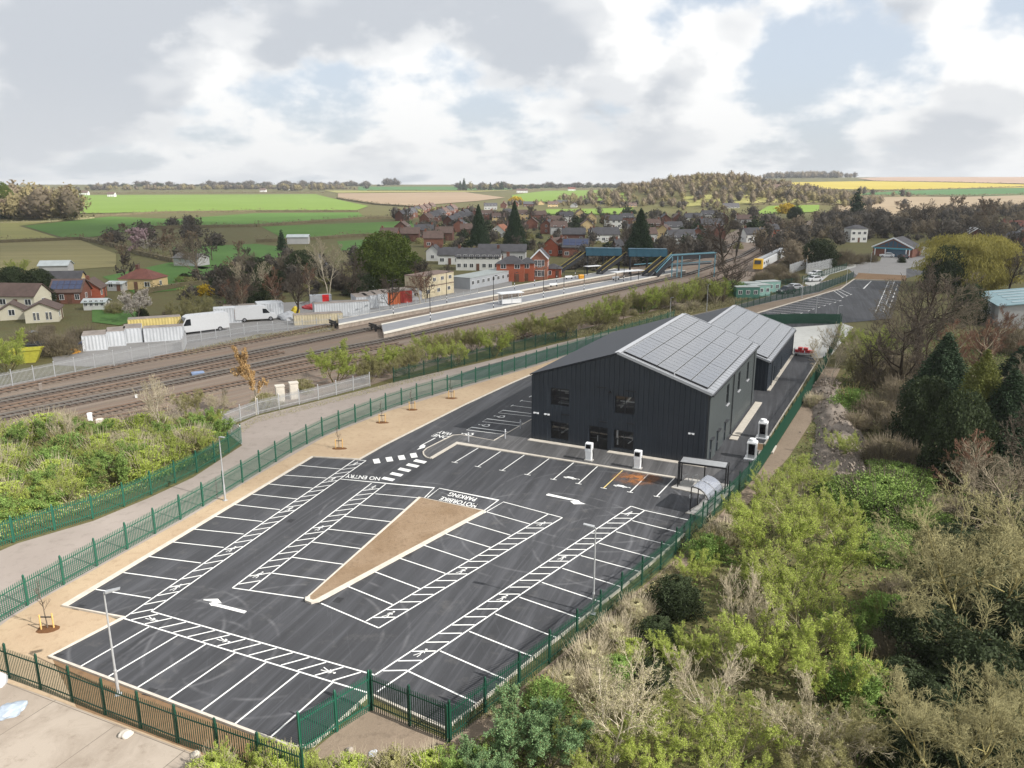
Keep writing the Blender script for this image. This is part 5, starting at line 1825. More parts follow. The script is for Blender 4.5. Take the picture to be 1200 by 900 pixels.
M_BAG = plain('white_bag', S('#a9abae'), .6, .12, 2)
M_BAGB = plain('pale_blue_bag', S('#8d97a2'), .6, .15, 2)
lump('rubble_bag', (-3, 802), .5, .45, .6, M_BAG, 'white rubble bag at the left edge by the fence', 'bag', 3)
lump('sheeted_pile', (9, 836), .9, .6, .35, M_BAGB, 'flat pale blue sheeted pile on the concrete yard', 'pile', 5)
lump('stone', (148, 862), .32, .28, .22, M_KERB, 'round pale stone outside the bottom fence', 'stone', 6)
lump('stone', (229, 886), .22, .2, .18, M_KERB, 'small pale stone near the bottom fence end', 'stone', 7)
lump('paper_scrap', (437, 884), .22, .25, .05, M_BAG, 'pale scrap of litter outside the fence corner', 'litter', 8)
lump('rubble_lump', (410, 881), .2, .2, .2, M_CONC, 'brown lump of rubble outside the fence corner', 'stone', 9)
lump('rubble_lump', (714, 733), .6, .4, .3, M_CONC, 'grey lump of rubble outside the right fence', 'stone', 10)
lump('tyre_heap', (229, 517), .7, .6, .5, M_BLACK, 'dark discarded heap above the left green fence', 'heap', 11)


# spoil bank beside the rear service road
def spoil():
    path = [P0(*q) for q in [(1000, 560), (980, 545), (985, 510), (975, 480), (972, 455)]]
    pts = resample(path, 1.0)
    rng = random.Random(4)
    V, F = [], []
    nx = 13
    for i, p in enumerate(pts):
        d = (pts[min(i + 1, len(pts) - 1)] - pts[max(0, i - 1)]).normalized()
        nn = Vector((-d.y, d.x, 0))
        e = math.sin(math.pi * (i + .5) / len(pts)) ** .5
        for j in range(nx):
            t = j / (nx - 1) * 2 - 1
            hz = 1.4 * e * max(0, 1 - t * t) ** 1.2 * rng.uniform(.75, 1.2)
            q = p + nn * t * 2.4 + Vector((rng.uniform(-.2, .2), rng.uniform(-.2, .2), hz - .05))
            V.append(tuple(q))
    for i in range(len(pts) - 1):
        for j in range(nx - 1):
            F.append((i * nx + j, i * nx + j + 1, (i + 1) * nx + j + 1, (i + 1) * nx + j))
    me = bpy.data.meshes.new('spoil_bank')
    me.from_pydata(V, [], F)
    me.materials.append(M_SPOIL)
    me.polygons.foreach_set('use_smooth', [True] * len(F))
    tag(ob('spoil_bank', me), 'bank of pale rubble and soil beside the service road fence', kind='structure')
    mb = MB()
    for i in range(420):
        p = rng.choice(pts) + Vector((rng.gauss(0, 1.2), rng.gauss(0, 1.2), 0))
        s = rng.uniform(.06, .22)
        best = min(pts, key=lambda q: (q - p).length)
        dd = (best - p).length
        z = 1.25 * max(0, 1 - (dd / 2.4) ** 2) ** 1.2
        mb.tube((p.x, p.y, z - s * .4), (p.x + rng.uniform(-s, s), p.y + rng.uniform(-s, s), z + s), s, s * .5, 5)
    tag(mb.build('rubble', M_SPOIL), 'loose rubble scattered over the spoil bank', kind='stuff')


spoil()
# ------------------------------------------------------------------ railway
M_RAIL = plain('rusty_rail', S('#7d6a5c'), 0.5, 0.2, 1.0, 0.3)
M_RAILS = plain('worn_rail', S('#8d8984'), 0.35, 0.15, 1.0, 0.6)
M_SLEEP = plain('sleeper', S('#5f554c'), 0.9, 0.25, 2.0, rand=0.3)


def track(px, label, dark=True, worn=False):
    P = resample([P0(*q) for q in px], 4.0)
    r = empty('railway_track', P[0], 0, label, 'track')
    o0 = P[0]
    b = MB().strip([p - o0 for p in P], 3.2, 0.05)
    b.build('track_bed', M_BALDARK if dark else M_BALLAST, r)
    for s in (-.72, .72):
        Q = []
        for i, p in enumerate(P):
            d = (P[min(i + 1, len(P) - 1)] - P[max(i - 1, 0)]).normalized()
            Q.append(p - o0 + Vector((-d.y, d.x, 0)) * s)
        MB().wallstrip([(q.x, q.y) for q in Q], .09, .16, .32).build('rail', M_RAILS if worn else M_RAIL, r)
    mb = MB()
    for p, q in zip(P, P[1:]):
        d = (q - p).normalized(); nn = Vector((-d.y, d.x, 0))
        L = (q - p).length
        k = int(L / .8)
        for j in range(k):
            c = p - o0 + d * (j + .5) * L / k
            a = [c - nn * 1.25 - d * .12, c + nn * 1.25 - d * .12, c + nn * 1.25 + d * .12, c - nn * 1.25 + d * .12][::-1]
            mb.hexa([(t.x, t.y, .04) for t in a], [(t.x, t.y, .17) for t in a])
    tag(mb.build('sleepers', M_SLEEP, r), kind='stuff')


track([(-80, 477), (0, 460), (155, 426), (300, 400), (365, 386), (392, 381)], 'rusty siding nearest the storage yard fence', dark=False)
track([(-80, 488), (0, 471), (287, 415.5), (425, 388), (447, 383.5), (520, 368.5), (587, 354.5), (700, 332), (760, 319), (830, 300), (880, 276), (905, 262)], 'dark main line running between the two platforms', worn=True)
track([(-80, 508), (0, 490), (175, 455), (280, 433), (360, 416), (440, 402), (520, 385), (600, 368), (700, 345.5), (805, 322), (870, 300), (905, 280), (930, 263)], 'track running along the near side of the near platform', worn=True)
track([(-80, 528), (0, 510), (160, 475), (300, 446), (440, 418), (587, 390), (700, 362), (790, 338), (860, 314), (905, 290), (945, 264)], 'outermost track beside the olive bushes', dark=False)
track([(-80, 497), (0, 480), (220, 437), (330, 413)], 'rusty track between the two main lines at left', dark=False)
track([(-80, 540), (0, 522), (120, 493), (200, 480)], 'overgrown outer track behind the left scrub', dark=False)
track([(600, 398), (720, 367), (800, 345), (870, 318)], 'overgrown track by the scrub behind the hall', dark=False)
track([(300, 438), (360, 425), (420, 412), (470, 404)], 'short rusty track in the middle of the ballast', dark=False)

M_PLAT = plain('platform_asphalt', S('#8a8b8e'), 0.85, 0.12, 0.3)
M_PEDGE = plain('platform_edge', S('#d9d3c6'), 0.8, 0.12, 1.0)
M_PWALL = plain('platform_wall', S('#a2968a'), 0.9, 0.25, 1.5)
PH = 0.9


def platform(near, far, label):
    Nn = [P0(*q) for q in near]
    Ff = [P0(*q) for q in far]
    r = empty('platform', Nn[0], 0, label, 'platform')
    o0 = Nn[0]
    k = 30
    A = resample(Nn, 1e9 if len(Nn) < 2 else sum((b - a).length for a, b in zip(Nn, Nn[1:])) / k)
    B = resample(Ff, sum((b - a).length for a, b in zip(Ff, Ff[1:])) / k)
    m = min(len(A), len(B))
    A, B = [a - o0 for a in A[:m]], [b - o0 for b in B[:m]]
    up = lambda p, z: Vector((p.x, p.y, z))
    mb, me_, mw = MB(), MB(), MB()
    for i in range(m - 1):
        a, b, c, d = A[i], A[i + 1], B[i + 1], B[i]
        e = .16
        a2, b2, c2, d2 = a.lerp(d, e), b.lerp(c, e), c.lerp(b, e * .7), d.lerp(a, e * .7)
        mb.poly([up(a2, PH), up(b2, PH), up(c2, PH), up(d2, PH)])
        me_.hexa([up(a, PH - .15), up(b, PH - .15), up(b2, PH - .15), up(a2, PH - .15)], [up(a, PH + .01), up(b, PH + .01), up(b2, PH + .01), up(a2, PH + .01)])
        me_.hexa([up(d2, PH - .15), up(c2, PH - .15), up(c, PH - .15), up(d, PH - .15)], [up(d2, PH + .01), up(c2, PH + .01), up(c, PH + .01), up(d, PH + .01)])
        mw.poly([up(a.lerp(d, .03), 0), up(b.lerp(c, .03), 0), up(b.lerp(c, .03), PH - .15), up(a.lerp(d, .03), PH - .15)])
        mw.poly([up(c.lerp(b, .03), 0), up(d.lerp(a, .03), 0), up(d.lerp(a, .03), PH - .15), up(c.lerp(b, .03), PH - .15)])
    a, d = A[0], B[0]
    mw.poly([up(d, 0), up(a, 0), up(a, PH), up(d, PH)])
    mb.build('surface', M_PLAT, r); me_.build('edge_paving', M_PEDGE, r); mw.build('retaining_wall', M_PWALL, r)


platform([(397, 386), (500, 366), (585, 350), (650, 338), (720, 325), (742, 319)], [(397, 379), (500, 359), (600, 339), (640, 332), (693, 324), (720, 318)], 'far platform with pale edges in front of the brick station')
platform([(450, 397), (520, 380.5), (600, 363.5), (700, 342), (804, 320.5)], [(447, 385), (520, 369.5), (597, 354), (700, 335), (790, 318.5)], 'near island platform with pale edges and glass shelter')


def bstop(u, v, label):
    p = P0(u, v)
    r = empty('buffer_stop', (p.x, p.y, .05), .65, label, 'buffer stop', 'dark timber buffer stops')
    for s in (-.8, .8):
        MB().box(-.15, .15, s - .12, s + .12, 0, 1.3).build('upright', M_BLACK, r)
        MB().bar((-.1, s, 1.1), (1.3, s, .1), .18, .18).build('brace', M_BLACK, r)
    for z in (.7, 1.1): MB().box(-.32, -.16, -1.3, 1.3, z, z + .28).build('beam', M_BLACK, r)


bstop(391, 384, 'dark buffer stop at the end of the far siding')
bstop(438, 388, 'dark buffer stop beside the near platform ramp')


# station lamps with banded feet
def slamp(u, v, label, h=6.6, z=PH, double=False):
    p = P0(u, v)
    p = G(u, v, z)
    r = empty('platform_lamp', (p.x, p.y, z), RNG.random() * .3 + .6, label, 'platform lamp', 'black platform lamps with white banded feet')
    MB().tube((0, 0, 0), (0, 0, h), .075, .05, 8).build('pole', M_BLACK, r)
    for i in range(2): MB().tube((0, 0, .5 + i * .7), (0, 0, .85 + i * .7), .09, None, 8).build('white_band', M_WHITE, r)
    for s in ((-1, 1) if double else (1,)):
        MB().bar((0, 0, h - .1), (s * .8, 0, h), .05, .05).build('arm', M_BLACK, r)
        MB().box(min(s * .5, s * 1.05), max(s * .5, s * 1.05), -.14, .14, h, h + .1).build('lantern', M_BLACK, r)


for i, (u, v, w_) in enumerate([(461, 368, 'beside the white container row on the far platform'), (523.6, 355, 'in front of the stacked cabins'), (603, 339, 'in front of the long grey cabin end'), (626.4, 335, 'left of the brick station gable'), (652.4, 330, 'right of the brick station gable'), (674, 326, 'left of the first footbridge stair'),
                                (504.4, 375.6, 'at the low end of the near platform'), (578.4, 361, 'left of the glass shelter on the near platform'), (636.7, 349, 'right of the glass shelter on the near platform'), (660.7, 344.5, 'halfway along the near platform'), (684.4, 340, 'on the near platform opposite the station'), (731, 330, 'on the near platform beside the white canopy')]):
    slamp(u, v, 'black platform lamp with banded foot ' + w_, 6.6 if i not in (2, 3, 4) else 4.0, double=(i in (0, 5, 11)))

M_SHEL = plain('shelter_frame', S('#b9bcc0'), .4, .05)
r = empty('platform_shelter', G(598, 356, PH), .52, 'small glass waiting shelter with white roof on the near platform', 'shelter')
for x in (-2.4, 0, 2.4):
    for y in (-.7, .7): MB().box(x - .05, x + .05, y - .05, y + .05, 0, 2.3).build('post', M_SHEL, r)
MB().hexa([(-2.8, -1.1, 2.3), (2.8, -1.1, 2.3), (2.8, 1.0, 2.3), (-2.8, 1.0, 2.3)], [(-2.8, -1.1, 2.42), (2.8, -1.1, 2.42), (2.8, 1.0, 2.55), (-2.8, 1.0, 2.55)]).build('roof', M_WHITE, r)
for a, b in ((-2.35, -.05), (.05, 2.35)):
    MB().box(a, b, .66, .68, .2, 2.2).build('pane', M_GLASS, r)
    MB().box(a, b, -.71, -.69, .2, 1.1).build('panel', M_WHITE, r)
r = empty('platform_canopy', G(776, 318.5, PH), .6, 'long white platform canopy at the foot of the footbridge stairs', 'canopy')
r.location = G(735, 329, PH)
for x in (-4, -1.3, 1.3, 4):
    MB().box(x - .06, x + .06, -.06, .06, 0, 2.5).build('post', M_BLACK, r)
for i in range(4): MB().box(-5 + i * 2.5, -2.55 + i * 2.5, -1.2, 1.2, 2.5, 2.62).build('roof_panel', M_WHITE, r)
r = empty('platform_canopy', G(694, 322, PH), .6, 'small white canopy on the far platform below the first stair', 'canopy')
for x in (-1.8, 1.8): MB().box(x - .06, x + .06, -.06, .06, 0, 2.4).build('post', M_BLACK, r)
for i in range(2): MB().box(-2.4 + i * 2.42, i * 2.42, -1, 1, 2.4, 2.52).build('roof_panel', M_WHITE, r)
r = empty('grit_bin', G(681, 326.5, PH), .3, 'yellow grit bin on the far platform', 'bin')
MB().hexa([(-.6, -.4, 0), (.6, -.4, 0), (.6, .4, 0), (-.6, .4, 0)], [(-.7, -.5, .8), (.7, -.5, .8), (.7, .5, .8), (-.7, .5, .8)]).build('body', plain('yellow_plastic', S('#d99a2b'), .5), r)
MB().hexa([(-.72, -.52, .805), (.72, -.52, .805), (.72, .52, .805), (-.72, .52, .805)], [(-.6, -.3, 1.1), (.6, -.3, 1.1), (.6, .4, 1.1), (-.6, .4, 1.1)]).build('lid', plain('yellow_plastic', S('#d99a2b'), .5), r)
for u, v, lab in ((649, 336, 'white bench on the far platform'), (722, 328, 'white bench on the near platform'), (667, 327, 'second white bench on the far platform')):
    p = G(u, v, PH)
    r = empty('platform_bench', p, .6, lab, 'bench', 'white platform benches')
    MB().box(-1.2, 1.2, -.25, .25, .42, .48).build('seat', M_WHITE, r)
    MB().box(-1.2, 1.2, .22, .27, .55, .9).build('backrest', M_WHITE, r)
    for x in (-.9, .9): MB().box(x - .05, x + .05, -.2, .26, 0, .42).build('leg', M_BLACK, r)

# footbridge
M_BLUE = plain('bridge_blue', S('#2d586a'), .5, .12, 1.0)
M_LBLUE = plain('rail_light_blue', S('#618a98'), .5, .1, 1.0)
M_YELR = plain('yellow_handrail', S('#8a7a38'), .6, .1)
M_DKST = plain('dark_bridge_steel', (.02, .022, .026), .6)
q1, q2, q3, q4, q5 = G(686, 299, 5.5), G(728, 299.5, 5.5), G(736, 300, 5.5), G(781, 300.5, 5.5), G(838, 298, 6.3)
fbr = empty('footbridge', (q1.x, q1.y, 0), 0, 'station footbridge with blue canopies, stairs and ramp', 'footbridge')
o0 = Vector((q1.x, q1.y, 0))
for a, b in ((q1, q2), (q3, q4)):
    a, b = a - o0, b - o0
    MB().bar(a, b, 2.6, .3).build('deck', M_DKST, fbr)
    n_ = 5
    for i in range(n_):
        s, e = a.lerp(b, i / n_ + .004), a.lerp(b, (i + 1) / n_ - .004)
        for off in (-1.35, 1.35):
            MB().bar(s + Vector((0, off, 1.0)), e + Vector((0, off, 1.0)), .08, 2.0).build('side_panel', M_BLUE, fbr)
        MB().bar(s + Vector((0, 0, 2.1)), e + Vector((0, 0, 2.1)), 2.9, .15).build('roof_panel', M_BLUE, fbr)
    for t in (.06, .5, .94):
        p = a.lerp(b, t)
        for off in (-1, 1): MB().box(p.x - .13, p.x + .13, p.y + off - .13, p.y + off + .13, 0, 5.35).build('column', M_DKST, fbr)
MB().bar(q2 - o0, q3 - o0, 2.6, .3).build('deck', M_DKST, fbr)


def stair(top, bot, wd=2.0):
    t, b = top - o0, bot - o0
    side = Vector((-(b - t).y, (b - t).x, 0)).normalized()
    st_ = MB()
    k = 18
    for i in range(k):
        p = t.lerp(b, (i + .5) / k)
        q = t.lerp(b, (i + 1.4) / k)
        a = Vector((p.x, p.y, p.z)); c = Vector((q.x, q.y, p.z))
        st_.bar(a, c, wd, .1)
    s0 = st_.build('stair_flight', M_DKST, fbr)
    for s in (-wd / 2, wd / 2):
        MB().bar(t + side * s + Vector((0, 0, .1)), b + side * s + Vector((0, 0, .1)), .1, .5).build('stringer', M_DKST, s0)
        MB().bar(t + side * s + Vector((0, 0, 1.1)), b + side * s + Vector((0, 0, 1.1)), .14, .14).build('handrail', M_YELR, s0)
        MB().bar(t + side * s + Vector((0, 0, .6)), b + side * s + Vector((0, 0, .6)), .04, .8).build('infill', M_DKST, s0)


stair(q1 + Vector((-.6, 0, 0)), G(654, 320, 0.9))
stair(q2 + Vector((.6, 0, 0)), G(702, 321, 0.95))
stair(q4 + Vector((.6, 0, 0)), G(756, 323.5, 0.95))
rp = [G(768, 323, 1.0), G(787, 303, 5.3), G(838, 300, 5.8)]
for a, b in zip(rp, rp[1:]):
    a, b = a - o0, b - o0
    MB().bar(a + Vector((0, 0, -.2)), b + Vector((0, 0, -.2)), 2.2, .3).build('ramp_deck', M_DKST, fbr)
    for y in (-1.1, 1.1):
        MB().bar(a + Vector((0, y, 1.0)), b + Vector((0, y, 1.0)), .16, .22).build('ramp_rail', M_LBLUE, fbr)
        MB().bar(a + Vector((0, y, .4)), b + Vector((0, y, .4)), .04, .9).build('ramp_infill', M_DKST, fbr)
a, b = G(781, 312, 2.4) - o0, G(833, 308, 3.4) - o0
MB().bar(a, b, 2.2, .25).build('ramp_deck', M_DKST, fbr)
MB().bar(a + Vector((0, -1.1, .6)), b + Vector((0, -1.1, .6)), .16, .25).build('ramp_rail', M_LBLUE, fbr)
for t in (0, .12, .22, .62, .98):
    p = rp[1].lerp(rp[2], t) - o0
    MB().box(p.x - .15, p.x + .15, p.y - 1.3, p.y - 1.0, 0, p.z + .6).build('ramp_column', M_LBLUE, fbr)
a, b = G(743, 310, 2.4) - o0, G(770, 308, 2.6) - o0
MB().bar(a, b, .2, .25).build('ramp_rail', M_LBLUE, fbr)

# ------------------------------------------------------------------ houses
def mat_brick(name, a, b, mortar):
    n = N(name)
    br = n.n('ShaderNodeTexBrick')
    p = n.obj()
    n.l(n.map(p, (1, 1, 1), (R(90), 0, 0)), br.inputs['Vector'])
    br.inputs['Color1'].default_value = a + (1,); br.inputs['Color2'].default_value = b + (1,); br.inputs['Mortar'].default_value = mortar + (1,)
    br.inputs['Scale'].default_value = 4.4
    br.inputs['Mortar Size'].default_value = .012
    c = n.mix(n.rng(n.noise(p, .8, 4), .35, .7, 0, .35), br.outputs['Color'], k3(a, .7))
    return n.fin(c, .9)


W_ = {'brick': mat_brick('red_brick', S('#7d4d3c'), S('#704638'), S('#85766a')), 'orange': mat_brick('orange_brick', S('#a8553a'), S('#9a4c33'), S('#98806c')),
      'cream': plain('cream_render', S('#c8c2ae'), .85, .06, .6), 'white': plain('white_render', S('#cdcdc9'), .85, .06, .6), 'buff': plain('buff_render', S('#c8b082'), .85, .08, .6),
      'grey': plain('grey_render', S('#a9a9a8'), .85, .08, .6), 'dark': mat_brick('dark_brick', S('#664034'), S('#5a382e'), S('#6e5f55'))}  # bricks muted and darkened to carry the village's shade and haze


def mat_tiles(name, c):
    n = N(name)
    p = n.obj()
    w = n.n('ShaderNodeTexWave'); w.bands_direction = 'Z'; w.inputs['Scale'].default_value = 2.2; w.inputs['Distortion'].default_value = .4
    n.l(p, w.inputs['Vector'])
    cc = n.mix(n.rng(n.noise(p, .7, 5, .65), .32, .7), k3(c, .75), k3(c, 1.25))
    cc = n.mix(n.rng(w.outputs['Fac'], .2, 0, 0, .4), cc, k3(c, .5))
    return n.fin(cc, .85)


R_ = {'slate': mat_tiles('slate_roof', S('#4a494c')), 'brown': mat_tiles('brown_tiles', S('#5d4c45')), 'red': mat_tiles('red_tiles', S('#6d4238')), 'grey': mat_tiles('grey_tiles', S('#5f5d5c')),
      'rust': mat_tiles('orange_tiles', S('#8a5a42')), 'pale': plain('pale_roof_sheet', S('#a9b0b0'), .6, .12, .5)}
M_UPVC = plain('white_window_frame', (.75, .75, .74), .5, .03)
M_DOORR = plain('door_paint', S('#6b4a3a'), .6, .2, rand=.5)
_wf = MB()
for q in ((-.5, .5, 0, .06), (-.5, .5, .94, 1), (-.5, -.43, .06, .94), (.43, .5, .06, .94), (-.03, .03, .06, .94)):
    _wf.box(q[0], q[1], -.07, .0, q[2], q[3])
WIN_F = _wf.mesh('window', M_UPVC)
WIN_P = MB().box(-.43, .43, -.05, -.01, .06, .94).mesh('pane', M_PANE)
DOOR = MB().box(-.5, .5, -.07, 0, 0, 1).mesh('door', M_DOORR)


def add_win(r, x, y, z, w, h, rz):
    f = ob('window', WIN_F, r, (x, y, z), (0, 0, rz), (w, 1, h))
    ob('pane', WIN_P, f)


def house(u, v, w, d, h, ang, wall, roof, label, pitch=38, hip=False, chim=1, wins=None, name='house', cat='house', group=None, solar=0, terrain=False, detail=2, ends=True, door=True):
    """house whose near long side stands at pixel (u, v); ang = turn of its ridge from the picture plane in degrees"""
    p = GT(u, v) if terrain else P0(u, v)
    a = R(ang)
    if ang > 45: c = p + Vector((math.cos(a) * w / 2, math.sin(a) * w / 2, 0))          # gable end towards the camera
    else: c = p + Vector((-math.sin(a) * d / 2, math.cos(a) * d / 2, 0))
    r = empty(name, (c.x, c.y, p.z - .02), a, label, cat, group)
    rh = math.tan(R(pitch)) * d / 2
    x0, x1, y0, y1 = -w / 2, w / 2, -d / 2, d / 2
    mb = MB()
    mb.poly([(x0, y0, 0), (x1, y0, 0), (x1, y0, h), (x0, y0, h)]); mb.poly([(x1, y1, 0), (x0, y1, 0), (x0, y1, h), (x1, y1, h)])
    if hip:
        mb.poly([(x1, y0, 0), (x1, y1, 0), (x1, y1, h), (x1, y0, h)]); mb.poly([(x0, y1, 0), (x0, y0, 0), (x0, y0, h), (x0, y1, h)])
    else:
        mb.poly([(x1, y0, 0), (x1, y1, 0), (x1, y1, h), (x1, 0, h + rh), (x1, y0, h)]); mb.poly([(x0, y1, 0), (x0, y0, 0), (x0, y0, h), (x0, 0, h + rh), (x0, y1, h)])
    mb.build('wall', W_[wall] if isinstance(wall, str) else wall, r)
    o = .35
    s = rh / (d / 2)
    rm = R_[roof] if isinstance(roof, str) else roof
    mb = MB()
    zt = h + rh + .02
    if hip:
        k = min(d / 2, w / 2 - .3)
        e = [(x0 - o, y0 - o), (x1 + o, y0 - o), (x1 + o, y1 + o), (x0 - o, y1 + o)]
        ze = h - s * o
        rl, rr_ = (x0 + k, 0, zt), (x1 - k, 0, zt)
        E_ = [(x, y, ze) for x, y in e]
        mb.poly([E_[0], E_[1], rr_, rl]); mb.poly([E_[1], E_[2], rr_]); mb.poly([E_[2], E_[3], rl, rr_]); mb.poly([E_[3], E_[0], rl])
        mb.poly([(x, y, ze - .02) for x, y in e][::-1])
    else:
        for sg in (-1, 1):
            q = [(x0 - o, sg * (d / 2 + o), h - s * o), (x1 + o, sg * (d / 2 + o), h - s * o), (x1 + o, 0, zt), (x0 - o, 0, zt)]
            if sg == 1: q = q[::-1]
            mb.hexa(q, [(x, y, z + .16) for x, y, z in q])
    rf = mb.build('roof', rm, r)
    for i in range(chim):
        cx = (x0 + .7) if i == 0 else (x1 - .7)
        if hip: cx *= .3
        ch = MB().box(cx - .4, cx + .4, -.35, .35, h + rh - .6, h + rh + 1.0).build('chimney', W_['brick' if wall in ('brick', 'orange', 'dark') else 'dark'], rf)
    if detail:
        st = 2 if h > 4 else 1
        n_ = max(2, int(w / 3.0)) if wins is None else wins
        for fl in range(st):
            z = .9 + fl * 2.6
            for i in range(n_):
                x = x0 + w * (i + .5) / n_
                if fl == 0 and i == n_ // 2 and door:
                    ob('door', DOOR, r, (x, y0, .05), (0, 0, 0), (.95, 1, 2.05))
                else: add_win(r, x, y0, z, min(1.5, w / n_ * .62), 1.25, 0)
            if detail > 1 and ends:
                add_win(r, x1, 0, z, 1.1, 1.2, math.pi / 2)
                add_win(r, x0, 0, z, 1.1, 1.2, -math.pi / 2)
    if solar:
        sm = MB().box(-.5, .5, -.8, .8, 0, .05).mesh('solar_panel', M_SOLARH)
        L = math.hypot(d / 2, rh)
        for i in range(solar):
            for j in range(2):
                t = .3 + j * .36
                ob('solar_panel', sm, rf, (x0 + w * (i + .5) / solar, y0 * (1 - t), h + rh * t + .2), (math.atan2(rh, d / 2), 0, 0), (w / solar * .92, L * .34 / 1.6, 1))
    return r


M_SOLARH = plain('blue_solar_glass', S('#39425e'), .2, .1)
# houses by the storage yard, at left
house(12, 362, 11.5, 5.5, 2.9, -6, 'cream', 'brown', 'long cream house with brown roof at the left edge', chim=0, wins=4)
house(15, 375, 4.6, 4.2, 1.9, 116, 'cream', 'brown', 'low cream extension with brown door at the left edge', pitch=32, chim=0, wins=1)
ann = house(50, 378, 6.0, 5.6, 2.4, 112, 'cream', 'brown', 'cream gabled annexe with four tall dark windows', pitch=26, chim=0, wins=2, ends=False)
for y_ in (-1.5, -.9, .6, 1.2): add_win(ann, -3.0, y_, .45, .42, 1.6, -math.pi / 2)
house(78, 356, 6.4, 6, 2.7, 8, 'brick', 'brown', 'brick house with solar panels on its roof', chim=0, wins=4, solar=5)
house(105, 351, 6, 4.7, 2.6, 104, 'orange', 'brown', 'brick gabled wing with tall chimney beside the solar roof', chim=1, wins=2)
house(111, 363.5, 4.3, 3, 1.7, 8, 'white', 'pale', 'small white conservatory in front of the brick wing', pitch=18, chim=0, wins=4, door=False)
house(71, 337, 9.5, 5, 1.9, 8, 'buff', 'slate', 'long slate roofed outbuilding behind the solar roof', chim=0, wins=2)
house(160, 340, 9.0, 7, 3.0, -6, 'buff', 'red', 'buff hip-roofed house with red tiles', hip=True, pitch=30, chim=1, wins=3)
house(135, 341, 4, 3.5, 1.8, -6, 'grey', 'pale', 'low grey lean-to with pale roof beside the buff house', pitch=12, chim=0, wins=2)
house(63, 319, 8, 5, 2.0, 10, 'grey', 'pale', 'white canvas roofed store behind the slate outbuilding', pitch=25, chim=0, wins=0, name='shed', cat='shed', detail=0)
house(218, 312, 9, 6, 2.6, -15, 'grey', 'grey', 'grey barn with pale roof in the meadow', pitch=22, chim=0, wins=0, name='barn', cat='barn', detail=0)
house(373, 325, 4.5, 4.5, 3.6, 100, 'white', 'slate', 'white gabled house half hidden behind bare trees', pitch=50, chim=0, wins=2)
house(349, 286, 9, 5, 3.0, 5, 'grey', 'pale', 'pale blue roofed barn in the green paddock', pitch=20, chim=0, wins=0, name='barn', cat='barn', detail=0)
# white terrace, long grey cabins and the brick station
house(507, 306, 4.5, 4.5, 3.4, 80, 'white', 'slate', 'white gabled house left of the white terrace', pitch=40, wins=2)
house(527, 310, 7.5, 6, 3.2, -2, 'white', 'slate', 'white house with slate roof behind the white terrace', pitch=35, wins=3)
house(560, 317, 13.4, 7, 4.2, -4, 'white', 'slate', 'long white rendered terrace with many windows behind the grey cabin', pitch=33, chim=2, wins=7, ends=True)
house(588, 307, 16, 7, 3.6, -4, 'grey', 'slate', 'wide slate roofed building behind the brick station', pitch=30, chim=0, wins=5)
house(598, 330, 7.5, 6, 5.0, -6, 'orange', 'slate', 'red brick left wing of the station house', hip=True, pitch=30, chim=1, wins=2)
stn = house(632, 328, 7.5, 4.4, 6.0, 84, 'orange', 'slate', 'orange brick gabled station house with white bargeboards', pitch=45, chim=0, wins=2)
for s in (-1, 1):
    MB().bar((-3.75 - .42, s * 2.55, 5.75), (-3.75 - .42, 0, 8.35), .12, .35).build('bargeboard', M_WHITE, stn)
for z_ in (1.0, 3.8):
    for y_ in (-.95, 0, .95): add_win(stn, -3.77, y_, z_, .85, 1.7, -math.pi / 2)
house(617, 329.5, 4, 5, 5.0, -6, 'orange', 'slate', 'orange brick middle bay of the station house', hip=True, pitch=25, chim=0, wins=1)
house(648, 326, 4.6, 4.5, 2.8, -4, 'orange', 'slate', 'low orange brick station wing with pale windows', hip=True, pitch=25, chim=0, wins=2)
house(645, 300, 8, 6, 4.0, 60, 'orange', 'brown', 'orange brick house with brown roof behind the station', wins=3)
house(674, 302, 9, 7, 3.8, -8, 'brick', 'slate', 'brick house with solar panels above the first stair', wins=3, solar=4)
house(657, 300, 6, 6, 4.2, 75, 'brick', 'brown', 'dark brick gable just left of the solar house', wins=2)
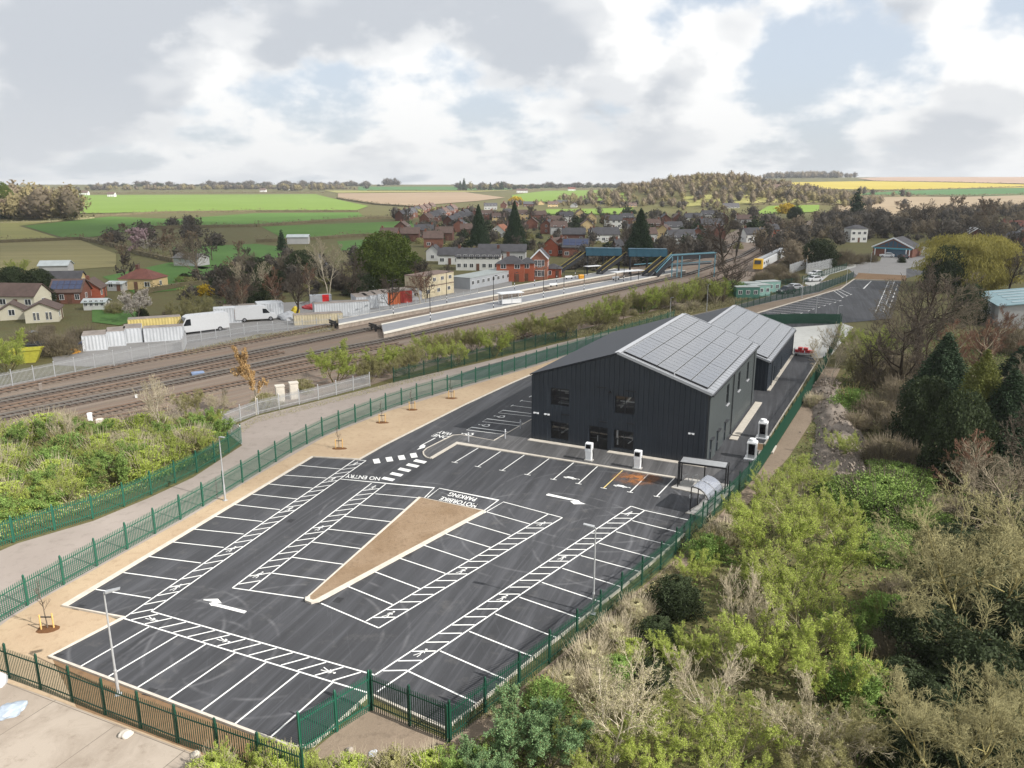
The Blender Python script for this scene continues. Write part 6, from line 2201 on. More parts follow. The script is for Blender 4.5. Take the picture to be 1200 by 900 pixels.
# village: prominent ones first
for q in [
    (664, 261, 11, 8, 5.2, 0, 'white', 'slate', 'white house with slate roof among village trees'), (711, 284, 15, 9, 4.2, 8, 'white', 'slate', 'white house with wide slate roof and bright gable behind the footbridge'),
    (719, 268, 12, 8, 6.0, 0, 'white', 'slate', 'tall white three chimney house above the footbridge'), (640, 274, 10, 8, 5.5, 70, 'brick', 'slate', 'red brick gable end in the middle of the village'),
    (800, 290, 14, 9, 5.0, 8, 'white', 'slate', 'white house with slate roof left of the red gable'), (817, 287, 7, 8, 5.6, 80, 'brick', 'slate', 'red rendered gable house right of the footbridge'),
    (886, 284, 12, 8, 4.4, 12, 'white', 'slate', 'white gabled bungalow right of the large bare tree'), (902, 275, 10, 8, 5.0, 70, 'brick', 'brown', 'red brick house by the right village trees'),
    (857, 248, 18, 10, 5.2, 0, 'white', 'slate', 'long white farmhouse below the wooded hill'), (583, 278, 14, 9, 3.6, 75, 'white', 'rust', 'white bungalow with orange gable between the two dark conifers'),
    (907, 278, 8, 7, 4.6, 20, 'orange', 'slate', 'orange brick gabled house at the railway crossing'), (528, 249, 8, 8, 5.5, 80, 'white', 'red', 'white gable end at the head of the terrace'),
    (672, 283, 13, 8, 4.0, -5, 'dark', 'slate', 'low dark slate roofed shed in the village'), (700, 283, 9, 7, 4, 0, 'white', 'slate', 'small white house beside the wide slate roof'),
    (740, 300, 14, 9, 3.6, 4, 'dark', 'slate', 'dark low building behind the blue canopy'), (760, 284, 10, 8, 4.6, 10, 'grey', 'brown', 'brown roofed house behind the canopy conifer'),
    (776, 281, 12, 9, 4.6, 70, 'buff', 'brown', 'buff gabled house above the ramp'), (835, 272, 15, 9, 5, 4, 'dark', 'slate', 'wide slate roofed house behind the large bare tree'),
]:
    house(*q[:2], q[2] * .8, q[3] * .8, q[4] * .85, *q[5:], detail=2)
vr = random.Random(12)
cols = [('brick', 'slate'), ('dark', 'brown'), ('dark', 'slate'), ('white', 'slate'), ('buff', 'brown'), ('grey', 'slate'), ('dark', 'slate'), ('brick', 'brown'), ('dark', 'brown'), ('grey', 'brown')]
wname = {'brick': 'red brick', 'dark': 'dark brick', 'white': 'white', 'buff': 'buff', 'grey': 'grey', 'orange': 'orange brick', 'cream': 'cream'}
rname = {'slate': 'slate roof', 'brown': 'brown tiled roof', 'red': 'red tiled roof'}


def village(spots, where, ang, detail=1, size=(8, 11), grp=None):
    for u, v in spots:
        wl, rf = vr.choice(cols)
        house(u, v, vr.uniform(*size), vr.uniform(6, 7), vr.uniform(3.6, 4.6), ang + vr.choice((0, 0, 0, 80)) + vr.uniform(-6, 6), wl, rf, '%s house with %s %s' % (wname[wl], rname[rf], where), chim=vr.choice((1, 1, 2)), detail=detail, group=grp or 'houses ' + where)


# terraces running away up the village street
for k, (a, b, n_) in enumerate((((468, 259), (503, 247), 7), ((497, 264), (528, 250), 7), ((525, 268), (548, 254), 5))):
    for i in range(n_):
        u, v = lerp2(a, b, i / (n_ - 1))
        wl = vr.choice(('brick', 'dark', 'dark', 'dark'))  # mostly the dark brick, so the walls hold cloud shade
        house(u, v, 6.6, 7, 4.6, 62, wl, vr.choice(('slate', 'slate', 'brown')), '%s terraced house in the %s row of the village street' % (wname[wl], ('left', 'middle', 'right')[k]), chim=1, detail=1, group='terraced houses of the village street')
village([(545, 262), (556, 257), (570, 258), (585, 262), (597, 256), (538, 272), (552, 277), (623, 268), (612, 258), (632, 258), (648, 266), (655, 275), (688, 272), (693, 262), (680, 257), (606, 275)], 'in the middle of the village', 8)
village([(735, 262), (750, 268), (764, 272), (780, 265), (795, 262), (812, 262), (830, 258), (848, 262), (872, 264), (790, 275), (842, 281), (748, 278)], 'right of the footbridge', 5)
village([(620, 243), (634, 242), (648, 244), (660, 242), (672, 245), (684, 243), (700, 243), (712, 244), (725, 243), (738, 246), (575, 246), (590, 244), (604, 243)], 'in the sunlit far row', 2, size=(10, 14))
village([(470, 275), (480, 283), (497, 280), (508, 290), (520, 282), (455, 284)], 'at the left end of the village', 0, size=(6, 9))
for u, v, w, lab in ((130, 231, 11, 'pale far farm building at the left skyline'), (98, 229, 14, 'long pale far shed on the left skyline'), (52, 229, 12, 'white far house among the left wood'), (612, 226, 22, 'far white farmhouse on the middle skyline'), (335, 223, 14, 'small white far house on the skyline'), (308, 225.5, 12, 'far pale house beside the skyline hedge'), (907, 225.5, 20, 'far white house right of the wooded hill'), (670, 224, 16, 'far red roofed barn on the skyline')):
    house(u, v, w, 9, 4.5, 5, 'white', 'brown' if 'red' not in lab else 'red', lab, chim=0, detail=1, terrain=True)
# right: gabled shop, signal box, houses at the edge, big sheds
shop = house(1045, 301, 12, 13.4, 3.4, 50, 'brick', 'slate', 'gabled shop with glazed triangular front', pitch=26, chim=0, wins=0, detail=0, ends=False, name='shop', cat='shop')
M_SHOPG = plain('shop_glass', S('#4a5f70'), .1, .1)
M_TEAL = plain('teal_fascia', S('#4b8fa0'), .5)
# the gable seen by the camera is the -x end in the shop's own frame
hx = -6.0
top = lambda y: 3.4 + (6.7 - abs(y)) * math.tan(R(26)) - .75
for i in range(6):
    y0 = -4.5 + i * 1.5
    MB().prism([(hx - .05, y0 + .1, 3.6), (hx - .05, y0 + 1.4, 3.6), (hx - .05, y0 + 1.4, max(3.65, top(y0 + 1.4))), (hx - .05, y0 + .1, max(3.65, top(y0 + .1)))], (-.06, 0, 0)).build('glazing', M_SHOPG, shop)
for s in (-1, 1):
    MB().bar((hx - .42, s * 7.1, 3.3), (hx - .42, 0, 6.75), .16, .45).build('bargeboard', M_WHITE, shop)
MB().box(hx - .35, hx - .02, -6.4, 6.4, 2.75, 3.3).build('fascia', M_TEAL, shop)
MB().box(hx - .06, hx - .02, -5.0, 2.0, .1, 2.7).build('shop_window', M_SHOPG, shop)
for y in (-6, -4.9, 2.1, 5.6): MB().box(hx - 1.4, hx - 1.1, y - .12, y + .12, 0, 2.9).build('canopy_post', M_WHITE, shop)
house(1006, 284, 8, 6, 6.2, 8, 'white', 'slate', 'white two storey signal box by the crossing', hip=True, pitch=25, chim=0, wins=3, name='signal_box', cat='signal box')
barn = house(1143, 288, 16, 10, 3.5, 70, 'dark', 'grey', 'dark roofed hall with white bargeboards behind the willow', pitch=35, chim=0, wins=0, detail=0, name='hall', cat='hall')
for i in range(3):
    for s in (-1, 1):
        MB().bar((-8.4 + i * 6, s * 5.4, 3.4), (-8.4 + i * 6, 0, 7.35), .2, .3).build('bargeboard', M_WHITE, barn)
house(1196, 300, 9, 8, 5.2, 85, 'brick', 'slate', 'brick house with white porch at the right edge', wins=2)
house(1192, 279, 12, 8, 5, 8, 'brick', 'red', 'red roofed brick house at the right edge', wins=3)
house(1215, 290, 10, 8, 5, 8, 'grey', 'slate', 'grey house cut by the right edge', wins=3)
M_TROOF = plain('teal_roof_sheet', S('#7f9aa0'), .6, .14, .3)
shed = house(1215, 381, 19, 21, 4.0, 72, 'grey', M_TROOF, 'large shed with pale teal sheet roof at the right edge', pitch=8, chim=0, detail=0, name='shed', cat='shed')
shed.location = (102.5, 149, 0)
M_RLT = plain('rooflight_pale', S('#98aaae'), .4)
for i in range(5):
    x = -7.6 + i * 3.4
    for s in (-1, 1):
        za, zb = 4.0 + math.tan(R(8)) * (10.5 - 2.0) + .2, 4.0 + math.tan(R(8)) * (10.5 - 8.0) + .2
        q = [(x, s * 2.0, za), (x + 1.2, s * 2.0, za), (x + 1.2, s * 8.0, zb), (x, s * 8.0, zb)]
        MB().prism(q if s < 0 else q[::-1], (0, 0, .04)).build('rooflight', M_RLT, shed)

# long grey cabins and stacked site cabins beside the platform
def cabin(u, v, L, d, h, ang, m, label, roofm=None, nwin=0, z=0, name='site_cabin', cat='cabin', group=None, gable=False, at=None):
    p = P0(u, v) if at is None else at
    a = R(ang)
    c = p + Vector((math.cos(a) * 0 - math.sin(a) * d / 2, math.cos(a) * d / 2, 0))
    r = empty(name, (c.x, c.y, z + .03), a, label, cat, group)
    MB().box(-L / 2, L / 2, -d / 2, d / 2, 0, h).build('body', m, r)
    MB().box(-L / 2 - .08, L / 2 + .08, -d / 2 - .08, d / 2 + .08, h + .003, h + .14).build('roof', roofm or M_STEEL, r)
    for i in range(nwin):
        add_win(r, -L / 2 + L * (i + .5) / nwin, -d / 2, h * .38, min(1.2, L / nwin * .5), h * .36, 0)
    return r


M_CABG = plain('grey_cabin', S('#a9acb0'), .6, .08, .5)
M_CABC = plain('stained_cream_cabin', S('#c3b79a'), .75, .22, .6)
M_ROOFC = plain('rusty_cabin_roof', S('#7d6a60'), .8, .3, .5)
M_ROOFP = plain('pale_felt_roof', S('#9da3a1'), .8, .1, .4)
def cabin_edge(a, b, *args, **kw):
    A, B = P0(*a), P0(*b)
    d = B - A
    return cabin(0, 0, d.length, *args[:2], math.degrees(math.atan2(d.y, d.x)), *args[2:], at=(A + B) / 2, **kw)


cabin_edge((551, 339.5), (603, 328.5), 6, 2.8, M_CABG, 'long grey portable office beside the far platform', M_ROOFP, 9)
cabin_edge((495, 350.5), (532, 343), 5, 2.5, M_CABC, 'lower stained site cabin under the cream one', M_ROOFC, 3)
cabin_edge((495, 350.5), (532, 343), 5, 2.4, M_CABC, 'upper cream stained site cabin stacked beside the long office', M_ROOFC, 4, z=2.68)
cabin(488, 352, 2.6, 2.6, 2.3, 20, M_CABG, 'small grey white cabin next to the red container', M_ROOFP, 1)

# containers
def container(u, v, L, ang, m, label, d=2.5, h=2.6, roof=None, group=None, door_end=True, z=0):
    p = P0(u, v)
    a = R(ang)
    c = p + Vector((-math.sin(a) * d / 2, math.cos(a) * d / 2, 0))
    r = empty('shipping_container', (c.x, c.y, z + .03), a, label, 'container', group)
    mb = MB()
    k = max(4, int(L / .5))
    for i in range(k):
        x0, x1 = -L / 2 + L * i / k, -L / 2 + L * (i + 1) / k
        q = (x1 - x0) * .25
        for s in (-1, 1):
            y, yi = s * d / 2, s * (d / 2 - .06)
            pts = [(x0, y), (x0 + q, y), (x0 + 2 * q, yi), (x0 + 3 * q, yi), (x1, y)]
            for (xa, ya), (xb, yb) in zip(pts, pts[1:]):
                f = [(xa, ya, .15), (xb, yb, .15), (xb, yb, h - .1), (xa, ya, h - .1)]
                mb.poly(f if s < 0 else f[::-1])
    mb.box(-L / 2, L / 2, -d / 2 - .01, d / 2 + .01, 0, .15); mb.box(-L / 2, L / 2, -d / 2 - .01, d / 2 + .01, h - .1, h - .02)
    for s in (-1, 1): mb.box(min(s * L / 2, s * (L / 2 - .05)), max(s * L / 2, s * (L / 2 - .05)), -d / 2 + .07, d / 2 - .07, .15, h - .1)
    mb.build('body', m, r)
    MB().box(-L / 2 + .02, L / 2 - .02, -d / 2 + .02, d / 2 - .02, h - .018, h + .03).build('roof', roof or m, r)
    for s in (-1, 1):
        for y in (-.62, .62):
            dd = MB().box(s * L / 2 - .0 if s > 0 else -L / 2 - .05, s * L / 2 + .05 if s > 0 else -L / 2, y - .58, y + .58, .2, h - .15).build('door', m, r)
            MB().tube((s * (L / 2 + .08), y * .5, .25), (s * (L / 2 + .08), y * .5, h - .2), .025, None, 6).build('lock_bar', M_STEEL, dd)
    return r


M_CWHITE = plain('pale_grey_container', S('#c4c7ca'), .6, .12, .7)
M_CYEL = plain('cream_yellow_container', S('#d6c27c'), .65, .14, .7)
M_CORG = plain('orange_container', S('#b5633c'), .65, .14, .7)
M_CRED = plain('red_container', S('#b0453c'), .65, .14, .7)
M_RUSTR = plain('rusty_roof', S('#8a8078'), .8, .3, .6)
yd = 26
for i, (u, v, m, lab) in enumerate([(112, 411, M_CWHITE, 'pale grey container with red notice, leftmost of the row of three'), (137, 406, M_CWHITE, 'pale grey container in the middle of the row of three'), (157, 402, M_CWHITE, 'pale grey container on the right of the row of three')]):
    container(u, v, 3.5 - .7 * (i > 0), 24, m, lab, d=4.5, h=2.5, roof=M_RUSTR, group='pale grey containers at the left of the yard')
container(183, 392, 8.5, 24, M_CYEL, 'long cream yellow container with rusty roof edge', h=2.9, roof=M_RUSTR)
container(193, 400, 6.2, 22, M_CWHITE, 'pale grey low container in front of the cream one', h=2.4, roof=M_RUSTR)
container(268, 379, 5.0, 22, M_CWHITE, 'white container just behind the long white van', h=2.9)
container(282, 374, 6.0, 22, M_CYEL, 'cream container beside the orange striped van', h=2.6, roof=M_RUSTR)
container(318, 372, 5, 24, M_CWHITE, 'grey white container above the orange striped van', h=2.8, d=4)
container(402, 371, 11, 22, M_CWHITE, 'long pale container at the left of the white row', h=2.8, roof=M_RUSTR)
container(426, 363, 2.9, 22, M_CWHITE, 'white container, first of the close pair', d=6, h=2.7, roof=M_RUSTR, group='white containers by the orange one')
container(436, 361, 2.9, 22, M_CWHITE, 'white container, second of the close pair', d=6, h=2.7, roof=M_RUSTR, group='white containers by the orange one')
container(447, 359, 2.9, 22, M_CWHITE, 'white container touching the orange one', d=6, h=2.7, roof=M_RUSTR, group='white containers by the orange one')
container(460, 357, 3.6, 22, M_CORG, 'orange container beside the platform fence', d=6, h=2.7, roof=M_RUSTR)
container(474, 355, 3.6, 22, M_CRED, 'red container beside the small cabin', d=6, h=2.7, roof=M_RUSTR)
container(374, 380, 9, 20, M_CABC, 'low stained trackside store behind the railway fence', h=1.9, roof=M_RUSTR)
M_SKIP = plain('dark_skip', S('#3a3d40'), .6, .2)
M_SKIPY = plain('yellow_skip', S('#aaa63c'), .6, .15)


def skip(u, v, m, label, s=1.0, ang=20):
    p = P0(u, v)
    r = empty('skip', (p.x, p.y, .03), R(ang), label, 'skip')
    t = .06
    b_, tp = [(-.9, -.8), (.9, -.8), (.9, .8), (-.9, .8)], [(-1.6, -.9), (1.6, -.9), (1.6, .9), (-1.6, .9)]
    mb = MB()
    for i in range(4):
        j = (i + 1) % 4
        q = [(*b_[i], 0), (*b_[j], 0), (*tp[j], 1.5), (*tp[i], 1.5)]
        mb.poly(q); mb.poly([(x * .96, y * .93, z + .05) for x, y, z in q][::-1])
    mb.poly([(x, y, .06) for x, y in b_])
    mb.build('tub', m, r).scale = (s,) * 3
    MB().box(-1.65, 1.65, -.98, -.88, 1.42, 1.52).build('rim', m, r).scale = (s,) * 3
    MB().box(-1.65, 1.65, .88, .98, 1.42, 1.52).build('rim', m, r).scale = (s,) * 3


skip(33, 424, M_SKIPY, 'yellow skip half hidden by the bush at left', 1.3)
skip(52, 416, M_SKIP, 'dark skip beside the yellow one', 1.3)
skip(64, 414, M_SKIP, 'dark skip nearest the orange heap', 1.2)
lump('orange_heap', (83, 414), 1.6, 1.0, .9, plain('orange_sheet', S('#d2962e'), .7), 'heap of orange plastic by the skips', 'heap', 21)
lump('blue_sacks', (97, 409), 1.0, .8, 1.3, plain('blue_sack', S('#3f62a0'), .6), 'blue sacks against the leftmost grey container', 'sacks', 22)
lump('white_sack', (100, 411), .6, .6, .9, M_BAG, 'white sack beside the blue sacks', 'sack', 23)
lump('white_sheeted_pile', (338, 373), 3.5, 2.0, 1.2, M_BAG, 'white sheeted pile beside the orange striped van', 'pile', 24)
lump('yellow_sack', (346, 368), 1.0, .8, 1.4, plain('yellow_sack', S('#e0c63a'), .6), 'yellow sack on the white pile', 'sack', 25)
lump('red_cover', (366, 362), 2.6, 1.2, 1.0, M_REDP, 'low red covered load in the yard', 'load', 26)
lump('sheet_heap', (38, 395), 2.2, 1.6, 1.0, M_BAGB, 'grey sheeted heap in front of the cream annexe', 'heap', 27)
r = empty('plant_machine', P0(376, 357), R(20), 'grey and red site machine in front of the bare trees', 'machine')
MB().box(-2.3, 2.3, -1, 1, .5, 2.2).build('body', M_CABG, r)
MB().box(.3, 1.7, -1.06, -1.0, .8, 2.3).build('red_door', plain('bright_red', S('#e02a2a'), .5), r)
for x in (-1.6, 1.6): MB().tube((x, -1.1, .45), (x, 1.1, .45), .45, None, 12).build('wheel', M_BLACK, r)

# ------------------------------------------------------------------ vehicles
M_TYRE = plain('tyre', (.012, .012, .012), .9)
M_RIM = plain('wheel_rim', (.4, .4, .42), .35, .05, 3, .7)
M_VGL = plain('vehicle_glass', (.015, .018, .022), .06, 0)
M_LAMP = plain('headlight', (.7, .7, .68), .2, .02)
M_TAIL = plain('taillight', (.35, .02, .02), .3, .02)


def vehicle(u, v, ang, prof, cab, width, wheels, paint, label, cat, name, z=.03, wr=.34, roofk=.86, stripe=None, L=None):
    """prof: side outline of body (x forward, z up), cab: glasshouse outline"""
    p = P0(u, v)
    r = empty(name, (p.x, p.y, z), R(ang), label, cat)
    hw = width / 2
    mb = MB()
    n = len(prof)
    zmax = max(q[1] for q in prof)
    ins = lambda zz: hw * (1 - (1 - roofk) * max(0, (zz - .9) / max(.3, zmax - .9)))
    Lf = [(x, -ins(zz), zz) for x, zz in prof]; Rf = [(x, ins(zz), zz) for x, zz in prof]
    mb.ngon([(x, zz, 0) for x, zz in prof])          # temp for triangulation
    tris = mb.f[:]
    mb = MB()
    mb.v = Lf + Rf
    for t in tris:
        mb.f.append(t); mb.m.append(0)
        mb.f.append(tuple(n + i for i in t[::-1])); mb.m.append(0)
    for i in range(n):
        j = (i + 1) % n
        mb.f.append((j, i, n + i, n + j)); mb.m.append(0)
    body = mb.build('body', paint, r)
    for q, kind in cab:
        for s in (-1, 1):
            pts = [(x, s * (ins(zz) + .012), zz) for x, zz in q]
            if kind == 'side': MB().poly(pts if s < 0 else pts[::-1]).build('window', M_VGL, r)
        if kind == 'front':
            (xa, za), (xb, zb) = q
            dx, dz = zb - za, -(xb - xa)
            l_ = math.hypot(dx, dz); dx, dz = dx / l_ * .02, dz / l_ * .02
            if abs(xa) > 0 and xa < 0: pass
            MB().poly([(xa + dx, -ins(za) * .9, za + dz), (xa + dx, ins(za) * .9, za + dz), (xb + dx, ins(zb) * .88, zb + dz), (xb + dx, -ins(zb) * .88, zb + dz)]).build('windscreen', M_VGL, r)
    for x in wheels:
        for s in (-1, 1):
            w = MB().tube((x, s * (hw - .2), wr), (x, s * (hw + .02), wr), wr, None, 16).build('wheel', M_TYRE, r)
            MB().tube((x, s * (hw + .0), wr), (x, s * (hw + .035), wr), wr * .6, wr * .5, 12).build('rim', M_RIM, w)
    xf = max(q[0] for q in prof); xb = min(q[0] for q in prof)
    for s in (-1, 1):
        MB().box(xf - .12, xf + .01, s * hw * .72 - .2, s * hw * .72 + .2, .62, .82).build('headlight', M_LAMP, r)
        MB().box(xb - .02, xb + .05, s * hw * .85 - .1, s * hw * .85 + .1, .8, 1.05).build('taillight', M_TAIL, r)
    if stripe:
        for k in range(4):
            MB().box(xb - .03, xb - .005, -hw * .8, hw * .8, .7 + k * .42, .95 + k * .42).build('chevron_band', stripe, r)
    return r


def van(u, v, ang, label, paint, s=1.0, stripe=None, L=7.0, h=2.7, z=.03):
    f = L / 2
    prof = [(-f, .45), (f - .15, .4), (f, .6), (f - .05, 1.05), (f - .95, 1.3), (f - 1.75, h - .25), (f - 2.3, h), (-f + .25, h), (-f, h - .2)]
    cab = [([(f - 2.35, 1.4), (f - 1.15, 1.4), (f - 1.75, h - .55), (f - 2.35, h - .5)], 'side'), ([(f - 1.0, 1.34), (f - 1.7, h - .35)], 'front')]
    r = vehicle(u, v, ang, prof, cab, 2.05, (-f + 1.5, f - 1.1), paint, label, 'van', 'parked_van', z, .38, .9, stripe)
    r.scale = (s, s, s)
    return r


def car(u, v, ang, label, paint, s=1.0, suv=False, z=.04):
    h = 1.65 if suv else 1.46
    prof = [(-2.1, .3), (2.1, .28), (2.2, .5), (2.12, .78), (1.1, .95), (.35, h - .06), (-.2, h), (-1.3, h - .04), (-1.95, .98), (-2.18, .9), (-2.2, .55)]
    cab = [([(-1.7, .98), (.85, .96), (.3, h - .12), (-1.25, h - .12)], 'side'), ([(1.05, .97), (.4, h - .08)], 'front'), ([(-1.4, h - .08), (-1.9, 1.0)], 'front')]
    r = vehicle(u, v, ang, prof, cab, 1.8, (-1.35, 1.35), paint, label, 'car', 'parked_car', z, .32, .78)
    r.scale = (s, s, s)
    return r


M_VW = plain('white_van_paint', (.58, .59, .60), .3, .04)
M_VS = plain('silver_paint', (.42, .43, .45), .3, .05, 3, .3)
M_VK = plain('dark_car_paint', (.03, .032, .036), .25, .05)
M_CHEV = plain('orange_chevron', S('#e0992b'), .5)
van(236, 389.5, 220, 'long white high-roofed van parked in the storage yard', M_VW, 1.15, L=8.2, h=2.9)
van(300, 376, 24, 'white van with orange chevron rear in the storage yard', M_VW, 1.1, stripe=M_CHEV, L=7.0)
van(430, 346, -6, 'white van parked on the high ground behind the containers', M_VW, 1.05, L=5.6, h=2.5)
r = van(212, 389, 22, 'short white and yellow tipper van behind the long van', M_VW, .8, stripe=M_CHEV, L=5.0)
for i, (u, v, a, pm, lab, suv) in enumerate([(956, 323.5, 205, M_VW, 'white parked car farther from the camera on the pale pull-in', False), (953, 330, 205, M_VW, 'white parked car nearer the camera on the pale pull-in', False), (921, 344, 210, M_VK, 'dark parked car beside the green cabins', True), (929, 340, 205, M_VS, 'silver parked car just behind the dark one', False),
                                             (1039, 301.5, 160, M_VW, 'white car in front of the gabled shop', False), (447, 338.5, -5, plain('lime_car_paint', S('#9db52b'), .3), 'lime green car beside the white van on high ground', False), (843, 254, 10, M_VK, 'dark far car by the farmhouse', False), (1176, 291, 30, M_VS, 'silver car by the right edge houses', True), (1058, 303, 90, M_VK, 'dark car at the shop pumps', False)]):
    car(u, v, a, lab, pm, 1.1, suv)
sheet('pull_in', [(943, 333), (946, 324), (985, 311), (1003, 310), (1003, 313), (972, 322), (960, 332), (952, 336)], M_PALECONC, .06, 'pale concrete pull-in with two white cars')

# yellow fronted rail vehicle
p = P0(887, 319)
q = P0(916, 303)
d_ = (q - p)
r = empty('rail_vehicle', (p.x, p.y, .3), math.atan2(d_.y, d_.x), 'white rail vehicle with yellow cab standing on the tracks', 'train')
M_YFR = plain('rail_yellow', S('#e0b01e'), .5, .08)
LT = d_.length
MB().hexa([(0, -1.3, .6), (2.2, -1.3, .6), (2.2, 1.3, .6), (0, 1.3, .6)], [(.35, -1.25, 3.5), (2.2, -1.25, 3.6), (2.2, 1.25, 3.6), (.35, 1.25, 3.5)]).build('cab', M_YFR, r)
MB().prism([(.02, -.95, 2.1), (.02, .95, 2.1), (.26, .95, 3.2), (.26, -.95, 3.2)], (-.02, 0, 0)).build('windscreen', M_VGL, r)
MB().box(2.21, LT, -1.25, 1.25, .7, 3.0).build('body', M_WHITE, r)
MB().box(2.5, LT - 1, -.8, .8, 3.005, 3.5).build('roof_equipment', M_STEEL, r)
for x in (1.2, 3.2, LT - 3, LT - 1.2):
    for s in (-.75, .75): MB().tube((x, s - .07, .35), (x, s + .07, .35), .42, None, 14).build('wheel', M_BLACK, r)
for k in range(3): MB().box(3.5 + k * 3.5, 5 + k * 3.5, -1.28, -1.255, 1.7, 2.5).build('window', M_VGL, r)

# green and white site cabins beside the lane
M_CABT = plain('green_cabin', S('#7fa39a'), .6, .12, .6)
M_CABD = plain('dark_green_cabin', S('#3c6a5c'), .6, .12, .6)
for u, v, L, m, a, lab in ((876, 350, 5.5, M_CABD, 5, 'dark green glazed site cabin nearest the lane'), (892, 347.5, 5.0, M_CABT, 20, 'pale green glazed site cabin in the middle'), (903, 343, 5.5, M_CABT, 20, 'pale green site cabin farthest along the lane'), (880, 345, 5.0, M_CABT, 5, 'pale green cabin behind the dark green one')):
    cabin(u, v, L, 2.6, 2.6, a, m, lab, M_ROOFP, 3)
# signal relay boxes and small trackside things
for i, (u, v, w, h, lab) in enumerate([(106, 494, .5, .9, 'white trackside box standing among the left scrub'), (118, 502, .7, 1.0, 'pale grey trackside box behind the scrub top'), (232, 439, 1.6, .3, 'low blue grey trackside trough lid'), (160, 466, .3, .3, 'small white marker between the tracks'), (48, 457, .35, .8, 'brown stump beside the far left track')]):
    p = P0(u, v)
    m = (M_WHITE, M_PCAB, plain('blue_grey_lid', S('#7a8ba8'), .6), M_WHITE, M_RUSTR)[i]
    r = empty('trackside_box', (p.x, p.y, .03), .5, lab, 'box')
    MB().box(-w / 2, w / 2, -w / 2.5, w / 2.5, 0, h).build('body', m, r)
    MB().hexa([(-w / 2 - .04, -w / 2.5 - .04, h + .002), (w / 2 + .04, -w / 2.5 - .04, h + .002), (w / 2 + .04, w / 2.5 + .04, h + .002), (-w / 2 - .04, w / 2.5 + .04, h + .002)], [(-w / 3, -w / 4, h + .1), (w / 3, -w / 4, h + .1), (w / 3, w / 4, h + .1), (-w / 3, w / 4, h + .1)]).build('lid', m, r)
# ------------------------------------------------------------------ planting
T = plant
ADJ = dict(yg_a='leafy yellow-green', yg_b='twiggy yellow-green', fresh='leafy fresh green', ol_a='olive budding', scrub_g='yellow-green', scrub_o='olive', scrub_f='fresh green', scrub_t='straw coloured', drybush='dull brown', ivy='dark evergreen', darkbare='dark bare', farbare='bare brown', farbare2='bare reddish', brown='reddish bare', bare_b='grey bare',
           farbush='low dark', farwoodd='dark round', farwood='tan round', fardull='olive round', fargreen='dark green')
# right foreground wood, near to far
T(722, 818, 62, 'birch', 'white stemmed birch with tan buds, left of the white bare sapling at the bottom', name='birch_tree')
T(842, 805, 54, 'paletree', 'white stemmed bare sapling at the bottom right of centre', name='bare_tree', hk=1.15)
T(868, 705, 44, 'greysap', 'small pale grey bare tree above the yellow-green shrubs', name='bare_tree', hk=1.35)
T(1150, 660, 118, 'lichen', 'large bare grey tree spreading over the dark gully', name='bare_tree', hk=.8)
T(1195, 585, 70, 'bare_b', 'bare grey tree at the right edge above the gully', name='bare_tree', hk=.9)
T(1112, 858, 92, 'lichen', 'bare tree with yellow lichen branches at bottom right', name='bare_tree', hk=.75)
T(1188, 845, 70, 'lichen', 'bare lichen covered tree in the bottom right corner', name='bare_tree', hk=.8)
T(938, 845, 68, 'tan_a', 'tan twiggy tree at the bottom below the yellow-green shrubs', name='bare_tree')
T(1147, 482, 36, 'goldcon', 'tall golden green conifer right of the gully', name='conifer_tree', hk=.95)
T(1104, 452, 40, 'conifer', 'dark conifer just left of the golden one', name='conifer_tree', hk=.75)
T(1192, 452, 36, 'conifer', 'dark conifer right of the golden one', name='conifer_tree', hk=.6)
T(1165, 414, 34, 'brown', 'reddish brown bare tree below the teal shed roof', name='bare_tree')
T(1122, 416, 36, 'brown', 'reddish brown bare tree above the dark conifer', name='bare_tree')
T(1203, 420, 28, 'brown', 'reddish brown bare tree at the right edge', name='bare_tree')
T(1075, 358, 48, 'darkbare', 'dark round bare tree beside the far car park', name='bare_tree')
T(1105, 352, 40, 'bare_b', 'grey bare tree between the dark tree and the teal shed', name='bare_tree')
T(1060, 400, 40, 'darkbare', 'dark bare tree below the round bare one', name='bare_tree')
T(1138, 308, 44, 'willow', 'large ochre weeping willow beside the teal shed', name='willow_tree', hk=.8)
T(1108, 318, 20, 'ivy', 'dark evergreen in front of the willow', name='evergreen_tree', hk=1.6)
T(1136, 358, 18, 'ivy', 'dark evergreen at the corner of the teal shed', name='evergreen_tree', hk=1.5)
T(1140, 374, 22, 'bare_b', 'grey bare tree against the wall of the teal shed', name='bare_tree')
T(1168, 384, 24, 'brown', 'reddish bare tree against the wall of the teal shed', name='bare_tree')
T(1198, 388, 24, 'bare_b', 'grey bare tree in front of the teal shed at the right edge', name='bare_tree')
T(1150, 392, 22, 'darkbare', 'dark bare tree just below the teal shed', name='bare_tree')
T(1185, 402, 22, 'drybush', 'dull bush below the teal shed at the right edge', name='bush', cat='bush')
T(975, 420, 26, 'paletree', 'pale trunked bare sapling by the spoil bank', name='bare_tree', hk=1.1)
T(990, 398, 28, 'greysap', 'pale grey bare shrub beside the concrete apron', name='bare_tree')
T(1020, 403, 32, 'yg_b', 'yellow-green tree above the dark thicket', name='budding_tree')
T(1005, 425, 26, 'ol_a', 'olive budding shrub right of the spoil bank', name='budding_shrub', cat='shrub')
T(1000, 470, 22, 'scrub_f', 'green shrub at the top of the spoil bank', name='shrub', cat='shrub')
T(1125, 520, 34, 'ivy', 'dark evergreen mass left of the golden conifer', name='evergreen_shrub', cat='shrub', hk=2.0)
T(1180, 500, 40, 'conifer', 'dark conifer below the golden one at the right edge', name='conifer_tree', hk=.8)
T(1085, 490, 30, 'ivy', 'dark evergreen mass at the thicket edge', name='evergreen_shrub', cat='shrub', hk=1.8)
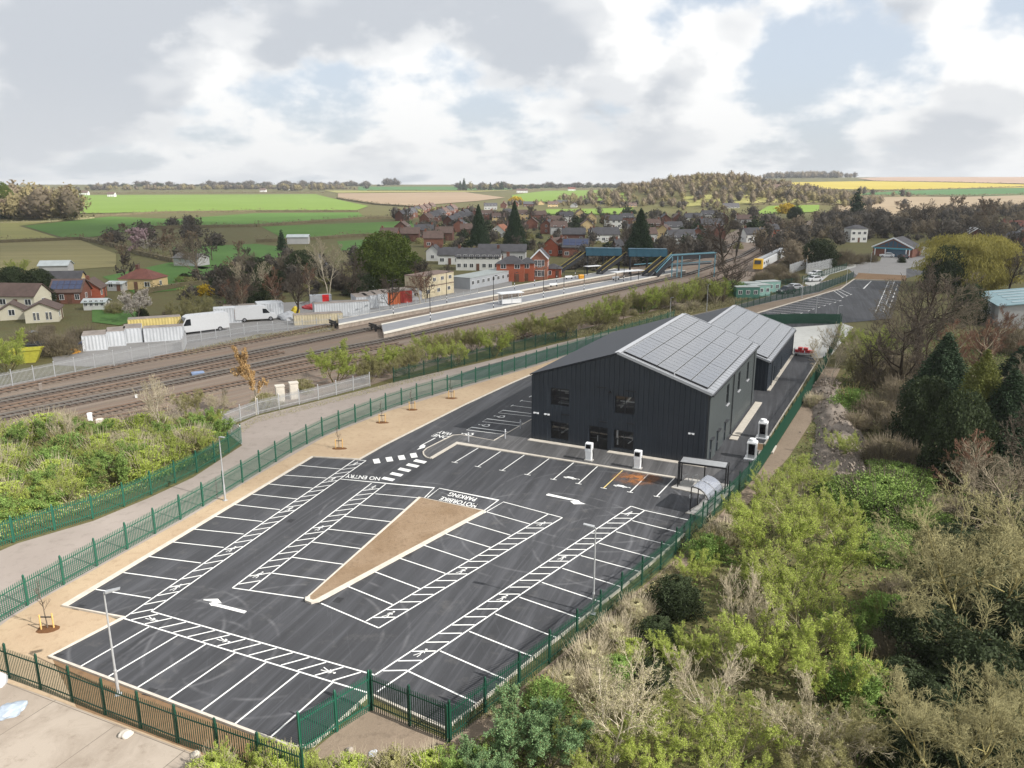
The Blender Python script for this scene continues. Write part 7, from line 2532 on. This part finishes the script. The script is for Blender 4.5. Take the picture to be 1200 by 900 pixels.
T(990, 520, 22, 'yg_b', 'yellow-green shrub growing over the spoil bank', name='budding_shrub', cat='shrub')
T(1005, 495, 18, 'drybush', 'dry bush on the spoil bank shoulder', name='bush', cat='bush')
T(955, 470, 12, 'scrub_t', 'straw coloured weeds beside the service road fence', name='bush', cat='bush')
T(815, 664, 26, 'yg_a', 'bright yellow-green shrub by the right fence', name='budding_shrub', cat='shrub')
T(792, 700, 30, 'ivy', 'dark green shrub by the right fence', name='shrub', cat='shrub')
T(770, 745, 26, 'ivy', 'dark green shrub left of the grey bare tree', name='shrub', cat='shrub')
T(765, 790, 22, 'ivy', 'dark ivy shrub behind the white stemmed birch', name='shrub', cat='shrub')
for i, (u, v, r_, k, lab) in enumerate([
    (905, 620, 50, 'yg_a', 'yellow-green budding tree nearest the cycle shelter'), (945, 600, 46, 'yg_b', 'pale budding tree between cycle shelter and bramble bank'), (875, 600, 30, 'yg_b', 'pale twiggy shrub just behind the cycle shelter'),
    (925, 670, 56, 'yg_b', 'yellow-green budding tree in the middle of the right wood'), (970, 650, 46, 'yg_a', 'yellow-green budding tree left of the bramble bank'), (898, 672, 32, 'yg_a', 'yellow-green tree just above the pale bare tree'),
    (955, 720, 56, 'yg_b', 'yellow-green budding tree beside the gully'), (905, 750, 50, 'yg_a', 'yellow-green budding tree below the pale bare tree'), (975, 780, 48, 'yg_a', 'yellow-green budding tree at the gully edge'),
    (850, 760, 40, 'yg_b', 'yellow-green shrub between birch and pale bare tree'), (800, 760, 36, 'yg_a', 'yellow-green shrub above the birch'), (870, 850, 52, 'yg_b', 'pale yellow-green shrub right of the white sapling'),
    (790, 850, 46, 'yg_b', 'yellow-green shrub between birch and white sapling'), (905, 570, 30, 'yg_b', 'pale twiggy shrub at the end of the service road fence'), (940, 555, 34, 'yg_b', 'yellow-green shrub below the spoil bank'),
    (1010, 860, 46, 'ol_a', 'olive shrub in the gully bottom'), (985, 610, 40, 'yg_b', 'pale budding shrub above the bramble bank'), (760, 880, 44, 'yg_a', 'yellow-green shrub under the birch at the bottom edge'), (690, 880, 40, 'yg_b', 'pale yellow-green shrub left of the birch stem at the bottom edge'),
    (850, 890, 44, 'yg_b', 'yellow-green shrub at the bottom edge below the white sapling'), (960, 895, 50, 'ol_a', 'olive shrub at the bottom edge below the tan tree')]):
    T(u, v, r_, k, lab, name='budding_tree', group='budding trees of the right wood')
for u, v, r_, k, lab in [(600, 850, 44, 'elder', 'blue-green leafy shrub at the end of the right fence'), (570, 885, 36, 'elder', 'blue-green leafy shrub at the bottom edge outside the fence corner'), (645, 865, 42, 'elder', 'blue-green leafy shrub left of the birch'), (545, 900, 30, 'fresh', 'fresh green shrub below the fence corner'),
                         (640, 815, 26, 'scrub_f', 'small green shrub halfway along the right fence'), (665, 800, 24, 'scrub_t', 'dry grass shrub above the birch'), (690, 770, 26, 'scrub_t', 'dry grass shrub by the right fence'), (720, 745, 26, 'scrub_t', 'dry grass shrub beside the dark green one'), (740, 765, 22, 'scrub_g', 'green shrub between dry grass and dark shrub'),
                         (745, 715, 22, 'scrub_t', 'dry grass shrub at the fence below the lamp post'), (725, 785, 24, 'scrub_f', 'green shrub behind the birch top'), (700, 800, 24, 'scrub_t', 'dry shrub behind the birch left side'), (830, 640, 22, 'scrub_f', 'green shrub between fence and yellow-green shrub'), (850, 625, 22, 'scrub_t', 'dry shrub behind the cycle shelter pad'),
                         (1035, 585, 56, 'bramble', 'bright green bramble bank in the right wood'), (1075, 610, 44, 'bramble', 'green bramble bank right of the bright one'), (1000, 575, 36, 'bramble', 'green bramble bank below the spoil'), (1055, 560, 36, 'bramble', 'shaded bramble bank at the thicket edge'), (1040, 640, 40, 'bramble', 'bramble bank above the gully'),
                         (1010, 800, 34, 'scrub_f', 'green shrub on the gully side'), (990, 740, 30, 'fresh', 'fresh green shrub at the gully head'), (1040, 715, 26, 'scrub_f', 'small green shrub under the large bare tree'), (1085, 745, 44, 'ivy', 'dark ivy mass in the gully below the large bare tree'), (1150, 790, 48, 'ivy', 'dark ivy mass right in the gully'), (1200, 740, 48, 'ivy', 'dark ivy mass at the right edge')]:
    T(u, v, r_, k, lab, name='shrub', cat='shrub')
for u, v, r_ in [(1030, 480, 26), (1060, 500, 28), (1040, 530, 28), (1080, 540, 26), (1060, 460, 26), (1095, 500, 28), (1030, 440, 26), (1110, 540, 28), (1060, 430, 26), (1050, 760, 30), (1060, 700, 28), (1110, 600, 26)]:
    T(u, v, r_, 'drybush', 'dull brown bramble thicket bush in the shaded middle of the right wood', name='bramble_bush', cat='bush', group='brown thicket of the right wood')
for u, v, r_ in [(1045, 385, 26), (1090, 395, 28), (1030, 420, 26), (1060, 350, 26), (1045, 370, 22), (1200, 450, 40), (1170, 560, 40), (1150, 545, 36), (1200, 520, 44), (1085, 430, 28)]:
    T(u, v, r_, (kd := RNG.choice(('darkbare', 'bare_b', 'brown'))), ADJ[kd] + ' tree in the thick of the right wood', name='bare_tree', group='bare trees of the right wood')
for u, v, r_ in [(1120, 690, 40), (1170, 660, 44), (1120, 640, 34), (1180, 610, 40), (1110, 880, 44), (1170, 870, 44), (1060, 880, 36), (1060, 800, 34), (1100, 820, 36)]:
    T(u, v, r_, 'ivy', 'dark ivy clad undergrowth below the large bare trees', name='ivy_shrub', cat='shrub', group='ivy undergrowth in the gully', hk=.8)
# bottom edge bushes
for u, v, r_, k in [(285, 890, 30, 'yg_a'), (250, 905, 26, 'scrub_g'), (330, 900, 26, 'scrub_g'), (370, 905, 26, 'yg_b'), (410, 905, 24, 'scrub_g'), (460, 902, 26, 'scrub_o'), (505, 898, 26, 'scrub_g')]:
    T(u, v, r_, k, 'yellow-green bush along the bottom edge below the fence', name='bush', cat='bush', group='bushes along the bottom edge')

# left scrub between lane and railway
SC = [(0, 500), (120, 505), (180, 500), (250, 480), (275, 500), (250, 520), (215, 545), (160, 570), (110, 592), (20, 618), (0, 625)]


def inside(u, v, poly):
    c = False
    for (x0, y0), (x1, y1) in zip(poly, poly[1:] + poly[:1]):
        if (y0 > v) != (y1 > v) and u < (x1 - x0) * (v - y0) / (y1 - y0) + x0: c = not c
    return c


k = 0
sr = random.Random(5)
while k < 95:
    u, v = sr.uniform(-30, 275), sr.uniform(488, 622)
    if not inside(max(0, u), v, SC): continue
    if v > 600 - u * .3: continue
    T(u, v - 5, sr.uniform(14, 26), (kd := sr.choice(('scrub_g', 'yg_b', 'scrub_f', 'yg_a', 'scrub_g', 'scrub_o', 'yg_b', 'fresh'))), ADJ[kd] + ' scrub bush in the thicket between the lane and the railway', name='scrub_bush', cat='bush', group='scrub bushes left of the lane')
    k += 1
T(187, 472, 34, 'paletree', 'pale bare sapling rising from the left scrub', name='bare_tree', hk=1.25)
T(78, 500, 24, 'greysap', 'pale bare sapling at the left of the scrub', name='bare_tree', hk=1.3)
T(225, 470, 24, 'ol_a', 'olive budding shrub at the right end of the scrub', name='budding_shrub', cat='shrub')
T(255, 470, 22, 'tan_a', 'tan twiggy shrub beside the orange birch', name='budding_shrub', cat='shrub')
T(297, 440, 20, 'orange', 'slender birch with orange buds by the tracks', name='birch_tree', hk=1.35)
T(392, 424, 34, 'yg_a', 'tall yellow-green budding bush by the grey fence', name='budding_shrub', cat='shrub', hk=1.0)
for u, v, r_, kd, lab in [(355, 452, 12, 'scrub_o', 'olive bush beside the pale cabinets'), (310, 470, 14, 'scrub_o', 'olive bush at the left of the pale cabinets'), (435, 432, 20, 'ol_a', 'olive bush right of the yellow-green one'), (462, 428, 18, 'ol_a', 'olive bush at the start of the dark green fence'), (500, 402, 22, 'yg_b', 'olive yellow tree in front of the near platform end'), (528, 398, 22, 'ol_a', 'olive tree in front of the near platform'), (553, 398, 18, 'ol_a', 'olive tree left of the tan one'),
                          (585, 388, 16, 'tan_a', 'tan twiggy tree by the dark green fence'), (612, 384, 18, 'ol_a', 'olive tree above the dark green fence'), (640, 380, 22, 'yg_b', 'yellow olive tree at the end of the dark green fence'), (672, 374, 18, 'ol_a', 'olive tree beyond the dark green fence end'), (700, 368, 22, 'yg_b', 'yellow-green tree left of the hall roof'), (728, 362, 20, 'ol_a', 'olive tree above the hall roof'), (712, 368, 16, 'tan_a', 'pale trunked tree between olive trees'),
                          (748, 356, 14, 'scrub_f', 'green bush above the hall ridge'), (795, 345, 20, 'yg_b', 'yellow-green bush behind the hall ridge'), (818, 338, 20, 'ol_a', 'olive bush left of the plain pole'), (775, 350, 15, 'ol_a', 'olive bush by the short lamp post'), (850, 320, 26, 'darkbare', 'dark bare tree by the yellow fronted train'), (858, 338, 15, 'scrub_f', 'green bush left of the green cabins'), (838, 345, 14, 'drybush', 'dull bush left of the green cabins'),
                          (930, 308, 14, 'drybush', 'dark bush right of the train'), (910, 318, 14, 'drybush', 'dark bush below the train'), (895, 326, 13, 'drybush', 'dull bush above the green cabins'), (925, 326, 12, 'drybush', 'dull bush left of the white cars'), (1003, 304, 10, 'drybush', 'dull bush left of the forecourt'), (1020, 303, 8, 'drybush', 'dull shrub left of the gabled shop'), (960, 298, 20, 'ivy', 'dark low bush beyond the grey compound'), (985, 303, 16, 'drybush', 'dull bush beyond the grey compound'), (1057, 305, 4, 'ivy', 'small round dark bush on the forecourt')]:
    T(u, v, r_, kd, lab, name='bush' if kd in ('drybush', 'ivy', 'scrub_f', 'scrub_o') else 'tree', cat='bush' if kd in ('drybush', 'ivy', 'scrub_f', 'scrub_o') else 'tree')
for i in range(34):
    u = 425 + i * 12.5 + sr.uniform(-5, 5)
    v = (447 - (u - 425) * .232) - sr.uniform(9, 22) if u < 680 else 378 - (u - 680) * .20 - sr.uniform(4, 16)
    T(u, v, sr.uniform(15, 25), (kd := sr.choice(('ol_a', 'yg_b', 'ol_a', 'yg_a'))), ADJ[kd] + ' shrub in the row between the lane and the tracks', name='budding_shrub', cat='shrub', group='shrub row between the lane and the tracks')
for i in range(26):
    u = 660 + sr.random() * 190
    v = 384 - (u - 660) * .16 - sr.random() * 14
    T(u, v, sr.uniform(5, 9), (kd := sr.choice(('scrub_t', 'drybush', 'scrub_o', 'scrub_t'))), 'low ' + ADJ[kd] + ' dry scrub bush between the railway and the lane', name='scrub_bush', cat='bush', group='dry scrub by the lane beyond the hall')

# gardens and railway trees, left middle
for u, v, r_, kd, lab in [(5, 412, 30, 'yg_a', 'yellow-green bush at the left edge by the skips'), (40, 400, 22, 'drybush', 'brown bramble bank below the cream annexe'), (70, 405, 20, 'drybush', 'brown bramble bank above the grey containers'), (95, 395, 18, 'drybush', 'brown bramble bank left of the cream container'), (158, 354, 24, 'blossom', 'white blossom tree in the garden'), (228, 358, 24, 'ol_a', 'wide olive bush behind the long white van'), (205, 365, 18, 'ol_a', 'olive bush left of the wide one'), (240, 340, 10, 'gorse', 'yellow gorse bush above the wide olive bush'),
                          (165, 279, 15, 'pinkblossom', 'pale pink blossom tree by the field hedge'), (178, 286, 12, 'blossom', 'low white blossom bush by the field hedge'), (20, 312, 13, 'yg_b', 'yellow-green tree at the left field edge'), (45, 330, 16, 'ivy', 'dark evergreen bush left of the slate outbuilding'), (15, 330, 18, 'ivy', 'dark evergreen hedge behind the cream house'), (53, 348, 12, 'ivy', 'dark bush between cream house and solar roof'), (145, 312, 15, 'farbare', 'bare tree behind the buff house'), (232, 300, 26, 'bare_a', 'spreading bare tree in the meadow'),
                          (300, 325, 26, 'paletree', 'pale bare birch left of the white gabled house'), (322, 335, 22, 'brown', 'reddish bare tree behind the yard'), (345, 335, 26, 'darkbare', 'dark bare tree left of the white gabled house'), (383, 308, 34, 'paletree', 'tall pale trunked bare tree behind the yard'), (410, 322, 26, 'darkbare', 'dark bare tree left of the round evergreen'), (452, 305, 33, 'evergreen', 'large round golden green evergreen behind the containers'),
                          (425, 335, 18, 'ivy', 'dark evergreen shrub behind the white van'), (485, 318, 20, 'bare_b', 'bare tree right of the round evergreen'), (500, 330, 15, 'darkbare', 'bare tree behind the stacked cabins'), (527, 318, 12, 'darkbare', 'slim dark tree in front of the white house'), (330, 283, 6, 'farcon', 'small dark conifer in the green paddock'), (355, 312, 22, 'ivy', 'dark evergreen behind the white gabled house'), (280, 345, 16, 'darkbare', 'dark bare shrub at the yard corner'), (265, 330, 18, 'farbare', 'bare shrub by the lawn'),
                          (561, 272, 13, 'conifer', 'dark conifer, left of the village pair'), (603, 268, 13, 'conifer', 'dark conifer, right of the village pair'), (750, 283, 20, 'conifer', 'dark green conifer behind the blue canopy'), (735, 278, 20, 'darkbare', 'bare tree left of the canopy conifer'), (785, 290, 18, 'darkbare', 'bare tree above the blue ramp'), (850, 272, 28, 'darkbare', 'large dark bare tree right of the footbridge'), (866, 236, 5, 'poplar', 'tall slim dark poplar above the village'), (605, 236, 9, 'gorse', 'bright yellow flowering tree in the village'),
                          (1004, 243, 9, 'farcon', 'dark conifer in the tan field edge'), (1090, 243, 16, 'darkbare', 'round bare tree on the tan field'), (1063, 246, 9, 'farbare2', 'small bare tree on the tan field'), (1118, 240, 12, 'farbare2', 'pale bare tree right of the round one'), (1162, 246, 16, 'farbare2', 'bare tree by the right field hedge'), (1195, 245, 20, 'darkbare', 'dark bare tree at the right field edge'), (922, 245, 10, 'gorse', 'yellow flowering tree by the railway crossing'), (932, 250, 9, 'ivy', 'dark evergreen beside the yellow flowering tree'),
                          (885, 268, 12, 'fargreen', 'dark evergreen by the white bungalow'), (575, 300, 8, 'ivy', 'dark bush by the white terrace')]:
    T(u, v, r_, kd, lab, name='tree', hk=1.3 if kd == 'conifer' and v < 280 else 1.0)
for i in range(30):
    u = sr.uniform(262, 500); v = 352 - (u - 262) * .03 - sr.uniform(0, 46)
    T(u, v, sr.uniform(12, 20), (kd := sr.choice(('darkbare', 'farbare', 'brown', 'bare_b', 'ivy'))), ADJ[kd] + ' tree in the belt behind the storage yard', name='bare_tree', group='tree belt behind the storage yard')
for i in range(22):
    u = sr.uniform(120, 300); v = sr.uniform(258, 300)
    T(u, v, sr.uniform(8, 14), (kd := sr.choice(('farbare', 'farbare2', 'farbush'))), ADJ[kd] + ' tree in the copse beyond the meadow', name='bare_tree', group='copse beyond the left meadow')
for i in range(46):
    u = sr.uniform(0, 300); v = sr.uniform(322, 390)
    if 125 < u < 195 and v < 352 or u < 128 and 330 < v < 384: continue
    T(u, v, sr.uniform(4, 9), (kd := sr.choice(('drybush', 'scrub_o', 'ivy', 'scrub_f', 'drybush'))), ADJ[kd] + ' garden bush among the left houses', name='garden_bush', cat='bush', group='garden bushes by the left houses')
for i in range(150):
    u = sr.uniform(460, 910); v = sr.uniform(245, 300)
    T(u, v, sr.uniform(4, 9), (kd := sr.choice(('farbare', 'farbare2', 'fardull', 'farwoodd', 'farbush', 'fargreen'))), ADJ[kd] + ' small tree among the village houses', name='village_tree', group='trees among the village houses')
for i in range(120):
    u = sr.uniform(890, 1210); v = sr.uniform(258, 300)
    if 975 < u < 1100 and v > 262: continue
    T(u, v, sr.uniform(7, 13), (kd := sr.choice(('farbare', 'farwoodd', 'farwoodd', 'farwood', 'darkbare', 'drybush'))), ADJ[kd] + ' tree in the belt by the railway crossing', name='bare_tree', group='tree belt by the railway crossing')


# hedges
def hedge(px, label, h=2.2, w=2.2, m=None, size=.5, terrain=True, dens=9):
    P = [GT(*q) if terrain else P0(*q) for q in px]
    rs = np.random.RandomState(int(px[0][0] * 7 + px[0][1] * 3) % 9999)
    C = []
    core = []
    for a, b in zip(P, P[1:]):
        L = (b - a).length
        n_ = int(min(2600, L * dens))
        t = rs.uniform(0, 1, n_)
        q = np.array(a[:])[None] + (np.array(b[:]) - np.array(a[:]))[None] * t[:, None]
        q[:, 2] = [H(x, y) for x, y in q[:, :2]]
        bumpy = 1 + .25 * np.sin(t * L / 5.3 + 1) + .2 * np.sin(t * L / 2.1)
        q[:, :2] += rs.normal(0, w / 3.2, (n_, 2))
        q[:, 2] += rs.uniform(.1, 1, n_) * h * bumpy
        C.append(q)
    C = np.concatenate(C)
    V, F = leaf_arrays(C, size, rs, 0, .8)
    r = empty('hedge', P[0], 0, label, 'hedge')
    V = V - np.array(P[0][:])
    r_ = np_mesh('foliage', [(V, F, 0)], [m or L_BRAMD])
    ob('foliage', r_, r)
    mb = MB()
    for a, b in zip(P, P[1:]):
        k_ = max(1, int((b - a).length / 40))
        for i in range(k_):
            c, d = a.lerp(b, i / k_), a.lerp(b, (i + 1) / k_)
            c.z, d.z = H(c.x, c.y), H(d.x, d.y)
            mb.bar(c - P[0] + Vector((0, 0, h * .3)), d - P[0] + Vector((0, 0, h * .3)), w * .55, h * .7)
    mb.build('inner_growth', m or L_BRAMD, r)


hedge([(0, 285), (95, 281), (140, 291), (165, 299), (205, 308)], 'dark hedge round the olive-brown field', 2.2, 2.5)
hedge([(110, 254), (190, 250), (300, 248.5), (420, 248.5)], 'long low hedge below the bright green field', 2.5, 3, size=.8, dens=5)
hedge([(180, 268), (300, 266), (430, 256.5), (480, 256)], 'hedge along the shaded meadow', 2.5, 3, size=.7, dens=6)
hedge([(300, 284), (345, 283), (410, 278), (488, 275.5)], 'hedge below the green paddock', 2.2, 2.5, dens=8)
hedge([(395, 233), (440, 240), (482, 243), (560, 247)], 'hedge between wheat field and brown plough', 2.5, 3, size=.9, dens=5)
hedge([(160, 346), (215, 336), (285, 331)], 'brown garden hedge right of the buff house', 1.8, 1.6, dens=14, size=.35, terrain=False)
hedge([(0, 262), (60, 260.2), (110, 256)], 'pale hedge above the sunlit paddock', 1.6, 2, L_TAN, size=.6, dens=6)
for a, lab in (([(20, 227.5), (110, 227), (240, 226.5), (380, 226)], 'far hedge with trees along the top of the wheat field'), ([(430, 224), (560, 224), (700, 222)], 'far hedge in front of the skyline'), ([(915, 222.5), (1050, 224.2), (1200, 219.6)], 'far hedge below the rapeseed'), ([(1000, 231), (1100, 230), (1200, 228.6)], 'far hedge above the dry tan field'),
               ([(1012, 212.6), (1110, 214), (1200, 216.6)], 'thin far hedge above the rapeseed'), ([(640, 239), (740, 238.5)], 'far hedge behind the sunlit row of houses'), ([(880, 240.5), (960, 240), (1010, 242)], 'far hedge right of the farmhouse')):
    hedge(a, lab, 3.0, 4, size=1.5, dens=2.2)


def line_pts(px, n, jit):
    P = [GT(*q) for q in px]
    L = [(b - a).length for a, b in zip(P, P[1:])]
    out = []
    for i in range(n):
        t = sr.random() * sum(L)
        for a, b, l_ in zip(P, P[1:], L):
            if t < l_:
                q = a.lerp(b, t / l_)
                out.append((q.x + sr.gauss(0, jit), q.y + sr.gauss(0, jit)))
                break
            t -= l_
    return out


# far woods that read as one mass
pts = []
while len(pts) < 850:
    x, y = sr.gauss(232, 85), sr.gauss(950, 95)
    if abs(x - 232) < 170 and 770 < y < 1150: pts.append((x, y))
wood(pts, ['farwood', 'farwood', 'farwood2', 'farbare2'], 'bare brown wood covering the hill above the village', smin=.45, smax=1.15)
wood([(sr.uniform(-.74, -.545) * y_, y_) for y_ in [sr.uniform(560, 700) for i in range(170)]], ['farwood2', 'farwood', 'farwood2', 'farbare2'], 'sunlit tan wood at the left edge', smin=1.5, smax=2.5)
plant_at(-.632 * 600, 600, 'evergreen', 1.5, 'tall dark pine rising above the left wood', name='pine_tree', hk=1.75)
wood(line_pts([(100, 223), (250, 222), (380, 221), (400, 222)], 230, 30), ['farwoodd', 'farwood', 'farwood2', 'farbush'], 'line of far trees on the left skyline', smin=.9, smax=1.9, zk=.75)
wood(line_pts([(150, 218.5), (330, 218), (420, 218)], 190, 60), ['farwoodd', 'farbush', 'fargreen'], 'farther wood along the left skyline', smin=1.6, smax=3.0, zk=.6)
wood(line_pts([(550, 221), (640, 219.5), (740, 220)], 170, 45), ['farwoodd', 'fargreen', 'farbush'], 'dark far wood along the middle skyline', smin=1.4, smax=2.8, zk=.6)
wood(line_pts([(540, 224), (600, 222)], 30, 12), ['fargreen', 'farbare2', 'farcon', 'farolive'], 'clump of far trees above the village', smin=1.3, smax=2.0)
wood(line_pts([(322, 224), (380, 223)], 24, 12), ['farwoodd', 'farwood2'], 'small far copse left of the brown plough', smin=1.2, smax=1.8)
wood(line_pts([(448, 217.5), (463, 217.5)], 10, 8), ['farwoodd'], 'lone far copse on the skyline', smin=2, smax=2.6)
wood(line_pts([(905, 209.5), (990, 208.5)], 110, 25), ['farwoodd', 'farwood'], 'far bare wood on the right skyline', smin=1.8, smax=2.6, zk=.8)
wood(line_pts([(1073, 207.5), (1096, 207.4)], 26, 8), ['farbush', 'fargreen'], 'small dark square wood on the right skyline', smin=1.6, smax=2.2)
wood(line_pts([(1100, 207.6), (1200, 207)], 40, 15), ['farwoodd', 'farbush'], 'scattered far trees on the right skyline', smin=1.0, smax=2.0)
wood(line_pts([(870, 232), (940, 235), (985, 237)], 90, 25), ['farwood', 'farwoodd', 'farwood2'], 'bare trees right of the wooded hill', smin=.8, smax=1.2)
wood(line_pts([(900, 227), (1010, 229), (1060, 231)], 50, 12), ['farwood', 'farwood2', 'farwoodd'], 'bare trees below the rapeseed', smin=.8, smax=1.2)
wood(line_pts([(960, 262), (1080, 258), (1210, 250)], 120, 10), ['farwoodd', 'farwoodd', 'farwood'], 'dark tree belt along the tan field', smin=.7, smax=1.1)
wood(line_pts([(600, 241), (700, 240), (860, 247)], 60, 12), ['farwood', 'farwood2', 'farwoodd'], 'trees along the sunlit far row of houses', smin=.5, smax=.9)


# low thicket and gardens between the houses and along the line
def thicket(px, n, kinds, label, smin, smax):
    W = [P0(*q) for q in px]
    WP = [(q.x, q.y) for q in W]
    x0, x1 = min(q[0] for q in WP), max(q[0] for q in WP)
    y0, y1 = min(q[1] for q in WP), max(q[1] for q in WP)
    out = []
    while len(out) < n:
        x, y = sr.uniform(x0, x1), sr.uniform(y0, y1)
        if inside(x, y, WP): out.append((x, y))
    wood(out, kinds, label, 'thicket', smin, smax)


thicket([(460, 282), (500, 262), (640, 250), (860, 252), (880, 270), (800, 290), (690, 300), (590, 300), (500, 292)], 420, ['farbush', 'farbush', 'farwoodd', 'fardull', 'fargreen'], 'garden hedges and bushes massed between the village houses', .3, .8)
thicket([(900, 300), (915, 268), (985, 258), (1210, 262), (1230, 300), (1110, 300), (1100, 284), (1030, 279), (985, 290), (960, 305)], 330, ['farbush', 'farwoodd', 'farbush', 'farwood'], 'dull brown thicket along the railway beyond the shop', .35, .9)
thicket([(660, 316), (720, 300), (850, 292), (850, 300), (760, 310), (700, 318)], 90, ['farbush', 'farwoodd'], 'dark bushes behind the footbridge', .4, .8)
thicket([(205, 345), (230, 325), (300, 312), (480, 305), (490, 335), (400, 348), (300, 352), (215, 358)], 130, ['farbush', 'farbush', 'farwoodd', 'fardull'], 'undergrowth of the tree belt behind the storage yard', .3, .7)

# rough ground cover where nobody could count it
def ground_cover(name, poly, n, size, mats, label, hmax=.5, seed=3):
    rs = np.random.RandomState(seed)
    us = [q[0] for q in poly]; vs_ = [q[1] for q in poly]
    C = []
    rng = random.Random(seed)
    W = [P0(*q) for q in poly]
    x0, x1 = min(p.x for p in W), max(p.x for p in W); y0, y1 = min(p.y for p in W), max(p.y for p in W)
    WP = [(p.x, p.y) for p in W]
    while len(C) < n:
        x, y = rng.uniform(x0, x1), rng.uniform(y0, y1)
        if inside(x, y, WP): C.append((x, y, rng.random() ** 2 * hmax + .02))
    C = np.array(C)
    k_ = len(C) // len(mats)
    ch = []
    for i in range(len(mats)):
        V, F = leaf_arrays(C[i * k_:(i + 1) * k_], size, rs, -.8, .3)
        ch.append((V, F, i))
    tag(ob(name, np_mesh(name, ch, mats)), label, kind='stuff')


ground_cover('undergrowth', [(720, 745), (800, 680), (880, 590), (940, 520), (1000, 420), (1060, 380), (1260, 420), (1300, 960), (560, 960), (600, 870)], 52000, .26, [L_DK, L_DK, L_FG, L_BRAM, L_BRAMD], 'tangled undergrowth and grass of the right wood', .7, 3)  # dark leaf doubled so the colour holds the gully floor's shade
ground_cover('rough_grass', [(-60, 520), (60, 505), (200, 490), (280, 495), (262, 522), (180, 570), (0, 636), (-80, 660)], 30000, .2, [L_TAN, L_FG, L_YG], 'rough grass under the left scrub', .5, 4)
ground_cover('rough_grass', [(240, 900), (345, 890), (400, 895), (520, 885), (600, 850), (640, 830), (640, 940), (220, 940)], 14000, .14, [L_TAN, L_OL, L_YG, L_FG], 'rough grass along the bottom edge', .35, 5)
ground_cover('verge_weeds', [(560, 845), (640, 790), (720, 722), (790, 660), (800, 668), (745, 715), (690, 765), (620, 830)], 9000, .13, [L_TAN, L_BRAMD, L_OL], 'dry weeds along the right fence', .3, 6)
ground_cover('lineside_grass', [(640, 400), (700, 385), (800, 360), (860, 345), (900, 336), (905, 344), (860, 356), (800, 370), (676, 395)], 16000, .3, [L_TAN, L_BRAMD, L_TAN], 'dry grass between railway and lane', .4, 7)
ground_cover('lineside_grass', [(215, 412), (300, 393), (388, 383), (395, 388), (300, 399), (217, 417)], 6000, .22, [L_BRAMD, L_TAN], 'dry grass below the railway fence', .35, 8)
ground_cover('lane_edge_weeds', [(262, 508), (300, 490), (435, 456), (470, 447), (520, 436), (520, 440), (470, 452), (435, 461), (300, 496), (275, 515)], 3500, .14, [L_TAN, L_OL], 'weeds along the lane edge', .2, 9)

# ------------------------------------------------------------------ clouds overhead that shade the middle ground
def mat_cloud():
    n = N('cloud')
    n.t.nodes.remove(n.b)
    g = n.obj()
    d = n.n('ShaderNodeVectorMath', operation='LENGTH'); n.l(g, d.inputs[0])
    nz = n.noise(g, 2.2, 5, .6)
    e = n.math('ADD', d.outputs['Value'], n.math('MULTIPLY', n.math('SUBTRACT', nz, .5), .4))
    a = n.math('MULTIPLY', n.rng(e, 1.02, .74), .68)
    tr = n.n('ShaderNodeBsdfTransparent')
    df = n.n('ShaderNodeBsdfDiffuse'); df.inputs[0].default_value = (.9, .9, .9, 1)
    tl = n.n('ShaderNodeBsdfTranslucent'); tl.inputs[0].default_value = (.9, .9, .9, 1)
    m0 = n.n('ShaderNodeMixShader'); m0.inputs[0].default_value = .6
    n.l(df.outputs[0], m0.inputs[1]); n.l(tl.outputs[0], m0.inputs[2])
    m = n.n('ShaderNodeMixShader')
    n.l(a, m.inputs[0]); n.l(tr.outputs[0], m.inputs[1]); n.l(m0.outputs[0], m.inputs[2])
    n.l(m.outputs[0], n.out.inputs[0])
    return n.m


M_CLOUD = mat_cloud()


def cloud(gx, gy, rx, ry, label, rz=0.0, z=620.0, seed=1):
    """cloud whose shadow falls round (gx, gy)"""
    s = SUN_V * (z / SUN_V.z)
    bm = bmesh.new()
    bmesh.ops.create_icosphere(bm, subdivisions=4, radius=1)
    rng = random.Random(seed)
    ph = [(Vector((rng.gauss(0, 1), rng.gauss(0, 1), rng.gauss(0, 1))), rng.uniform(1.5, 4), rng.random() * 6) for i in range(9)]
    for v in bm.verts:
        c = v.co.copy()
        k_ = 1 + sum(math.sin(c.dot(d) * f + q) for d, f, q in ph) * .02
        v.co = c * k_
        v.co.z = max(v.co.z, -.35)
    me = bpy.data.meshes.new('cloud')
    bm.to_mesh(me); bm.free()
    me.materials.append(M_CLOUD)
    me.polygons.foreach_set('use_smooth', [True] * len(me.polygons))
    o = ob('cloud', me, None, (gx + s.x, gy + s.y, z), (0, 0, rz), (rx, ry, 60))
    tag(o, label, kind='structure')


cloud(40, 385, 560, 310, 'broad cloud over the station and village', 0.12, seed=2)
cloud(-420, 420, 330, 190, 'cloud over the left fields', -.05, seed=3)
cloud(430, 430, 330, 230, 'cloud over the right railway crossing', .1, seed=4)


# ------------------------------------------------------------------ air
hz = N('haze')
hz.t.nodes.remove(hz.b)
pv = hz.n('ShaderNodeVolumePrincipled')
pv.inputs['Color'].default_value = (.86, .90, .95, 1)
pv.inputs['Density'].default_value = 0.0001
pv.inputs['Anisotropy'].default_value = 0.2
hz.l(pv.outputs[0], hz.out.inputs['Volume'])
tag(MB().box(-5300, 5300, -700, 5400, -60, 95).build('haze', hz.m), 'pale haze in the distance', kind='stuff')
